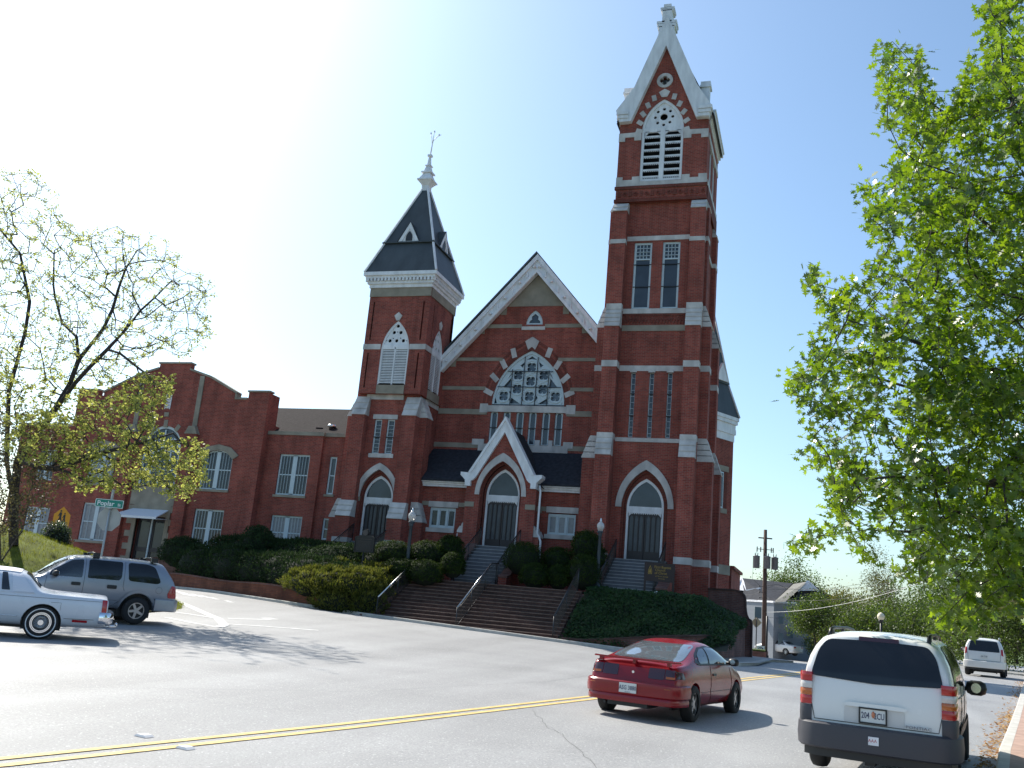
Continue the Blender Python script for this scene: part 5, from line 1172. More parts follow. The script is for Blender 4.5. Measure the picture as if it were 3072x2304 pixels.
def decal(bvh, poly, side, name, mt, par, off=.006, st=.09, r=.04, raw=False):
    """panel laid on the body: cut into small faces, each corner dropped onto the surface"""
    if not raw: poly = rc(poly, r)
    f, d = PROJ[side]; bm = bmesh.new()
    tr = tessellate_polygon([[Vector((p[0], p[1], 0)) for p in poly]]); vv = [bm.verts.new((p[0], p[1], 0)) for p in poly]
    for t in tr:
        try: bm.faces.new([vv[i] for i in t])
        except Exception: pass
    for ax in (0, 1):
        lo, hi = min(p[ax] for p in poly), max(p[ax] for p in poly); k = int((hi-lo)/st)
        for i in range(1, k+1):
            c = lo+(hi-lo)*i/(k+1); no = (1, 0, 0) if ax == 0 else (0, 1, 0); co = (c, 0, 0) if ax == 0 else (0, c, 0)
            bmesh.ops.bisect_plane(bm, geom=bm.verts[:]+bm.edges[:]+bm.faces[:], plane_co=co, plane_no=no, dist=1e-5)
    dead = []
    for v in bm.verts:
        h = bvh.ray_cast(f(v.co.x, v.co.y), d)
        if h[0] is None: dead.append(v); continue
        v.co = h[0]+(h[1] if h[1].dot(d) < 0 else -h[1])*off*.5-d*off*.7
    if dead: bmesh.ops.delete(bm, geom=dead, context='VERTS')
    me = bpy.data.meshes.new(name); bm.to_mesh(me); bm.free(); me.materials.append(mt)
    me.polygons.foreach_set('use_smooth', [True]*len(me.polygons))
    o = bpy.data.objects.new(name, me); C.objects.link(o); o.parent = par; return o
def seam(bvh, pts, side, par, w=.006, name='panel_gap', mt=None, off=.003):
    """thin line on the body surface"""
    f, d = PROJ[side]; P = []
    for i in range(len(pts)-1):
        a, c = pts[i], pts[i+1]; n = max(1, int(math.dist(a, c)/.06)); P += [(a[0]+(c[0]-a[0])*k/n, a[1]+(c[1]-a[1])*k/n) for k in range(n)]
    P.append(pts[-1]); H = []
    for p in P:
        h = bvh.ray_cast(f(*p), d)
        if h[0] is not None: H.append(h[0]-d*off)
    if len(H) > 1: b = MB(); b.tube(H, w, 4); o = b.build(name, mt or BLK); o.parent = par; return o
def wheel(par, x, y, r, w=.2, style='alloy', mesh=None, spokes=5, rr=.64):
    if mesh is None:
        b = MB(); prof = [(r*rr, -w*.46), (r*.86, -w*.5), (r*.97, -w*.38), (r, -w*.15), (r, w*.15), (r*.97, w*.38), (r*.86, w*.5), (r*rr, w*.46)]; n = 32; vs = []
        for q, yy in prof:
            for k in range(n): a = 2*PI*k/n; vs.append((q*math.cos(a), yy, q*math.sin(a)))
        b.add(vs, [(i*n+k, i*n+(k+1) % n, (i+1)*n+(k+1) % n, (i+1)*n+k) for i in range(len(prof)-1) for k in range(n)], 0, True)
        b.add([(r*rr*math.cos(2*PI*k/n), -w*.1, r*rr*math.sin(2*PI*k/n)) for k in range(n)], [tuple(range(n))])
        t = b.build('wheel', RUB); b = MB()
        Q = lambda u, v, w_: Vector((u, w_, v)); yo = w*.36; R = r*rr*1.02
        b.ring(circ(0, 0, R, 30), circ(0, 0, R*.88, 30), yo, -w*.1, Q, closed=True)
        if style == 'wire':
            for k in range(36):
                a = 2*PI*k/36; b.tube([(R*.25*math.cos(a), yo*1.05, R*.25*math.sin(a)), (R*.82*math.cos(a), yo*.8, R*.82*math.sin(a))], R*.016, 4)
            b.ring(circ(0, 0, R*.85, 30), circ(0, 0, R*.76, 30), yo*.9, yo*.6, Q, closed=True); b.prism(circ(0, 0, R*.26, 16), yo*1.15, 0, Q)
        else:
            for k in range(spokes):
                a = 2*PI*k/spokes+.3; c, s = math.cos(a), math.sin(a); h = R*.17; h2 = R*.13
                b.prism([(R*.1*c-h*s, R*.1*s+h*c), (R*.92*c-h2*s, R*.92*s+h2*c), (R*.92*c+h2*s, R*.92*s-h2*c), (R*.1*c+h*s, R*.1*s-h*c)], yo*.85, yo*.45, Q)
            b.prism(circ(0, 0, R*.24, 16), yo*.95, 0, Q)
            for k in range(5): a = 2*PI*k/5; b.prism(circ(R*.36*math.cos(a), R*.36*math.sin(a), R*.05, 6), yo*.9, yo*.5, Q)
        ri = b.build('rim', ALLOY if style != 'wire' else CHR); ri.parent = t
        kids = [ri]
        if style == 'wire':
            b = MB(); b.ring(circ(0, 0, r*.86, 36), circ(0, 0, r*.80, 36), w*.505, w*.45, Q, closed=True); q_ = b.build('whitewall', mat('whitewall', (.7, .7, .7), .6)); q_.parent = t; kids.append(q_)
        b = MB(); b.prism(circ(0, 0, R*.9, 24), yo*.3, yo*.2, Q); q_ = b.build('brake_disc', BLK); q_.parent = t
    else:
        t = mesh.copy(); C.objects.link(t)
        for ch_ in [c for c in bpy.data.objects if c.parent == mesh]: c2 = ch_.copy(); C.objects.link(c2); c2.parent = t
    t.parent = par; t.location = (x, y, r); t.rotation_euler = (0, 0.4*x, 0) if y > 0 else (0, .3, PI)
    return t
def wells(par, wheels, wr, half):
    b = MB()
    for wx in wheels:
        for s in (-1, 1):
            k = 20; P = [(wx+wr*.99*math.cos(PI*i/k-.12*(1 if i == 0 else 0)), wr*.86+wr*.99*math.sin(PI*i/k)) for i in range(k+1)]+[(wx-wr*.99, .18), (wx+wr*.99, .18)]
            b.prism(P, s*.5, s*.54, lambda u, v, w: Vector((u, w, v)))
    o = b.build('wheel_well', BLK); o.parent = par
    b = MB(); b.box(wheels[0]-.1, wheels[1]+.1, -.5, .5, .2, .36); b.box(wheels[0]-.06, wheels[0]+.06, -.7, .7, .22, .32); o = b.build('underbody', BLK); o.parent = par
def strip(par, path, z0, z1, th, name, mt, half=True, smooth=True, crown=.02):
    """bumper or moulding: plan path (x,y) extruded between z0 and z1 with rounded section"""
    pts = path+[(x, -y) for x, y in reversed(path) if y != 0] if half else path; vs = []; n = len(pts)
    prof = [(0, z0), (crown*.7, z0+.02), (crown, (z0+z1)/2), (crown*.7, z1-.02), (0, z1), (-th, z1), (-th, z0)]; m = len(prof)
    for i, p in enumerate(pts):
        a, c = pts[max(0, i-1)], pts[min(n-1, i+1)]; d = Vector((c[0]-a[0], c[1]-a[1])).normalized(); nx, ny = d.y, -d.x
        if half: nx, ny = -abs(nx)*1 if True else nx, ny
        nx, ny = d.y, -d.x
        if nx*(-1)+0 < 0 and False: pass
        for o_, z in prof: vs.append((p[0]+nx*o_, p[1]+ny*o_, z))
    fs = [(m*i+j, m*i+(j+1) % m, m*i+m+(j+1) % m, m*i+m+j) for i in range(n-1) for j in range(m)]+[tuple(range(m)), tuple(m*n-1-k for k in range(m))]
    b = MB(); b.add(vs, fs, 0, True); o = b.build(name, mt); o.parent = par
    try: o.data.set_sharp_from_angle(angle=math.radians(40))
    except Exception: pass
    return o
def car_root(name, X, Y, Z, az, label, cat, group=None):
    return empty(name, (X, Y, Z), PI/2-math.radians(az), label, cat, group)
def finish_body(rows, wx, wr, par, mt, **kw):
    me = body_mesh(rows, wx, wr, **kw); me.materials.clear(); me.materials.append(mt)
    me.polygons.foreach_set('material_index', [0]*len(me.polygons))
    o = bpy.data.objects.new('body', me); C.objects.link(o); o.parent = par
    return o, BVHTree.FromPolygons([v.co[:] for v in me.vertices], [p.vertices[:] for p in me.polygons])
def plate(par, x, y, z, w, h, txt, rot=0, frame=None, tm=PTXT, small=None):
    b = MB(); b.box(x-.012, x, y-w/2, y+w/2, z-h/2, z+h/2); o = b.build('number_plate', PLATE); o.parent = par
    if frame: b = MB(); b.ring([(-u, v) for u, v in rect(y*-1-w/2-.012, -y+w/2+.012, z-h/2-.012, z+h/2+.012)], [(-u, v) for u, v in rect(-y-w/2+.006, -y+w/2-.006, z-h/2+.006, z+h/2-.006)], -.022+x, x, lambda u, v, w_: Vector((w_, u, v)), closed=True); q_ = b.build('plate_frame', frame); q_.parent = o
    M_ = Matrix.Translation((x-.0135, y, z)) @ Matrix(((0, 0, -1, 0), (-1, 0, 0, 0), (0, 1, 0, 0), (0, 0, 0, 1)))
    text_obj(txt, h*.62, M_, tm, 'plate_text', o, depth=.001, sx=.78 if len(txt) < 9 else .66, bold=.0012)
    if small: text_obj(small, h*.15, Matrix.Translation((0, 0, -h*.42)) @ M_, tm, 'plate_text', o, depth=.0005)
    return o
def mirror(par, x, y, z, mt, s, big=1.0):
    b = MB(); c = Vector((x, y+s*.12*big, z)); k = 10
    prof = [(.0, .45), (.03, .85), (.07, 1.0), (.12, .8), (.16, .3)]
    vs = []
    for dx, q in prof:
        for i in range(k): a = 2*PI*i/k; vs.append(c+Vector((dx, .12*big*q*math.copysign(abs(math.cos(a))**.7, math.cos(a)), .085*big*q*math.copysign(abs(math.sin(a))**.7, math.sin(a)))))
    b.add(vs, [(i*k+j, i*k+(j+1) % k, (i+1)*k+(j+1) % k, (i+1)*k+j) for i in range(len(prof)-1) for j in range(k)]+[tuple(range(k)), tuple(range(5*k-1, 4*k-1, -1))], 0, True)
    b.tube([(x+.1, y-s*.04, z-.03), (x+.08, y+s*.06, z-.01)], .03, 6); o = b.build('door_mirror', mt); o.parent = par
    b = MB(); b.prism(circ(c.y, c.z, .055*big, 14), x-.004, x+.001, lambda u, v, w: Vector((w, u, v))); q_ = b.build('mirror_glass', CHR); q_.parent = o

# ======== red coupe ========
rcar = car_root('coupe', -2.85, 15.95, G(-2.7, 17)-.02, 11.6, 'dark red two-door coupe with rear spoiler driving away beside the yellow line', 'car')
rows = [(-.0, .30, .62, .47, .735, .80, .70, .90, .60, .01, .06, .02, .0, -.03, .10, .12, .14, .15, .16),
        (.22, .26, .72, .50, .825, .86, .77, .935, .64, .01, 0, 0, 0, 0, 0, 0, 0, 0, 0),
        (.55, .22, .76, .55, .845, .89, .80, .97, .64, .01), (1.05, .20, .77, .56, .845, .905, .80, 1.12, .60, .015), (1.6, .19, .77, .55, .84, .91, .79, 1.245, .56, .02), (2.05, .19, .77, .55, .84, .91, .79, 1.285, .56, .02),
        (2.45, .19, .77, .55, .84, .905, .79, 1.24, .585, .02), (2.95, .19, .77, .55, .845, .88, .80, 1.02, .66, .02), (3.2, .20, .77, .54, .845, .84, .79, .91, .66, .02), (3.6, .22, .75, .50, .83, .76, .77, .82, .62, .015),
        (3.95, .24, .7, .45, .78, .64, .70, .69, .56, .01), (4.14, .28, .58, .42, .64, .52, .58, .57, .46, .01)]
_, bv = finish_body(rows, (.82, 3.28), .345, rcar, P_RED)
wells(rcar, (.82, 3.28), .345, .84)
w0 = wheel(rcar, .82, .74, .30, .2, spokes=5, rr=.6); [wheel(rcar, x, y, .30, mesh=w0) for x, y in ((.82, -.74), (3.28, .74), (3.28, -.74))]
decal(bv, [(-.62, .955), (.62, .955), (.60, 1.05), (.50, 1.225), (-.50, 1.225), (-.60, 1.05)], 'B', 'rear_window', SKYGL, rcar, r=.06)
for s in ('L', 'R'):
    decal(bv, [(.95, .955), (1.2, 1.075), (1.6, 1.19), (2.0, 1.225), (2.35, 1.2), (2.7, 1.09), (3.05, .925), (3.0, .895), (1.2, .91)], s, 'side_window_surround', BLK, rcar, off=.004, r=.03)
    decal(bv, [(1.15, .97), (1.3, 1.08), (1.62, 1.17), (1.78, 1.18), (1.62, .94), (1.2, .94)], s, 'quarter_window', CGL, rcar, off=.009, r=.03)
    decal(bv, [(1.85, 1.19), (2.05, 1.2), (2.35, 1.175), (2.68, 1.06), (2.9, .95), (2.8, .925), (1.7, .935)], s, 'side_window', CGL, rcar, off=.009, r=.03)
    seam(bv, [(1.72, .9), (1.70, .5), (1.85, .27)], s, rcar, .004); seam(bv, [(2.85, .86), (2.95, .6), (2.9, .27)], s, rcar, .004); seam(bv, [(1.1, .47), (3.0, .47)], s, rcar, .004)
    seam(bv, [(1.02, .93), (1.25, .915), (2.95, .905)], s, rcar, .007)
    decal(bv, [(1.82, .73), (2.0, .73), (2.0, .77), (1.82, .77)], s, 'door_handle', BLK, rcar, off=.012, r=.01)
decal(bv, [(3.12, -.62), (3.12, .62), (2.62, .52), (2.62, -.52)], 'T', 'windscreen', CGL, rcar)
for s in (-1, 1):
    decal(bv, sorted([(s*.27, .67), (s*.54, .67), (s*.54, .84), (s*.27, .84)], key=lambda p: math.atan2(p[1]-.75, p[0]-s*.4)), 'B', 'black_rear_panel', TAILD, rcar, r=.015)
    decal(bv, sorted([(s*.55, .68), (s*.745, .68), (s*.735, .82), (s*.55, .84)], key=lambda p: math.atan2(p[1]-.75, p[0]-s*.65)), 'B', 'tail_light', TAILD, rcar, off=.007, r=.02)
    decal(bv, [(.1, .70), (.34, .70), (.28, .80), (.12, .82)], 'L' if s > 0 else 'R', 'tail_light', TAILD, rcar, r=.02)
    decal(bv, sorted([(s*.57, .69), (s*.72, .69), (s*.72, .725), (s*.57, .725)], key=lambda p: math.atan2(p[1]-.705, p[0]-s*.65)), 'B', 'amber_light', AMB, rcar, off=.011, r=.005)
    decal(bv, sorted([(s*.225, .40), (s*.265, .40), (s*.265, .58), (s*.225, .58)], key=lambda p: math.atan2(p[1]-.49, p[0]-s*.245)), 'B', 'reversing_light', CLR, rcar, off=.012, r=.005, raw=True)
    mirror(rcar, 2.55, s*.84, .97, BLK, s, .85)
strip(rcar, [(.45, .85), (.3, .842), (.16, .82), (.05, .775), (-.03, .69), (-.065, .56), (-.085, .3), (-.09, 0)], .38, .60, .12, 'rear_bumper', P_RED, crown=.03)
strip(rcar, [(.45, .84), (.3, .832), (.16, .81), (.05, .765), (-.03, .68), (-.065, .55), (-.085, .3), (-.09, 0)], .27, .375, .1, 'lower_valance', P_RED, crown=.01)
seam(bv, [(-.7, .535), (.7, .535)], 'B', rcar, .005, name='bumper_trim', mt=AMB, off=.10)
b = MB()
b.ring([(.22, .765), (.12, .735), (.06, .62), (.03, .35), (.02, 0), (.03, -.35), (.06, -.62), (.12, -.735), (.22, -.765)], [(.26, .762), (.20, .70), (.16, .6), (.14, .35), (.13, 0), (.14, -.35), (.16, -.6), (.20, -.70), (.26, -.762)], .940, .962, plain)
for y in (-.6, 0, .6): b.box(.09, .16, y-.03, y+.03, .88, .942)
o = b.build('spoiler', P_RED); o.parent = rcar
plate(rcar, -.135, 0, .495, .30, .15, 'ASG 3880', small='GEORGIA')
b = MB(); b.prism(circ(0, .745, .022, 10), .06, .085, lambda u, v, w: Vector((w, u, v))); o = b.build('badge', CHR); o.parent = rcar
b = MB(); b.tube([(.1, .45, .24), (-.02, .45, .23)], .025, 8); b.box(.0, .5, -.3, .4, .2, .28); o = b.build('exhaust', BLK); o.parent = rcar

# ======== white minivan ========
van = car_root('minivan', .67, 12.05, G(1, 13)+.03, 9.5, 'white minivan with dark grey bumper and black roof rails parked by the right kerb', 'van')
rows = [(.0, .30, .70, .48, .84, 1.06, .845, 1.60, .66, .025, .05, .04, .03, .02, .03, .13, .27, .29, .28),
        (.14, .28, .78, .60, .90, 1.09, .89, 1.635, .69, .025, 0, 0, 0, 0, .03, .12, .22, .24, .24),
        (.5, .27, .8, .7, .915, 1.10, .90, 1.66, .71, .03, 0, 0, 0, 0, .0, .05, .1, .1, .1), (1.2, .26, .8, .7, .92, 1.08, .905, 1.68, .72, .03), (2.4, .25, .8, .7, .92, 1.05, .905, 1.685, .72, .03), (3.1, .25, .8, .7, .92, 1.03, .905, 1.64, .71, .03),
        (3.7, .25, .8, .65, .915, 1.0, .90, 1.36, .74, .03), (4.1, .26, .8, .62, .905, .97, .89, 1.10, .77, .03), (4.5, .27, .78, .58, .89, .88, .85, .97, .74, .02), (4.85, .28, .72, .52, .82, .76, .78, .82, .66, .02), (5.05, .32, .6, .5, .7, .62, .64, .66, .52, .01)]
_, bv = finish_body(rows, (.98, 3.98), .40, van, P_WHITE, bulge=.045)
wells(van, (.98, 3.98), .40, .9)
w0 = wheel(van, .98, .80, .345, .22, spokes=5, rr=.62); [wheel(van, x, y, .345, mesh=w0) for x, y in ((.98, -.80), (3.98, .80), (3.98, -.80))]
decal(bv, [(-.78, 1.13), (0, 1.095), (.78, 1.13), (.70, 1.44), (.60, 1.565), (0, 1.585), (-.60, 1.565), (-.70, 1.44)], 'B', 'rear_window', CGL2, van, off=.008, r=.07)
decal(bv, [(-.26, 1.572), (.22, 1.572), (.22, 1.618), (-.26, 1.618)], 'B', 'high_brake_light', TAILD, van, off=.01, r=.005)
for s in ('L', 'R'):
    decal(bv, [(.42, 1.15), (.55, 1.5), (.75, 1.585), (1.7, 1.6), (1.7, 1.11), (.5, 1.11)], s, 'side_window', CGL2, van, off=.008, r=.05)
    decal(bv, [(1.8, 1.6), (2.75, 1.585), (2.75, 1.09), (1.8, 1.11)], s, 'side_window', CGL2, van, off=.008, r=.04)
    decal(bv, [(2.83, 1.585), (3.15, 1.55), (3.75, 1.15), (3.7, 1.06), (2.83, 1.085)], s, 'side_window', CGL, van, off=.008, r=.04)
    seam(bv, [(1.75, 1.6), (1.75, .35)], s, van, .005); seam(bv, [(2.8, 1.6), (2.8, .35)], s, van, .005); seam(bv, [(.6, 1.0), (2.8, .98)], s, van, .009)
    decal(bv, [(1.42, .64), (3.56, .64), (3.56, .3), (1.42, .3)], s, 'side_cladding', CLAD, van, off=.03, r=.03)
    decal(bv, [(1.42, .62), (1.40, .78), (1.24, .88), (.98, .92), (.72, .88), (.56, .78), (.52, .62), (.57, .62), (.62, .74), (.76, .83), (.98, .865), (1.2, .83), (1.33, .74), (1.37, .62)], s, 'arch_moulding', CLAD, van, off=.025, raw=True)
    decal(bv, [(2.6, .86), (2.78, .86), (2.78, .9), (2.6, .9)], s, 'door_handle', BLK, van, off=.02, r=.01)
decal(bv, [(3.3, -.66), (3.3, .66), (4.05, .74), (4.05, -.74)], 'T', 'windscreen', CGL, van)
for s in (-1, 1):
    sd_ = 'L' if s > 0 else 'R'
    tp_p = [(.30, .922), (.16, .918), (.08, .90), (.045, .865), (.035, .80), (.03, .755)]
    for z0, z1, mt_, nm in ((.80, .90, TAIL, 'tail_light'), (.90, .98, AMB, 'indicator'), (.98, 1.06, CLR, 'reversing_light'), (1.06, 1.17, TAIL, 'tail_light')):
        strip(van, tp_p if s > 0 else [(x, -y) for x, y in reversed(tp_p)], z0, z1-.004, .06, nm, mt_, half=False, crown=.006)
    strip(van, tp_p if s > 0 else [(x, -y) for x, y in reversed(tp_p)], .60, .795, .06, 'corner_cladding', CLAD, half=False, crown=.006)
    mirror(van, 3.4, s*.90, 1.05, BLK, s, 1.25)
    b = MB(); y = s*.60; b.tube([(.42, y, 1.60), (.5, y, 1.68), (.75, y, 1.705), (1.9, y, 1.72), (2.5, y, 1.705), (2.75, y, 1.64)], [.03, .024, .02, .02, .02, .03], 8)
    for x in (.62, 1.5): b.box(x-.06, x+.06, y-.02, y+.02, 1.58, 1.70)
    o = b.build('roof_rail', BLK); o.parent = van
strip(van, [(.55, .945), (.36, .943), (.22, .925), (.10, .885), (.02, .82), (-.035, .72), (-.06, .55), (-.07, .3), (-.075, 0)], .33, .62, .14, 'rear_bumper', CLAD, crown=.035)
strip(van, [(.5, .90), (.1, .85), (.0, .7), (-.03, 0)], .24, .34, .1, 'bumper_valance', BLK, crown=.0)
seam(bv, [(-.755, 1.1), (-.775, .9), (-.72, .645), (.72, .645), (.775, .9), (.755, 1.1)], 'B', van, .005)
for p_ in ([(-.36, .83), (.34, .83), (.36, .86), (.3, .875), (-.3, .875), (-.38, .86)],): decal(bv, p_, 'B', 'plate_recess_lip', P_WHITE, van, off=.028, r=.02)
decal(bv, [(-.34, .64), (.36, .64), (.36, .83), (-.34, .83)], 'B', 'plate_recess', mat('recess_paint', (.58, .57, .55), .3), van, off=.004, r=.03)
plate(van, .015, .02, .745, .305, .155, '204   2CU', frame=BLK)
b = MB(); b.lathe([(0, 0), (.018, .02), (.022, .05), (.01, .075), (0, .08)], (0, 0, 0), 8); o = b.build('plate_emblem', mat('peach', (.55, .2, .1), .5)); o.parent = van; o.location = (0.0, .015, .72)
M_ = Matrix.Translation((-.0, -.50, .675)) @ Matrix(((0, 0, -1, 0), (-1, 0, 0, 0), (0, 1, 0, 0), (0, 0, 0, 1)))
o = text_obj('PONTIAC', .045, M_, mat('grey_badge', (.2, .19, .2), .3), 'badge_lettering', van, depth=.006, sx=1.5)
b = MB(); b.box(-.118, -.108, -.06, .06, .44, .53); o = b.build('bumper_sticker', WHITE); o.parent = van
M_ = Matrix.Translation((-.1185, .01, .487)) @ Matrix(((0, 0, -1, 0), (-1, 0, 0, 0), (0, 1, 0, 0), (0, 0, 0, 1))); text_obj('AAA', .05, M_, TAIL, 'sticker_text', o, depth=.0005)
b = MB(); b.tube([(.5, -.3, .27), (.05, -.3, .25)], .035, 8); b.box(.05, .3, .0, .12, .2, .3); o = b.build('exhaust', BLK); o.parent = van

van.scale = (1, .93, 1)
# ======== silver SUV (left, behind the sedan) ========
suv = car_root('suv', -18.35, 24.22, G(-18.7, 23.4), 217.0, 'silver grey SUV with roof bars seen side-on behind the white sedan', 'suv')
rows = [(.0, .40, .72, .56, .83, 1.10, .84, 1.62, .66, .03, .03, .02, .0, .0, .02, .22, .42, .44, .44),
        (.15, .38, .78, .66, .90, 1.12, .89, 1.70, .70, .03, 0, 0, 0, 0, .0, .14, .28, .3, .3),
        (.6, .38, .8, .8, .91, 1.13, .90, 1.76, .71, .03, 0, 0, 0, 0, 0, .02, .05, .05, .05), (1.4, .38, .8, .8, .91, 1.13, .90, 1.79, .72, .03), (2.6, .38, .8, .8, .91, 1.12, .90, 1.77, .71, .03), (3.05, .38, .8, .8, .91, 1.12, .90, 1.66, .71, .03),
        (3.5, .38, .8, .8, .91, 1.11, .89, 1.32, .74, .03), (3.8, .38, .8, .75, .90, 1.06, .87, 1.14, .74, .02), (4.4, .38, .78, .7, .88, 1.0, .83, 1.07, .68, .02), (4.75, .38, .76, .65, .85, .9, .78, .95, .62, .01), (4.88, .42, .66, .6, .76, .78, .7, .82, .55, .01)]
_, bv = finish_body(rows, (1.08, 4.02), .46, suv, P_SILVER)
wells(suv, (1.08, 4.02), .46, .9)
w0 = wheel(suv, 1.08, .79, .375, .25, spokes=5, rr=.6); [wheel(suv, x, y, .375, mesh=w0) for x, y in ((1.08, -.79), (4.02, .79), (4.02, -.79))]
for s in ('L', 'R'):
    decal(bv, [(.52, 1.2), (.72, 1.62), (.95, 1.68), (1.48, 1.68), (1.42, 1.18), (.62, 1.15)], s, 'side_window', CGL2, suv, off=.008, r=.09)
    decal(bv, [(1.62, 1.68), (2.45, 1.68), (2.52, 1.66), (2.52, 1.17), (1.68, 1.17), (1.62, 1.25)], s, 'side_window', CGL2, suv, off=.008, r=.05)
    decal(bv, [(2.66, 1.66), (2.95, 1.62), (3.45, 1.3), (3.5, 1.17), (2.66, 1.17)], s, 'side_window', CGL, suv, off=.008, r=.04)
    seam(bv, [(1.55, 1.7), (1.55, 1.0), (1.5, .9)], s, suv, .005); seam(bv, [(2.6, 1.7), (2.6, .48), (1.75, .46), (1.6, .6)], s, suv, .005); seam(bv, [(3.55, 1.15), (3.6, .5)], s, suv, .005); seam(bv, [(1.65, .62), (3.5, .62)], s, suv, .005)
    decal(bv, [(1.72, .93), (1.98, .93), (1.98, 1.03), (1.72, 1.03)], s, 'door_handle', BLK, suv, off=.02, r=.03); decal(bv, [(2.68, .95), (2.92, .95), (2.92, 1.04), (2.68, 1.04)], s, 'door_handle', BLK, suv, off=.02, r=.03)
    seam(bv, [(.55+.09*math.cos(t*PI/8), .98+.09*math.sin(t*PI/8)) for t in range(17)], s, suv, .003)
    decal(bv, [(.03, .78), (.27, .78), (.30, .9), (.2, 1.14), (.08, 1.10)], s, 'tail_light', TAIL, suv, off=.012, r=.04)
    A_ = [(1.08+.54*math.cos(t*PI/12), .40+.54*math.sin(t*PI/12)) for t in range(13)]; B_ = [(1.08+.475*math.cos(t*PI/12), .40+.475*math.sin(t*PI/12)) for t in range(13)]
    decal(bv, A_+B_[::-1], s, 'arch_flare', P_SILVER, suv, off=.04, raw=True)
decal(bv, [(3.05, -.62), (3.05, .62), (3.7, .7), (3.7, -.7)], 'T', 'windscreen', CGL, suv)
decal(bv, [(-.66, 1.2), (.66, 1.2), (.58, 1.58), (-.58, 1.58)], 'B', 'rear_window', CGL2, suv)
strip(suv, [(.62, .94), (.3, .93), (.08, .87), (-.06, .7), (-.1, 0)], .40, .74, .14, 'rear_bumper', P_SILVER, crown=.03)
mirror(suv, 3.3, .92, 1.22, BLK, 1, 1.1)
for x in (.75, 2.35):
    b = MB(); b.tube([(x, -.66, 1.84), (x, 0, 1.88), (x, .66, 1.84)], .028, 8)
    for s in (-1, 1): b.box(x-.09, x+.09, s*.66-.05, s*.66+.05, 1.74, 1.87)
    o = b.build('roof_bar', BLK); o.parent = suv
b = MB(); b.tube([(.25, -.2, .36), (-.12, -.2, .40)], .03, 6); b.tube([(.7, .5, .33), (.1, .6, .45)], .02, 6); o = b.build('tow_hitch', BLK); o.parent = suv

# ======== white sedan (far left) ========
sed = car_root('sedan', -15.35, 18.15, G(-15.5, 17), 228.0, 'boxy white sedan with vinyl roof and wire wheel covers, cut by the left edge', 'car')
rows = [(.0, .34, .80, .52, .90, .84, .90, .93, .78, .01, .02, 0, 0, 0, 0, .02, .04, .05, .05), (.12, .30, .86, .56, .945, .89, .93, .975, .82, .01), (.9, .26, .87, .6, .97, .91, .95, .99, .82, .02), (1.35, .25, .87, .6, .97, .92, .95, 1.03, .80, .02),
        (1.55, .25, .87, .6, .97, .92, .95, 1.2, .74, .02), (1.78, .25, .87, .6, .97, .92, .95, 1.38, .68, .02), (2.4, .25, .87, .6, .97, .92, .95, 1.41, .68, .03), (3.2, .25, .87, .6, .97, .92, .95, 1.40, .68, .03), (3.6, .25, .87, .6, .97, .92, .95, 1.22, .74, .02),
        (3.95, .25, .87, .6, .97, .91, .94, 1.0, .80, .02), (4.8, .27, .86, .58, .95, .88, .91, .95, .78, .01), (5.3, .28, .84, .55, .93, .84, .88, .9, .76, .01), (5.45, .32, .78, .5, .86, .76, .82, .8, .7, .01)]
_, bv = finish_body(rows, (1.28, 4.3), .395, sed, P_PALE)
wells(sed, (1.28, 4.3), .395, .95)
w0 = wheel(sed, 1.28, .86, .345, .2, style='wire', rr=.62); [wheel(sed, x, y, .345, mesh=w0) for x, y in ((1.28, -.86), (4.3, .86), (4.3, -.86))]
for s in ('L', 'R'):
    decal(bv, [(1.5, .95), (1.86, 1.355), (2.02, 1.375), (1.92, .95)], s, 'vinyl_roof_pillar', VINYL, sed, off=.008, r=.02)
    decal(bv, [(1.98, .97), (2.10, 1.33), (2.2, 1.33), (2.14, .97)], s, 'opera_window', CGL, sed, off=.008, r=.02)
    decal(bv, [(2.26, .965), (2.3, 1.35), (3.2, 1.35), (3.2, .965)], s, 'side_window', CGL, sed, off=.008, r=.03)
    decal(bv, [(3.26, .965), (3.26, 1.33), (3.5, 1.22), (3.72, .965)], s, 'side_window', CGL, sed, off=.008, r=.03)
    seam(bv, [(2.46, 1.36), (2.46, .75), (2.2, .55), (2.05, .3)], s, sed, .005); seam(bv, [(3.25, 1.36), (3.25, .3)], s, sed, .005); seam(bv, [(.15, .86), (5.2, .86)], s, sed, .004); seam(bv, [(2.3, .66), (5.2, .66)], s, sed, .005)
    seam(bv, [(.25, .47), (.85, .46)], s, sed, .005); seam(bv, [(1.75, .45), (3.9, .44)], s, sed, .008, mt=CHR, name='chrome_strip'); seam(bv, [(.95, .62), (1.15, .62), (1.15, .78), (.95, .78), (.95, .62)], s, sed, .003)
    decal(bv, [(2.62, .80), (2.82, .80), (2.82, .84), (2.62, .84)], s, 'door_handle', BLK, sed, off=.015, r=.01)
    decal(bv, [(.38, .40), (.68, .40), (.68, .45), (.38, .45)], s, 'side_marker', TAIL, sed, off=.012, r=.005)
    decal(bv, [(.02, .55), (.12, .55), (.14, .9), (.04, .9)], s, 'tail_light', TAIL, sed, off=.01, r=.01)
    seam(bv, [(2.2, .93), (1.5, .935)], s, sed, .008, mt=VINYL, name='roof_trim')
decal(bv, [(1.42, -.66), (1.42, .66), (1.74, .6), (1.74, -.6)], 'T', 'rear_window', CGL, sed, r=.03)
decal(bv, [(1.84, -.64), (1.84, .64), (3.25, .64), (3.25, -.64)], 'T', 'vinyl_roof', VINYL, sed, off=.012, r=.05)
for k in (2.34, 2.42, 2.50): decal(bv, [(k, .98), (k+.03, .98), (k+.03, 1.34), (k, 1.34)], 'L', 'window_bar', BLK, sed, off=.014, raw=True)
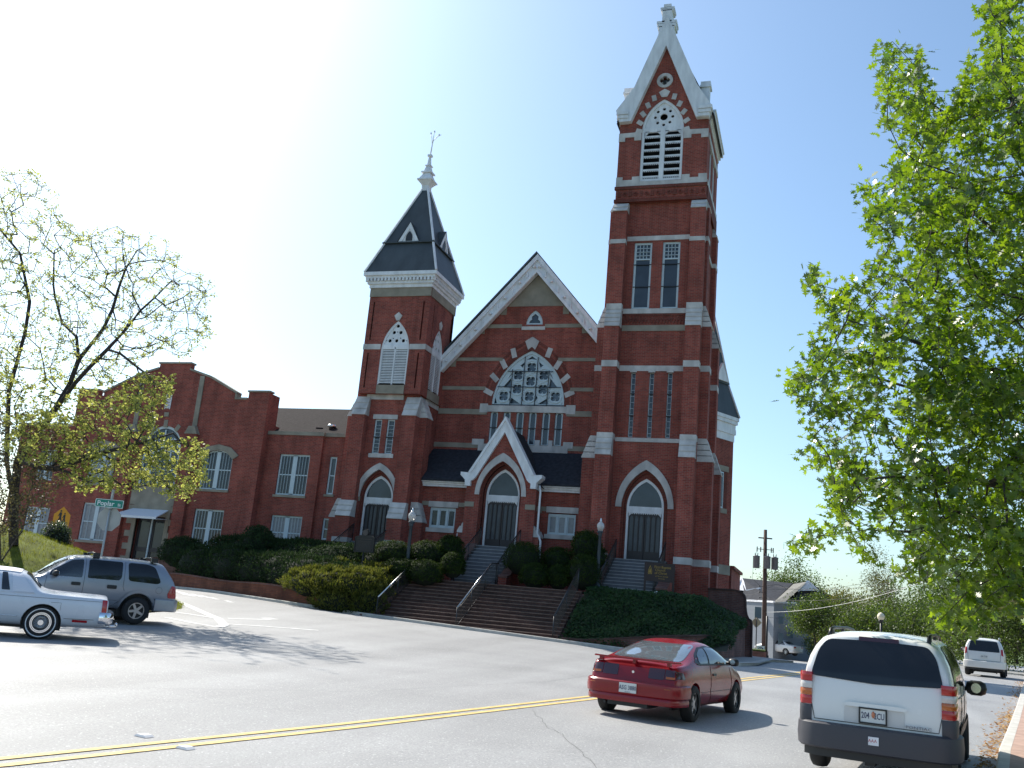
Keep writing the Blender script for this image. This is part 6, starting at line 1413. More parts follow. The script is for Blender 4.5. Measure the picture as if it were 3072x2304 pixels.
strip(sed, [(.16, .945), (.04, .935), (-.05, .9), (-.10, .8), (-.13, .5), (-.14, 0)], .40, .64, .12, 'rear_bumper', CHR, crown=.025)
b = MB(); b.tube([(.2, .3, .3), (-.25, .3, .34)], .025, 6); b.lathe([(0, 0), (.03, .01), (.03, .06), (0, .08)], (-.24, .3, .34), 8); o = b.build('tow_ball', CHR); o.parent = sed

# ======== pale gold SUV (right, far) ========
su2 = car_root('suv', 8.15, 53.8, G(8.2, 54)+.02, 10.8, 'pale silver SUV with dark rear window parked further up the right kerb', 'suv')
rows = [(.0, .42, .74, .6, .86, 1.12, .86, 1.72, .66, .03, .02, .01, 0, 0, .02, .14, .26, .28, .28), (.16, .4, .8, .7, .92, 1.15, .91, 1.80, .70, .03, 0, 0, 0, 0, 0, .08, .16, .17, .17), (.7, .4, .82, .8, .93, 1.15, .92, 1.86, .72, .03), (2.6, .4, .82, .8, .93, 1.14, .92, 1.86, .72, .03),
        (3.2, .4, .82, .8, .93, 1.13, .91, 1.6, .72, .03), (3.6, .4, .82, .8, .92, 1.1, .88, 1.22, .74, .02), (4.5, .4, .78, .7, .88, 1.0, .84, 1.05, .68, .02), (4.75, .45, .7, .62, .78, .8, .72, .84, .58, .01)]
_, bv = finish_body(rows, (1.0, 3.8), .45, su2, P_WHITE)
wells(su2, (1.0, 3.8), .45, .92)
w0 = wheel(su2, 1.0, .80, .39, .27); [wheel(su2, x, y, .39, mesh=w0) for x, y in ((1.0, -.80), (3.8, .80), (3.8, -.80))]
decal(bv, [(-.72, 1.22), (.72, 1.22), (.6, 1.74), (-.6, 1.74)], 'B', 'rear_window', CGL2, su2, r=.08)
for s in (-1, 1):
    decal(bv, [(s*.77, 1.1), (s*.87, 1.05), (s*.84, 1.4), (s*.76, 1.35)], 'B', 'tail_light', TAIL, su2, off=.012, raw=True)
    decal(bv, [(.6, 1.2), (3.2, 1.2), (2.9, 1.75), (.75, 1.78)], 'L' if s > 0 else 'R', 'side_window', CGL2, su2, r=.08)
    b = MB(); b.tube([(.4, s*.68, 1.86), (.6, s*.68, 1.94), (2.4, s*.68, 1.94), (2.7, s*.68, 1.86)], .02, 6); o = b.build('roof_rail', P_SILVER); o.parent = su2
mirror(su2, 3.2, .93, 1.25, BLK, 1, 1.3)
strip(su2, [(.6, .955), (.3, .95), (.08, .9), (-.06, .7), (-.1, 0)], .42, .76, .14, 'rear_bumper', P_WHITE, crown=.03)
strip(su2, [(.5, .9), (.05, .84), (-.03, 0)], .32, .43, .1, 'bumper_valance', BLK, crown=.0)
seam(bv, [(-.74, 1.15), (-.72, .78), (.72, .78), (.74, 1.15)], 'B', su2, .008); plate(su2, -.0, 0, .98, .32, .16, 'GA 7150')

# ======== white sedan (far, in front of the house) ========
fcar = car_root('sedan', at(2396, 1966, 96).x, at(2396, 1966, 96).y, at(2360, 1966, 96).z-.02, -58.0, 'small white sedan parked in front of the pale two-storey house', 'car')
rows = [(.0, .34, .7, .52, .82, .88, .80, .98, .66, .01, .02, 0, 0, 0, .02, .05, .08, .1, .1), (.15, .3, .78, .58, .88, .93, .86, 1.03, .70, .01), (.8, .26, .8, .6, .9, .95, .88, 1.1, .68, .02), (1.3, .25, .8, .6, .9, .95, .88, 1.36, .62, .02), (2.2, .25, .8, .6, .9, .94, .88, 1.44, .6, .02),
        (2.9, .25, .8, .6, .9, .93, .88, 1.3, .64, .02), (3.5, .25, .8, .6, .9, .9, .86, 1.0, .7, .02), (4.4, .27, .78, .55, .86, .76, .78, .82, .62, .01), (4.75, .3, .66, .5, .72, .62, .64, .66, .52, .01)]
_, bv = finish_body(rows, (.95, 3.75), .38, fcar, P_WHITE)
wells(fcar, (.95, 3.75), .38, .9)
w0 = wheel(fcar, .95, .78, .33, .22); [wheel(fcar, x, y, .33, mesh=w0) for x, y in ((.95, -.78), (3.75, .78), (3.75, -.78))]
decal(bv, [(-.64, 1.08), (.64, 1.08), (.55, 1.36), (-.55, 1.36)], 'B', 'rear_window', CGL, fcar, r=.08)
for s in ('L', 'R'): decal(bv, [(1.0, 1.0), (1.4, 1.3), (2.2, 1.38), (2.8, 1.26), (3.3, 1.0)], s, 'side_window', CGL, fcar, r=.08)
for s in (-1, 1): decal(bv, [(s*.45, .78), (s*.8, .78), (s*.8, .92), (s*.45, .9)], 'B', 'tail_light', TAIL, fcar, off=.012, raw=True)
plate(fcar, .04, 0, .78, .3, .15, ' ')
strip(fcar, [(.5, .9), (.1, .86), (-.04, .7), (-.07, 0)], .32, .6, .12, 'rear_bumper', P_WHITE, crown=.02)
# ---------------------------------------------------------------- plants
npr = np.random.RandomState(11)
def mesh_np(name, V, k, mt, par=None, faces=None, smooth=False):
    """V = (n*k,3) array, faces of k consecutive vertices each"""
    n = len(V)//k; me = bpy.data.meshes.new(name); me.vertices.add(len(V)); me.vertices.foreach_set('co', V.astype(np.float32).ravel())
    me.loops.add(n*k); me.loops.foreach_set('vertex_index', np.arange(n*k, dtype=np.int32))
    me.polygons.add(n); me.polygons.foreach_set('loop_start', (np.arange(n)*k).astype(np.int32)); me.polygons.foreach_set('loop_total', np.full(n, k, np.int32))
    me.materials.append(mt); me.update(); me.validate()
    o = bpy.data.objects.new(name, me); C.objects.link(o)
    if par: o.parent = par
    return o
def frames(N, up_bias=0.0, rs=npr):
    """random orthonormal frames about normals N"""
    N = N/np.linalg.norm(N, axis=1, keepdims=True); r = rs.normal(size=N.shape); T = np.cross(N, r); T /= np.linalg.norm(T, axis=1, keepdims=True)+1e-9
    return N, T, np.cross(N, T)
LEAF4 = np.array([(0, 0), (.5, .28), (1, 0), (.5, -.28)]); 
OAK = np.array([1, .8])*np.array([(0, 0), (.14, .04), (.22, .26), (.31, .08), (.40, .42), (.52, .10), (.66, .36), (.74, .08), (1, 0), (.74, -.08), (.66, -.36), (.52, -.10), (.40, -.42), (.31, -.08), (.22, -.26), (.14, -.04)])
MAP5 = np.array([(0, 0), (.25, .1), (.2, .42), (.5, .22), (1, 0), (.5, -.22), (.2, -.42), (.25, -.1)])
def leaves(P, N, size, shape=LEAF4, jit=.3, T=None, fold=.0):
    N, T0, B0 = frames(N)
    if T is not None: T0 = T-N*np.sum(T*N, axis=1, keepdims=True); T0 /= np.linalg.norm(T0, axis=1, keepdims=True)+1e-9; B0 = np.cross(N, T0)
    s = size*(1+jit*npr.uniform(-1, 1, (len(P), 1, 1))); S = shape[None]
    V = P[:, None]+s*(S[..., :1]*T0[:, None]+S[..., 1:]*B0[:, None]-fold*np.abs(S[..., 1:])*N[:, None]*-1)
    return V.reshape(-1, 3)
BOX_L = leaf_mat('boxwood_leaf', (.012, .028, .006), (.035, .06, .010), .25, .7, .12, vs=1.5)
HED_L = leaf_mat('dark_hedge_leaf', (.014, .030, .013), (.03, .055, .018), .2, .75, .1, vs=1.2)
JUN_L = leaf_mat('juniper_leaf', (.045, .065, .012), (.11, .12, .028), .35, .7, .12, vs=1.2)
IVY_L = leaf_mat('ivy_leaf', (.010, .035, .010), (.03, .075, .016), .25, .55, .25, vs=1.0)
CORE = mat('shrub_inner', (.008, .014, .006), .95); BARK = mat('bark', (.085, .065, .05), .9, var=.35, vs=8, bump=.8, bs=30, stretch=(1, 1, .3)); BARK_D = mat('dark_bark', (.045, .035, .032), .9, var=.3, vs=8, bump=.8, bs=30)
def bush(name, ells, n, size, mt, label, cat='shrub', group=None, tuft=0.0, bumpy=.12, shape=LEAF4, power=2.0):
    """foliage of many leaves on a union of rounded masses, with an added opaque dark core behind the leaves"""
    c0 = Vector(ells[0][:3]); o_ = empty(name, (c0.x, c0.y, c0.z-ells[0][5]), 0, label, cat, group); P = []; N = []
    tot = sum(e[3]*e[4]+e[3]*e[5]+e[4]*e[5] for e in ells)
    for e in ells:
        k = int(n*(e[3]*e[4]+e[3]*e[5]+e[4]*e[5])/tot); d = npr.normal(size=(k, 3)); d /= np.linalg.norm(d, axis=1, keepdims=True)
        d[:, 2] = np.where(d[:, 2] < -.5, -d[:, 2], d[:, 2]); q = (np.sum(np.abs(d)**power*1.0, axis=1)**(-1/power))[:, None] if power != 2 else 1.0
        rr = 1+bumpy*np.sin(d[:, :1]*7+e[0])*np.sin(d[:, 1:2]*6+e[1])*np.cos(d[:, 2:]*8)+npr.uniform(-.14, .05, (k, 1))
        p = np.array(e[:3])+d*q*rr*np.array(e[3:6]); keep = np.ones(k, bool)
        for f in ells:
            if f is e: continue
            keep &= (np.sum(((p-np.array(f[:3]))/np.array(f[3:6]))**2, axis=1) > .75)
        P.append(p[keep]); N.append((d/np.array(e[3:6]))[keep])
    P = np.concatenate(P); N = np.concatenate(N); N /= np.linalg.norm(N, axis=1, keepdims=True); loc = np.array(o_.location)
    if tuft:
        T = N*1.0+np.array([0, 0, tuft])+npr.normal(size=N.shape)*.35; Nn = N*.3+npr.normal(size=N.shape)
        V = leaves(P, Nn, size, shape*np.array([1, .5]), T=T)
    else: V = leaves(P, N+npr.normal(size=N.shape)*.55, size, shape)
    mesh_np('foliage', V-loc, len(shape), mt, o_)
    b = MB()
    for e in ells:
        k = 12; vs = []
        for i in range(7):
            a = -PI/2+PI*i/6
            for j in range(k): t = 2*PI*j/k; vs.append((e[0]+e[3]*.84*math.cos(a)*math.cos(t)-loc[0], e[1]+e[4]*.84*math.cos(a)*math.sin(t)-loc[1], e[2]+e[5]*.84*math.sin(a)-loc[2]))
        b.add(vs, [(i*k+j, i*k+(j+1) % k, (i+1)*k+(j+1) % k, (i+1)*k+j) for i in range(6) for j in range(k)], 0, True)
    q_ = b.build('inner_core', CORE); q_.parent = o_  # added dark filler, no real stems: stops the view through the leaves
    return o_
def pxball(px, py, d, r, rz=None, ry=None):
    p = at(px, py, d); return (p.x, p.y, p.z, r, ry or r, rz or r)
def gr(b_): return b_
G_R = 'clipped boxwoods right of the middle steps'; G_L = 'clipped boxwoods left of the middle steps'
D43 = 43.6
for px, py, d, r, rz, lab in ((1570, 1682, 43.6, .98, .85, 'broad boxwood nearest the right wall of the middle church steps'), (1672, 1688, 43.6, .8, .7, 'boxwood behind the row, under the narthex window right of the white downpipe'),
                              (1604, 1732, 42.4, .72, .62, 'low round boxwood, first of the front row right of the middle steps'), (1676, 1736, 42.2, .58, .6, 'low round boxwood between two others in the front row, right of the middle steps'),
                              (1750, 1722, 42.0, .78, .85, 'tall round boxwood beside the right street lamp')):
    bush('boxwood', [pxball(px, py, d, r, rz, r*.8)], 5200, .06, BOX_L, lab, group=G_R)
bush('tall_shrub', [pxball(1760, 1645, 43.5, .75, .8), pxball(1790, 1675, 43.4, .5, .6)], 4500, .08, BOX_L, 'loose taller evergreen shrub against the tower wall left of the right street lamp')
for px, py, d, r, rz, lab in ((1180, 1665, 43.6, 1.0, .65, 'low wide boxwood at the right of the spired tower steps'), (1280, 1668, 43.8, .95, .7, 'broad boxwood under the narthex window just right of the left street lamp'), (1350, 1652, 44.0, .72, .7, 'boxwood against the left wall of the middle steps'),
                              (1275, 1722, 42.3, .85, .62, 'round boxwood in front, right of the left street lamp'), (1205, 1708, 42.8, .9, .5, 'round boxwood in front, left of the left street lamp'), (1358, 1700, 42.6, .6, .62, 'dark boxwood in the corner by the left wall of the middle steps')):
    bush('boxwood', [pxball(px, py, d, r, rz, r*.8)], 5200, .06, BOX_L, lab, group=G_L)
# hedge mass along the hall and the sunlit juniper
hd = []
for i in range(15):
    t = i/14; x = -29.3+t*9.8+rnd.uniform(-.2, .2); yw = wall_y(x); hd.append((x, yw+1.3+rnd.uniform(-.12, .12), G(x, yw)+1.2+rnd.uniform(-.12, .12), 1.5, 1.2+rnd.uniform(-.1, .2), .95+rnd.uniform(-.1, .1)))
    hd.append((x+.3, yw+3.3, G(x, yw)+2.0+rnd.uniform(-.1, .1), 1.6, 1.4, .9))
bush('hedge', hd, 80000, .15, HED_L, 'long dark evergreen hedge spreading over the retaining wall in front of the brick hall', 'hedge', tuft=.6, bumpy=.2)
bush('shrub', [pxball(1010, 1690, 44.5, 1.9, .8, 1.0)], 7000, .09, HED_L, 'rounded dark evergreen mound under the lower window left of the spired tower')
bush('shrub', [pxball(770, 1650, 47.5, 1.0, 1.2, .8)], 5000, .09, HED_L, 'upright dark evergreen at the corner between hall and wing')
bush('shrub', [pxball(545, 1662, 49.5, 1.3, .9, .9)], 5000, .09, HED_L, 'dark evergreen beside the hall door, right of its surround')
jn = [(-21.0, 37.9, 1.75, 1.5, 1.5, .75), (-19.8, 37.6, 1.75, 1.4, 1.5, .8), (-18.6, 37.4, 1.65, 1.2, 1.35, .95), (-20.4, 39.4, 2.15, 1.6, 1.4, .8), (-18.6, 39.3, 2.2, 1.2, 1.3, .7), (-19.2, 36.6, 1.05, 1.2, .7, .7), (-17.95, 36.8, 1.1, .75, .8, .8)]
bush('juniper', jn, 46000, .14, JUN_L, 'spreading olive green juniper in patchy sun left of the wide lower steps', 'juniper', tuft=1.3, bumpy=.3)
# ground cover on the bank by the tall tower
pts = []; nn = []
while len(pts) < 52000:
    x = npr.uniform(-9.36, -2.9); y = npr.uniform(36.25, 45.0)
    if x > -3.9 and y < 37.4 and (x+3.9)/.9+(37.4-y)/1.0 > .9: continue
    if y > 43.0 and x < -5.0: continue
    z = terr(min(x, -3.05), max(36.6, y))+npr.uniform(0, .16)+.1*math.sin(x*2.3)*math.cos(y*1.9)
    if y < 36.75: z -= npr.uniform(0, .28)
    if x > -3.3: z -= npr.uniform(0, .3)
    pts.append((x, y, z)); nn.append((npr.normal()*.5, -0.5+npr.normal()*.5, .9))
o = mesh_np('ivy_ground_cover', leaves(np.array(pts), np.array(nn), .095, MAP5), 8, IVY_L); tag(o, 'dark green ivy covering the bank between the lower steps and the street corner', 'ivy', kind='stuff')

# ---------------------------------------------------------------- trees
def grow(limbs, A, step=.45, sag=.06, wpath=.12, rs=None, dirw=.0):
    """limbs: polylines of world points; A: attractor points. returns nodes, parents"""
    rs = rs or npr; P = []; par = []; plen = []; lim = {}
    for l in limbs:
        prev = -1
        for q in range(len(l)-1):
            a, b_ = np.array(l[q]), np.array(l[q+1]); n = max(1, int(np.linalg.norm(b_-a)/step))
            for k in range(n):
                p = a+(b_-a)*k/n
                if prev == -1 and P:
                    d = np.linalg.norm(np.array(P)-p, axis=1); j = int(d.argmin())
                    if d[j] < .3: prev = j; continue
                    prev = j
                P.append(p); par.append(prev); plen.append(0 if prev < 0 else plen[prev]+np.linalg.norm(p-P[prev])); prev = len(P)-1
        P.append(np.array(l[-1])); par.append(prev); plen.append(plen[prev]+.1)
    base = len(P); cap = base+len(A)*14+10; PA = np.zeros((cap, 3)); PA[:base] = np.array(P); PL = np.zeros(cap); PL[:base] = plen; n = base
    D = ((A[:, None, :]-PA[None, :base, :])**2).sum(2).min(1) if len(A)*base < 4e6 else np.linalg.norm(A-PA[0], axis=1)
    tips = []
    for i in np.argsort(D):
        a = A[i]; d = np.linalg.norm(PA[:n]-a, axis=1); j = int((d+wpath*PL[:n]).argmin()); L = d[j]; m_ = max(1, int(L/step)); m_ = min(m_, 12); src = PA[j].copy(); prev = j
        off = rs.normal(size=3)*L*.10
        for k in range(1, m_+1):
            t = k/m_; p = src+(a-src)*t+off*math.sin(PI*t)+np.array([0, 0, sag*L*math.sin(PI*t)])
            PA[n] = p; par.append(prev); PL[n] = PL[prev]+L/m_; prev = n; n += 1
        tips.append(prev)
    return PA[:n], par, tips, base
def tubes_from(PA, par, r_tip, expo, mt, name, parent, base_r=None, rmax=9):
    n = len(PA); cnt = np.zeros(n); 
    ch_ = np.zeros(n, int)
    for i in range(n-1, -1, -1):
        if ch_[i] == 0: cnt[i] = 1
        if par[i] >= 0: cnt[par[i]] += cnt[i]; ch_[par[i]] += 1
    R = np.minimum(rmax, r_tip*cnt**expo); V = []; F = []
    for i in range(n):
        j = par[i]
        if j < 0: continue
        a, b_ = PA[j], PA[i]; d = b_-a; L = np.linalg.norm(d)
        if L < 1e-6: continue
        d /= L; k = 3 if R[i] < .02 else (5 if R[i] < .06 else 9)
        u = np.cross(d, [0.3, .2, .93]); u /= np.linalg.norm(u)+1e-9; w = np.cross(d, u); o = len(V); ra = min(R[j], R[i]*1.35)
        for q in range(k): t = 2*PI*q/k; V.append(a+(u*math.cos(t)+w*math.sin(t))*ra)
        for q in range(k): t = 2*PI*q/k; V.append(b_+(u*math.cos(t)+w*math.sin(t))*R[i])
        F += [(o+q, o+(q+1) % k, o+k+(q+1) % k, o+k+q) for q in range(k)]
    loc = np.array(parent.location); me = bpy.data.meshes.new(name); me.from_pydata([tuple(v-loc) for v in V], [], F); me.materials.append(mt)
    me.polygons.foreach_set('use_smooth', [True]*len(me.polygons)); o = bpy.data.objects.new(name, me); C.objects.link(o); o.parent = parent; return R
def inpoly(x, y, poly):
    c = False; j = len(poly)-1
    for i in range(len(poly)):
        (xi, yi), (xj, yj) = poly[i], poly[j]
        if (yi > y) != (yj > y) and x < (xj-xi)*(y-yi)/(yj-yi)+xi: c = not c
        j = i
    return c
rs_ = np.random.RandomState(5)
# ---- sparse budding tree on the mound (left)
TD = 33.0
def A33(px, py, d=TD): return np.array(at(px, py, d))
base_p = A33(40, 1640); base_p[2] = mound(base_p[0], base_p[1])
limbs = [[base_p, A33(40, 1500), A33(54, 1380), A33(149, 1253), A33(208, 1154), A33(236, 1079, 33.3), A33(291, 1011, 33.5), A33(312, 982, 33.6), A33(338, 927, 33.8), A33(359, 855, 34), A33(376, 809, 34), A33(409, 754, 34)],
         [A33(149, 1253), A33(228, 1146, 32.7), A33(270, 1100, 32.5), A33(321, 1049, 32.2), A33(380, 986, 32), A33(422, 931, 31.8), A33(464, 893, 31.6), A33(515, 842, 31.5)],
         [A33(236, 1079, 33.3), A33(230, 1011, 33.8), A33(186, 969, 34.4), A33(165, 893, 34.8), A33(160, 855, 35), A33(162, 762, 35)],
         [A33(40, 1500), A33(20, 1384, 33.8), A33(23, 1271, 34.2), A33(27, 1172, 34.5), A33(76, 994, 34.5), A33(89, 906, 34.2), A33(60, 760, 34), A33(10, 700, 34)],
         [A33(54, 1380), A33(110, 1400, 32), A33(167, 1407, 31.3), A33(203, 1416, 31), A33(267, 1448, 30.6), A33(340, 1440, 30.4)],
         [A33(167, 1407, 31.3), A33(300, 1360, 30.8), A33(420, 1330, 30.6), A33(520, 1300, 30.6)],
         [A33(321, 1049, 32.2), A33(360, 1060, 31.5), A33(410, 1100, 31.2), A33(450, 1130, 31)]]
upper = [(-60, 520), (40, 495), (110, 510), (180, 570), (180, 640), (250, 690), (330, 670), (390, 700), (480, 700), (560, 800), (640, 830), (650, 900), (600, 930), (655, 980), (600, 1060), (560, 1080), (470, 1060), (380, 1110), (300, 1180), (180, 1230), (-60, 1300)]
lower = [(90, 1240), (200, 1230), (330, 1180), (420, 1120), (520, 1130), (510, 1190), (470, 1260), (520, 1320), (600, 1320), (620, 1350), (620, 1440), (570, 1500), (450, 1470), (330, 1480), (230, 1470), (150, 1400), (60, 1380), (0, 1330)]
def sample(poly, n, dc, dr, lo=None):
    out = []; xs0 = [p[0] for p in poly]; ys0 = [p[1] for p in poly]
    while len(out) < n:
        x, y = rs_.uniform(min(xs0), max(xs0)), rs_.uniform(min(ys0), max(ys0))
        if inpoly(x, y, poly): out.append(at(x, y, dc+rs_.normal()*dr))
    return np.array([tuple(p) for p in out])
Au = sample(upper, 1500, 33.6, 1.5); Al = sample(lower, 850, 30.9, .8)
PA, par, tips, nb = grow(limbs, np.concatenate([Au, Al]), step=.4, sag=.05, wpath=.1, rs=rs_)
tree1 = empty('budding_tree', tuple(base_p), 0, 'sparse spring tree with small new leaves on the grass mound at the left edge', 'tree')
tubes_from(PA, par, .0085, .44, BARK_D, 'trunk', tree1, rmax=.30)
BUD = leaf_mat('new_leaf', (.16, .19, .05), (.30, .33, .10), .55, .5, .3, vs=.8)
tp = PA[np.array(tips)]; extra = PA[nb:][rs_.rand(len(PA)-nb) < .18]
tp = np.concatenate([tp, tp[:0]+0, extra]); k = 9
P = np.repeat(tp, k, 0)+rs_.normal(size=(len(tp)*k, 3))*.065; T = rs_.normal(size=P.shape); T[:, 2] = np.abs(T[:, 2])*-.2
mesh_np('crown', leaves(P, rs_.normal(size=P.shape), np.where(P[:, :1]*.319-P[:, 1:2]*-.948 < 0, .1, np.where(P[:, 2:3] > 8.2, .085, .115))[:, None, :] if True else .1, LEAF4*np.array([1, 1.1]), T=T)-base_p, 4, BUD, tree1)
# ---- brownish shrub at the left edge
bb = [at(30, 1420, 32.0), at(100, 1450, 31.6), at(-30, 1350, 32.4)]
BRN = leaf_mat('brownish_leaf', (.07, .06, .025), (.14, .13, .05), .35, .5, .5, vs=2)
sh = empty('arching_shrub', tuple(at(20, 1600, 31.8)), 0, 'tangled brownish green shrub with arching twigs at the left edge', 'shrub')
base_s = np.array(at(20, 1600, 31.8)); base_s[2] = mound(base_s[0], base_s[1])-.1
A_ = sample([(-80, 1230), (60, 1220), (170, 1290), (190, 1400), (170, 1500), (110, 1560), (60, 1600), (-80, 1600)], 520, 31.8, .7)
PA2, par2, tips2, nb2 = grow([[base_s, base_s+np.array([0, 0, .8])], [base_s, base_s+np.array([.5, 0, .9])], [base_s, base_s+np.array([-.4, .1, 1.0])]], A_, step=.35, sag=.2, wpath=.05, rs=rs_)
tubes_from(PA2, par2, .006, .33, BARK, 'stems', sh, rmax=.05)
tp = PA2[nb2:]; P = np.repeat(tp, 9, 0)+rs_.normal(size=(len(tp)*9, 3))*.12
mesh_np('foliage', leaves(P, rs_.normal(size=P.shape), .10)-np.array(sh.location), 4, BRN, sh)
bush('round_shrub', [pxball(167, 1625, 36.5, .58, .78)], 2600, .065, leaf_mat('glossy_leaf', (.012, .03, .006), (.05, .08, .015), .3, .25, .9, vs=2), 'small round glossy shrub on the crest of the mound, in front of the yellow sign')
# ---- large oak at the right edge
OD = 13.2
crown = [(2975, -60), (2950, 20), (2935, 140), (2900, 200), (2860, 330), (2800, 300), (2760, 230), (2790, 160), (2700, 120), (2640, 130), (2620, 210), (2640, 300), (2660, 400), (2690, 480), (2600, 530), (2585, 610), (2600, 680), (2660, 730), (2590, 830), (2500, 850), (2420, 790), (2395, 790), (2410, 850), (2480, 900), (2450, 960), (2420, 990), (2440, 1060), (2390, 1120), (2330, 1140), (2350, 1180), (2420, 1230), (2400, 1290), (2430, 1370), (2480, 1440), (2490, 1500), (2440, 1560), (2370, 1620), (2380, 1650), (2460, 1660), (2500, 1620), (2560, 1680), (2620, 1650), (2690, 1600), (2710, 1690), (2690, 1740), (2760, 1780), (2800, 1720), (2860, 1740), (2880, 1800), (2840, 1830), (2770, 1870), (2800, 1890), (2900, 1880), (2960, 1840), (3080, 1860), (3400, 1850), (3750, 1500), (3850, 900), (3700, 200), (3500, -60)]
OAKP = [(x*1.0, y*1.0) for x, y in crown]
tb = np.array(at(3560, 2050, OD)); tb[2] = G(tb[0], tb[1])+.2
def A13(px, py, d=OD): return np.array(at(px, py, d))
ol = [[tb, A13(3545, 1700), A13(3500, 1400), A13(3430, 1100), A13(3350, 800), A13(3250, 500), A13(3180, 250), A13(3150, -20)],
      [A13(3500, 1400), A13(3300, 1250, 12.6), A13(3100, 1150, 12.2), A13(2900, 1080, 12), A13(2700, 1010, 12), A13(2540, 960, 12)],
      [A13(3430, 1100), A13(3250, 930, 14), A13(3060, 760, 14.6), A13(2900, 620, 15), A13(2750, 420, 15), A13(2700, 250, 15)],
      [A13(3545, 1700), A13(3350, 1560, 12.6), A13(3150, 1480, 12), A13(2900, 1440, 11.8), A13(2700, 1430, 11.8), A13(2560, 1440, 12)],
      [A13(3545, 1750), A13(3350, 1700, 14), A13(3100, 1640, 14.5), A13(2850, 1600, 14.5), A13(2600, 1590, 14), A13(2450, 1610, 13.8)],
      [A13(3350, 800), A13(3200, 640, 12.2), A13(3080, 430, 12), A13(3010, 230, 12), A13(3000, 60, 12)],
      [A13(3500, 1400), A13(3350, 1330, 14.6), A13(3100, 1270, 15.2), A13(2850, 1200, 15.5), A13(2620, 1130, 15.3), A13(2440, 1110, 15)],
      [A13(3545, 1700), A13(3700, 1400, 13), A13(3800, 1000, 13)]]
att = []
while len(att) < 3400:
    x, y = rs_.uniform(2330, 3800), rs_.uniform(-60, 1900)
    if not inpoly(x, y, OAKP): continue
    if x > 3130 and rs_.rand() > .4: continue
    if x < 2750 and rs_.rand() > .58: continue
    dd = 3.0*math.sqrt(max(.06, 1-((3560-x)/1260)**2)); q_ = at(x, y, OD+rs_.uniform(-1, 1)*dd)
    if noise.noise(q_*1.15)+.5*noise.noise(q_*2.6) < -.2: continue
    att.append(tuple(q_))
att = np.array(att)
PA3, par3, tips3, nb3 = grow(ol, att, step=.3, sag=.05, wpath=.12, rs=rs_)
oak = empty('oak_tree', tuple(tb), 0, 'large leafy oak overhanging the street along the right edge', 'tree')
tubes_from(PA3, par3, .0045, .47, BARK_D, 'trunk', oak, rmax=.22)
OAKL = leaf_mat('oak_leaf', (.04, .092, .010), (.125, .205, .024), .55, .32, 1.0, vs=.9)
tp = PA3[np.array(tips3)]; dirs = tp-PA3[np.array([par3[t] for t in tips3])]; dirs /= np.linalg.norm(dirs, axis=1, keepdims=True)+1e-9
k = 9; off = rs_.normal(size=(len(tp)*k, 3))*.075; D_ = np.repeat(dirs, k, 0); P = np.repeat(tp, k, 0)+off-D_*rs_.uniform(0, .25, (len(off), 1))
T = D_*.8+rs_.normal(size=P.shape)*.7+np.array([0, 0, -.35]); N = rs_.normal(size=P.shape)+np.array([0, 0, .9])
mesh_np('crown', leaves(P, N, .162, OAK, T=T, fold=.15)-tb, 16, OAKL, oak)
# ---- background trees down the street
BGL = [leaf_mat('street_tree_leaf', (.03, .06, .010), (.075, .12, .022), .4, .5, .5, vs=.5), leaf_mat('rusty_tree_leaf', (.045, .06, .014), (.10, .105, .028), .4, .5, .4, vs=.5)]
def tree(label, px, py, d, r, rz, n, size, mt, trunk=(0, 0), gz=None, seed=1, group='trees down the street', holes=.0, name='street_tree'):
    c = np.array(at(px, py, d)); g = gz if gz is not None else at(px, 1990, d).z
    rs2 = np.random.RandomState(seed); base = np.array([c[0]+trunk[0], c[1], g]); fork = np.array([c[0]+trunk[0]*.5, c[1], max(g+.5, c[2]-rz*.7)])
    dd = rs2.normal(size=(n//26, 3)); dd /= np.linalg.norm(dd, axis=1, keepdims=True); n = n; A_ = c+dd*np.array([r, r, rz])*(rs2.rand(len(dd), 1)**.45)*(1+.25*np.sin(dd[:, :1]*5+seed)*np.cos(dd[:, 2:]*4))
    o_ = empty(name, tuple(base), 0, label, 'tree', group); pa, pr, tps, _ = grow([[base, fork]], A_, step=r*.3, sag=.05, wpath=.3, rs=rs2)
    tubes_from(pa, pr, .012*max(1, r/2.5), .42, BARK_D, 'trunk', o_, rmax=.35)
    t_ = A_; k = 52; P = np.repeat(t_, k, 0)+rs2.normal(size=(len(t_)*k, 3))*r*.16
    mesh_np('crown', leaves(P, rs2.normal(size=P.shape), size*.68, LEAF4*np.array([1, 1.4]))-base, 4, mt, o_)
tree('rounded green street tree in front of the pale house, right of the utility pole', 2432, 1850, 84, 2.0, 1.7, 5200, .2, BGL[0], (.6, 0), seed=3)
tree('broad green tree behind the roof of the pale house', 2365, 1757, 122, 4.0, 2.8, 3600, .3, BGL[0], seed=4)
tree('mixed green and rusty tree right of the round street tree', 2515, 1868, 92, 3.2, 2.5, 6500, .24, BGL[1], seed=5)
tree('tall thin-topped tree beside the distant globe lamp', 2645, 1795, 88, 2.2, 4.6, 3600, .18, BGL[1], seed=6)
tree('low bushy tree behind the white minivan roof', 2600, 1890, 80, 3.2, 2.2, 5200, .24, BGL[0], seed=7)
tree('dark bushy tree left of the far parked suv', 2735, 1880, 84, 3.4, 2.3, 5200, .24, BGL[0], seed=8)
tree('blue green tree standing above the far parked suv', 2850, 1800, 98, 4.2, 3.4, 6200, .26, BGL[0], seed=9)
tree('spreading tree directly behind the far parked suv', 2930, 1885, 74, 4.0, 2.6, 7500, .22, BGL[0], seed=10)
tree('tree with a dark forked trunk on the grass right of the far suv', 3035, 1860, 62, 3.6, 2.3, 8200, .2, BGL[0], (.2, 0), seed=12)
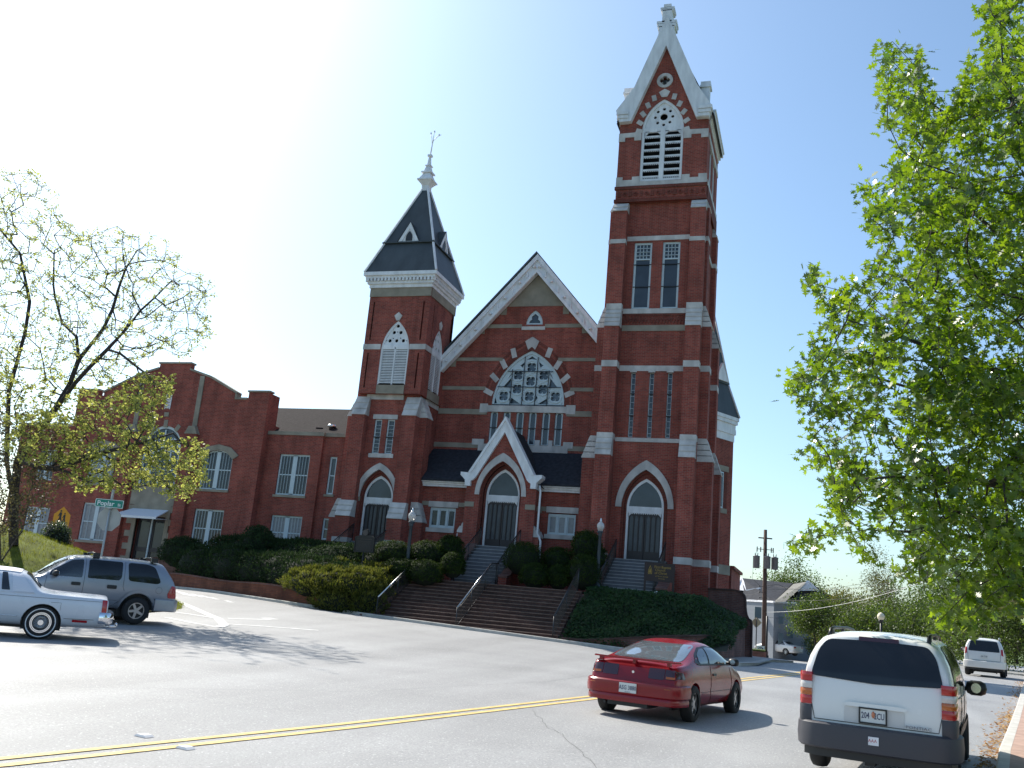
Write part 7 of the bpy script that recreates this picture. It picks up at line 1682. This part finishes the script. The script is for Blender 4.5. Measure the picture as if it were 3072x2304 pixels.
tree('tree at the far right edge behind the oak leaves', 3180, 1800, 70, 5, 4, 7000, .24, BGL[0], seed=13)
tree('distant tree crown between the round tree and the tall thin one', 2560, 1842, 130, 5.0, 3.0, 4200, .3, BGL[1], seed=14)
tree('distant pale green tree right of the tall thin one', 2760, 1868, 135, 6.5, 3.0, 5200, .32, BGL[0], seed=15)
tree('small loose shrub-like tree by the door of the pale house', 2450, 1935, 95, 1.3, 1.3, 1600, .18, BGL[0], seed=16)
for i, (x, y, r) in enumerate(((16, 13, 4.2), (17, 26, 4.5), (19, 40, 4.2), (21, 5, 4.5))):
    g = G(side_x(max(6, y)), y); p_ = Vector((x, y, 6.0)); rs2 = np.random.RandomState(60+i); dd = rs2.normal(size=(120, 3)); dd /= np.linalg.norm(dd, axis=1, keepdims=True)
    A_ = np.array(p_)+dd*np.array([r, r, 3.6])*(rs2.rand(120, 1)**.4); base = np.array([x, y, g]); o_ = empty('street_tree', tuple(base), 0, 'green tree on the lawn beyond the right sidewalk, outside the picture', 'tree', 'lawn trees'); pa, pr, tps, _ = grow([[base, base+np.array([0, 0, 2.4])]], A_, step=1.2, wpath=.3, rs=rs2)
    tubes_from(pa, pr, .015, .42, BARK_D, 'trunk', o_, rmax=.3); P = np.repeat(A_, 26, 0)+rs2.normal(size=(120*26, 3))*.6; mesh_np('crown', leaves(P, rs2.normal(size=P.shape), .3, LEAF4*np.array([1, 1.4]))-base, 4, BGL[0], o_)
for i in range(10):
    a = i; tree('tall tree on the skyline beyond the right side of the street' if i > 4 else 'tall tree on the skyline beyond the pale house', 2430+i*95, 1888+8*(i % 3), 165+8*(i % 4), 9, 5.0, 2600, .5, BGL[i % 2], seed=30+i, group='skyline trees right' if i > 4 else 'skyline trees left')
# fallen leaves in the gutter
P = []
for k in range(900):
    y = npr.uniform(14, 27) if k < 620 else npr.uniform(27, 52); x = side_x(y)-abs(npr.normal())*.17-.02; P.append((x, y, GM(x, y)+.012+npr.uniform(0, .02)))
DRY = leaf_mat('dry_leaf', (.22, .10, .03), (.48, .32, .12), .2, .7, .3, vs=9)
o = mesh_np('fallen_leaves', leaves(np.array(P), np.array([(npr.normal()*.3, npr.normal()*.3, 1) for _ in P]), .075, MAP5), 8, DRY); tag(o, 'dry orange leaves gathered in the gutter along the right kerb', 'leaves', kind='stuff')
# grass blades on the mound
P = []; 
for k in range(26000):
    x, y = npr.uniform(-34, -20.5), npr.uniform(21, 33)
    if ((x+31)/10.5)**2+((y-27.2)/6.2)**2 > .97: continue
    P.append((x, y, mound(x, y)))
P = np.array(P); o = mesh_np('mound_grass_blades', leaves(P, npr.normal(size=P.shape)*np.array([1, 1, .2]), .1, np.array([(0, .08), (1, 0), (0, -.08)]), T=np.array([[0, 0, 1.0]])+npr.normal(size=P.shape)*.35), 3, leaf_mat('grass_blade', (.08, .11, .015), (.17, .19, .03), .4, .6, .2, vs=.7)); tag(o, 'short grass on the sunny mound at the left', 'grass', kind='stuff')
# ---------------------------------------------------------------- signs, pole, house
GALV = mat('galvanised_steel', (.42, .43, .43), .5, metal=.5, var=.1); SGREEN = mat('sign_green', (.012, .22, .16), .5); SWHITE = mat('sign_white', (.75, .78, .76), .5)
pp = at(298, 1700, 30); gx, gy = pp.x, pp.y
ss = empty('street_sign', (gx, gy, G(gx, gy)), -YAW*-1*0, 'green Poplar St name sign on a pole with a stop sign seen from behind', 'street sign')
hz = at(322, 1470, 30).z-G(gx, gy); tp_ = at(325, 1478, 30)
b = MB(); b.tube([(0, 0, -.2), (0, 0, hz)], .032, 8); o = b.build('pole', GALV); o.parent = ss
FS = lambda s=1: (lambda u, v, w: Vector((u*math.cos(.32), u*math.sin(.32)+w, v)))
oc = at(320, 1556, 30); zc = oc.z-ss.location.z
b = MB(); b.prism([(.40*math.cos(PI/8+PI/4*k), zc+.40*math.sin(PI/8+PI/4*k)) for k in range(8)], -.045, -.04, lambda u, v, w: Vector((u*.96, -w+u*.26, v))); o = b.build('stop_sign_back', mat('bare_aluminium', (.40, .39, .36), .55, metal=.3, var=.1)); o.parent = ss
nz = at(329, 1511, 30).z-ss.location.z
Rm = Matrix.Rotation(math.radians(18.6), 4, 'Z')
b = MB(); b.prism(rc([(-.45, nz-.13), (.45, nz-.13), (.45, nz+.13), (-.45, nz+.13)], .03), -.075, -.07, plain if False else (lambda u, v, w: Vector((u*.948, w+u*.319, v)))); nb_ = b.build('name_plate', SGREEN); nb_.parent = ss
b = MB(); b.ring(rc(rect(-.445, .445, nz-.125, nz+.125), .03), rc(rect(-.43, .43, nz-.11, nz+.11), .03), -.079, -.075, lambda u, v, w: Vector((u*.948, w+u*.319, v)), closed=True); o = b.build('border', SWHITE); o.parent = nb_
M_ = Matrix.Translation((0, -.08, nz-.01)) @ Rm @ Matrix.Rotation(PI/2, 4, 'X')
text_obj('Poplar', .21, M_ @ Matrix.Translation((-.11, 0, 0)), SWHITE, 'lettering', nb_, bold=.004); text_obj('St', .12, M_ @ Matrix.Translation((.32, -.02, 0)), SWHITE, 'lettering', nb_, bold=.003)
b = MB(); b.box(-.05, .05, -.075, .03, nz-.16, nz-.125); b.box(-.03, .03, -.03, .03, nz-.13, nz+.45); o = b.build('bracket', GALV); o.parent = ss
# school crossing sign
q = at(186, 1550, 48); YS = mat('school_sign_yellow', (.62, .27, .012), .5)
sc = empty('school_crossing_sign', (q.x, q.y, q.z-3.0), math.radians(18.6), 'yellow five-sided school crossing sign with two walking figures in front of the hall', 'traffic sign')
b = MB(); b.box(-.03, .03, .0, .04, -.2, 3.2); o = b.build('pole', mat('rusty_green_post', (.05, .06, .045), .7)); o.parent = sc
b = MB(); b.prism([(-.42, 2.55), (.42, 2.55), (.42, 3.1), (0, 3.5), (-.42, 3.1)], -.012, 0, lambda u, v, w: Vector((u, w, v))); o = b.build('panel', YS); o.parent = sc
b = MB(); Qs = lambda u, v, w: Vector((u, -.013-w, v))
for cx_s, s in ((-.08, 1.0), (.13, .8)):
    zb = 2.68+(.0 if s == 1 else .0)
    T_ = lambda u, v: (cx_s+u*s, zb+v*s)
    b.prism([T_(.045*math.cos(t), .60+.05*math.sin(t)) for t in [k*PI/5 for k in range(10)]], 0, .003, Qs)
    b.prism([T_(-.06, .53), T_(.06, .53), T_(.06, .27), T_(.13, .02), T_(.08, 0), T_(0, .2), T_(-.08, 0), T_(-.14, .02), T_(-.05, .27)], 0, .003, Qs)
    b.prism([T_(-.06, .5), T_(-.13, .34), T_(-.1, .32), T_(-.04, .42)], 0, .003, Qs)
o = b.build('walking_figures', DARK); o.parent = sc
# utility pole
up_ = at(2292, 1950, 84); H_ = at(2283, 1588, 84).z-up_.z
po = empty('utility_pole', tuple(up_), 0, 'tall brown wooden utility pole with three transformers and a short crossarm', 'utility pole')
WOOD = mat('pole_wood', (.075, .045, .035), .85, var=.3, vs=4); TRF = mat('transformer_grey', (.12, .12, .13), .5)
lean = lambda z: Vector((-.12*z/H_, 0, z))
b = MB(); b.tube([lean(-1), lean(H_*.5), lean(H_)], [.22, .19, .15], 10); o = b.build('pole', WOOD); o.parent = po
ux, uy = Vector((.948, .319, 0)), Vector((-.319, .948, 0))
b = MB(); p0 = lean(H_-.75); b.tube([p0-ux*.62, p0+ux*.62], .06, 6); p1 = lean(H_-1.75); b.tube([p1-ux*.75, p1+ux*.75], .03, 6)
for s in (-.72, -.4, .55, .72): b.tube([p1+ux*s-Vector((0, 0, .25)), p1+ux*s+Vector((0, 0, .2))], .05, 6)
o = b.build('crossarm', WOOD); o.parent = po
for k, (s, f) in enumerate(((-.78, 0), (.06, -.42), (.86, 0))):
    b = MB(); c = lean(H_-3.0)+ux*s+uy*f; c.z -= .45; b.lathe([(.28, 0), (.3, .05), (.3, .98), (.32, 1.0), (.32, 1.06), (.1, 1.12), (0, 1.14)], c, 14); b.tube([c+Vector((-.1, 0, 1.08)), c+Vector((-.12, 0, 1.35))], .04, 6); b.tube([c+Vector((.1, 0, 1.08)), c+Vector((.12, 0, 1.35))], .04, 6)
    o = b.build('transformer', TRF); o.parent = po
b = MB()
for z in (H_-5.0, H_-5.5, H_-6.0): p = lean(z); b.tube([p-ux*.45, p], .025, 5); b.lathe([(.05, -.07), (.05, .07)], p-ux*.45, 6)
b.tube([lean(H_-1.8)-ux*.7, lean(H_-3.2)-ux*1.05, lean(H_-4.4)-ux*1.1, lean(H_-5.0)-ux*.4], .015, 4); b.tube([lean(H_-1.8)+ux*.7, lean(H_-3.4)+ux*.95, lean(H_-4.9)+ux*.7, lean(H_-5.2)], .015, 4)
b.tube([lean(H_-4.9)+ux*.25, lean(H_-4.7)+ux*1.2, lean(H_-5.0)+ux*1.9], .02, 4)
o = b.build('brackets', DARK); o.parent = po
def wire(a, c, label, r=.014, sag=.6, grp='overhead wires'):
    a, c = Vector(a), Vector(c); b = MB(); mid = [a.lerp(c, k/14)-Vector((0, 0, sag*4*(k/14)*(1-k/14))) for k in range(15)]; b.tube([p-a for p in mid], r, 4); o = b.build('overhead_wire', mat('wire', (.03, .03, .035), .6) if grp != 'thick' else GALV, loc=a)
    tag(o, label, 'wire', 'overhead wires'); return o
W_ = mat('wire', (.04, .04, .045), .6)
wire(up_+lean(H_-5.0)-ux*.45, at(2180, 1745, 92), 'thin dark overhead wire running from the pole to the church, uppermost on that side')
wire(up_+lean(H_-5.5)-ux*.45, at(2180, 1752, 92), 'thin dark overhead wire running from the pole to the church, second on that side')
wire(up_+lean(H_-6.0), at(2180, 1762, 92), 'thin dark overhead wire running from the pole to the church, lowest on that side')
wire(up_+lean(H_-4.8), at(2860, 1700, 60), 'thin overhead wire rising to the right behind the oak leaves', sag=.9)
wire(up_+lean(H_-5.2), at(2700, 1728, 100), 'thin overhead wire nearly level above the house roof', sag=.5)
wire(up_+lean(H_-6.0), at(2950, 1690, 60), 'overhead wire sagging above the round street tree', sag=1.0)
wire(up_+lean(H_-7.2), at(2860, 1712, 62), 'thick pale cable sagging across the front of the house roof', .016, sag=.7, grp='thick')
wire(up_+lean(H_-7.6), at(2700, 1775, 75), 'thin overhead wire below the thick pale cable', sag=.8)
# pale house behind
HSD = mat('house_siding', (.24, .26, .285), .8, var=.06, vs=2, bump=.4, bs=9, stretch=(.2, .2, 6)); HRF = mat('house_shingle', (.04, .042, .05), .9, var=.25, vs=3, spec=.2); HRL = mat('pale_shingle', (.17, .165, .15), .9, var=.2, vs=3, spec=.2)
gz_ = at(2350, 1966, 100).z-.6
hs_ = empty('pale_house', (at(2350, 1966, 104).x, at(2350, 1966, 104).y, gz_), 0, 'pale grey two-storey house with dark roof and white gables behind the utility pole', 'house'); HI = Matrix.Translation(-Vector(hs_.location))
def hpart(b, nm, mt): o = b.build(nm, mt); o.parent = hs_; o.matrix_parent_inverse = HI; return o
def quad(b, *pts): b.add([Vector(p) for p in pts], [tuple(range(len(pts)))])
eL, eM, eR = at(2233, 1801, 101), at(2322, 1806, 97), at(2530, 1818, 101); rL, rR = at(2224, 1734, 106), at(2378, 1750, 106); bR = at(2540, 1800, 112); bL = at(2215, 1790, 112)
b = MB(); dn = lambda p: Vector((p.x, p.y, gz_))
for a, c in ((eL, eM), (eM, eR), (eR, bR), (bR, bL), (bL, eL)): quad(b, a, c, dn(c), dn(a))
hpart(b, 'wall', HSD)
b = MB(); quad(b, rL, rR, eM, eL); quad(b, rL, rR, bR, bL); hpart(b, 'roof', HRF)
g1, g2, g3 = at(2424, 1744, 99), at(2322, 1806, 96.5), at(2372, 1800, 98)
b = MB(); quad(b, g1, at(2380, 1752, 104), g2, at(2356, 1805, 96)); hpart(b, 'pale_roof_slope', HRL)  # this slope has a paler shingle tone than the rest of the roof
b = MB(); quad(b, g1, at(2470, 1778, 99), at(2540, 1822, 100), at(2500, 1822, 100), at(2380, 1800, 98.5), at(2400, 1770, 99)); quad(b, g1, at(2378, 1750, 108), at(2480, 1790, 108), at(2545, 1822, 100)); hpart(b, 'wing_roof', HRF)
b = MB(); quad(b, rL, at(2204, 1770, 103), at(2238, 1772, 103)); quad(b, g1+Vector((0, -.3, -.1)), at(2398, 1772, 98.6), at(2452, 1772, 98.6)); hpart(b, 'gable_face', WHITE)
b = MB()
for a, c in ((rL, at(2203, 1772, 102.8)), (rL, at(2240, 1773, 102.8)), (g1, at(2394, 1774, 98.4)), (g1, at(2456, 1774, 98.4)), (eL, eM), (eM, eR), (at(2238, 1772, 102.8), at(2280, 1765, 101.5))): b.tube([a, c], .13, 4, smooth=False)
hpart(b, 'white_trim', WHITE)
def hwin2(px0, py0, px1, py1, d, shut=True):
    a, c = at(px0, py0, d), at(px1, py1, d); bx = MB(); t = (Vector((c.x, c.y, 0))-Vector((a.x, a.y, 0))).normalized(); n_ = Vector((t.y, -t.x, 0))*.08; w_ = (Vector((c.x-a.x, c.y-a.y, 0))).length
    def bb_(u0, u1, z0, z1, dd): P_ = [a+t*u+Vector((0, 0, z-a.z))+n_*k for k in (0, dd) for u, z in ((u0, z0), (u1, z0), (u1, z1), (u0, z1))]; bx.add(P_, [(0, 1, 2, 3), (7, 6, 5, 4), (0, 4, 5, 1), (1, 5, 6, 2), (2, 6, 7, 3), (3, 7, 4, 0)])
    bb_(0, w_, c.z, a.z, 1); o = hpart(bx, 'window', mat('house_glass', (.10, .15, .18), .1))
    if shut:
        bx = MB(); bb_(-.45, -.03, c.z, a.z, 1.4); bb_(w_+.03, w_+.45, c.z, a.z, 1.4); s_ = bx.build('shutter', DARK); s_.parent = o; s_.matrix_parent_inverse = HI
hwin2(2264, 1820, 2283, 1856, 98.6); hwin2(2335, 1898, 2347, 1935, 96.8); hwin2(2366, 1890, 2378, 1915, 97.6); hwin2(2412, 1925, 2420, 1940, 98.4); hwin2(2336, 1848, 2348, 1872, 96.8)
# diamond sign seen from behind, dark post, yard sign, planter
q = at(2268, 1935, 70); ds = empty('diamond_sign', (q.x, q.y, at(2264, 1955, 70).z-.3), math.radians(18), 'diamond traffic sign seen from behind on a thin post, left of the utility pole', 'traffic sign')
zc = at(2267, 1867, 70).z-ds.location.z; b = MB(); b.tube([(0, 0, 0), (0, 0, zc+.3)], .04, 6); o = b.build('post', DARK); o.parent = ds
b = MB(); b.prism([(-.40, zc), (0, zc+.40), (.40, zc), (0, zc-.40)], .05, .06, lambda u, v, w: Vector((u, w, v))); o = b.build('panel', mat('sign_back_tan', (.33, .27, .17), .6)); o.parent = ds
q = at(2299, 1968, 66); dp = empty('dark_post', (q.x, q.y, q.z-.2), 0, 'plain dark post standing at the corner just right of the utility pole', 'post'); b = MB(); b.tube([(0, 0, 0), (0, 0, at(2302, 1848, 66).z-q.z+.2)], .07, 8); o = b.build('shaft', DARK); o.parent = dp
b = MB(); b.box(-.15, .15, -.15, .15, 0, .25); o = b.build('foot', DARK); o.parent = dp
q = at(2282, 1950, 68); ys_g = empty('yard_sign', (q.x, q.y, q.z-.5), math.radians(18.6), 'small white yard sign with a dark oval emblem in the corner planter', 'sign')
b = MB(); b.box(-.28, .28, -.01, .01, .36, .78); o = b.build('panel', SWHITE); o.parent = ys_g
b = MB(); b.ring([(.17*math.cos(t), .60+.09*math.sin(t)) for t in [k*PI/8 for k in range(16)]], [(.12*math.cos(t), .60+.05*math.sin(t)) for t in [k*PI/8 for k in range(16)]], -.015, -.011, lambda u, v, w: Vector((u, w, v)), closed=True); b.box(-.2, .2, -.015, -.011, .43, .46); b.prism(circ(0, .6, .03, 8), -.015, -.011, lambda u, v, w: Vector((u, w, v))); o = b.build('emblem', mat('sign_dark_red', (.10, .03, .02), .6)); o.parent = ys_g
b = MB()
for x in (-.2, .2): b.tube([(x, 0, -.2), (x, 0, .4)], .012, 5)
o = b.build('legs', DARK); o.parent = ys_g
a, c, e = at(2254, 1950, 66), at(2297, 1954, 66), at(2254, 1968, 66)
pl = empty('planter', (a.x, a.y, e.z), 0, 'low brick planter with bright grass at the street corner, behind the curved garden wall', 'planter')
b = MB(); b.box(-.4, (c-a).length, 0, 3.0, -.3, a.z-e.z-.05); o = b.build('brick_body', BRICK_W); o.parent = pl
b = MB(); b.box(-.3, (c-a).length-.1, .1, 2.9, a.z-e.z-.06, a.z-e.z+.06); o = b.build('grass_top', GRASS); o.parent = pl
# distant globe lamp
q = at(2643, 1905, 70); dl = empty('street_lamp', (q.x, q.y, q.z-2.2), 0, 'distant globe street lamp on a dark post above the minivan roof', 'street lamp', 'street lamps down the street')
zt_ = at(2643, 1851, 70).z-dl.location.z
b = MB(); b.tube([(0, 0, 0), (0, 0, zt_-.3)], [.12, .07], 8); b.lathe([(.16, 0), (.2, .1), (.12, .16)], (0, 0, zt_-.35), 10); o = b.build('post', DARK); o.parent = dl
b = MB(); b.lathe([(.12, -.25), (.24, -.1), (.27, .05), (.2, .22), (.05, .32), (0, .34)], (0, 0, zt_), 14); o = b.build('globe', mat('cream_globe', (.75, .68, .5), .3)); o.parent = dl
# ---------------------------------------------------------------- separate the pieces of a part into parts of their own
def split(o, tol=.025):
    me = o.data; nv = len(me.vertices); root = list(range(nv))
    def find(a):
        while root[a] != a: root[a] = root[root[a]]; a = root[a]
        return a
    for p in me.polygons:
        v = p.vertices; a = find(v[0])
        for q in v[1:]: root[find(q)] = a
    co = np.empty(nv*3, np.float32); me.vertices.foreach_get('co', co); co = co.reshape(-1, 3)
    rt = np.array([find(i) for i in range(nv)]); ids = np.unique(rt)
    if len(ids) < 2 or len(ids) > 400: return
    bb = [[co[rt == i].min(0)-tol, co[rt == i].max(0)+tol, {int(i)}] for i in ids]; ch = True
    while ch:
        ch = False
        for i in range(len(bb)):
            for j in range(len(bb)-1, i, -1):
                if (bb[i][0] <= bb[j][1]).all() and (bb[j][0] <= bb[i][1]).all():
                    bb[i] = [np.minimum(bb[i][0], bb[j][0]), np.maximum(bb[i][1], bb[j][1]), bb[i][2] | bb[j][2]]; del bb[j]; ch = True
    if len(bb) < 2 or len(bb) > 60: return
    mats = list(me.materials); polys = [tuple(p.vertices) for p in me.polygons]; pr = [int(rt[p[0]]) for p in polys]; sm = [p.use_smooth for p in me.polygons]; nm = o.name.split('.')[0]
    for k, g in enumerate(bb):
        fs = [i for i, r in enumerate(pr) if r in g[2]]; used = sorted({v for i in fs for v in polys[i]}); mp = {v: n for n, v in enumerate(used)}
        m2 = bpy.data.meshes.new(nm); m2.from_pydata([tuple(co[v]) for v in used], [], [tuple(mp[v] for v in polys[i]) for i in fs])
        for m in mats: m2.materials.append(m)
        m2.polygons.foreach_set('use_smooth', [sm[i] for i in fs])
        if k == 0: o.data = m2
        else: c = o.copy(); c.data = m2; C.objects.link(c)
NAMES = {'buttresses', 'buttress_weathering', 'stone_band', 'stone_trim', 'stone_dressings', 'weathered_band', 'wing_wall', 'narthex_wall', 'white_coping', 'eaves_gutter', 'pilasters', 'parapet_coping', 'rosettes', 'hip_ribs',
         'wing_inside', 'shutter', 'hall_door', 'glazing_bar', 'nave_side_wall', 'gable_face', 'white_trim', 'brick_reveal', 'arch_brickwork', 'post', 'legs', 'wing_roof', 'porch', 'belfry', 'bell_tower', 'rear_wall', 'nave_roof', 'treads', 'brackets', 'hall_wall', 'hip_ribs', 'underbody', 'side_louvres', 'flat_roof', 'wheel_well', 'exhaust', 'raised_lettering', 'wing_front', 'crossarm', 'roof', 'house_wall', 'tow_hitch', 'roof_rail'} - {'treads', 'raised_lettering', 'roof', 'crossarm', 'brackets', 'bell_tower', 'belfry', 'hall_wall'}
for o in [x for x in bpy.data.objects if x.type == 'MESH' and x.name.split('.')[0] in NAMES]: split(o)
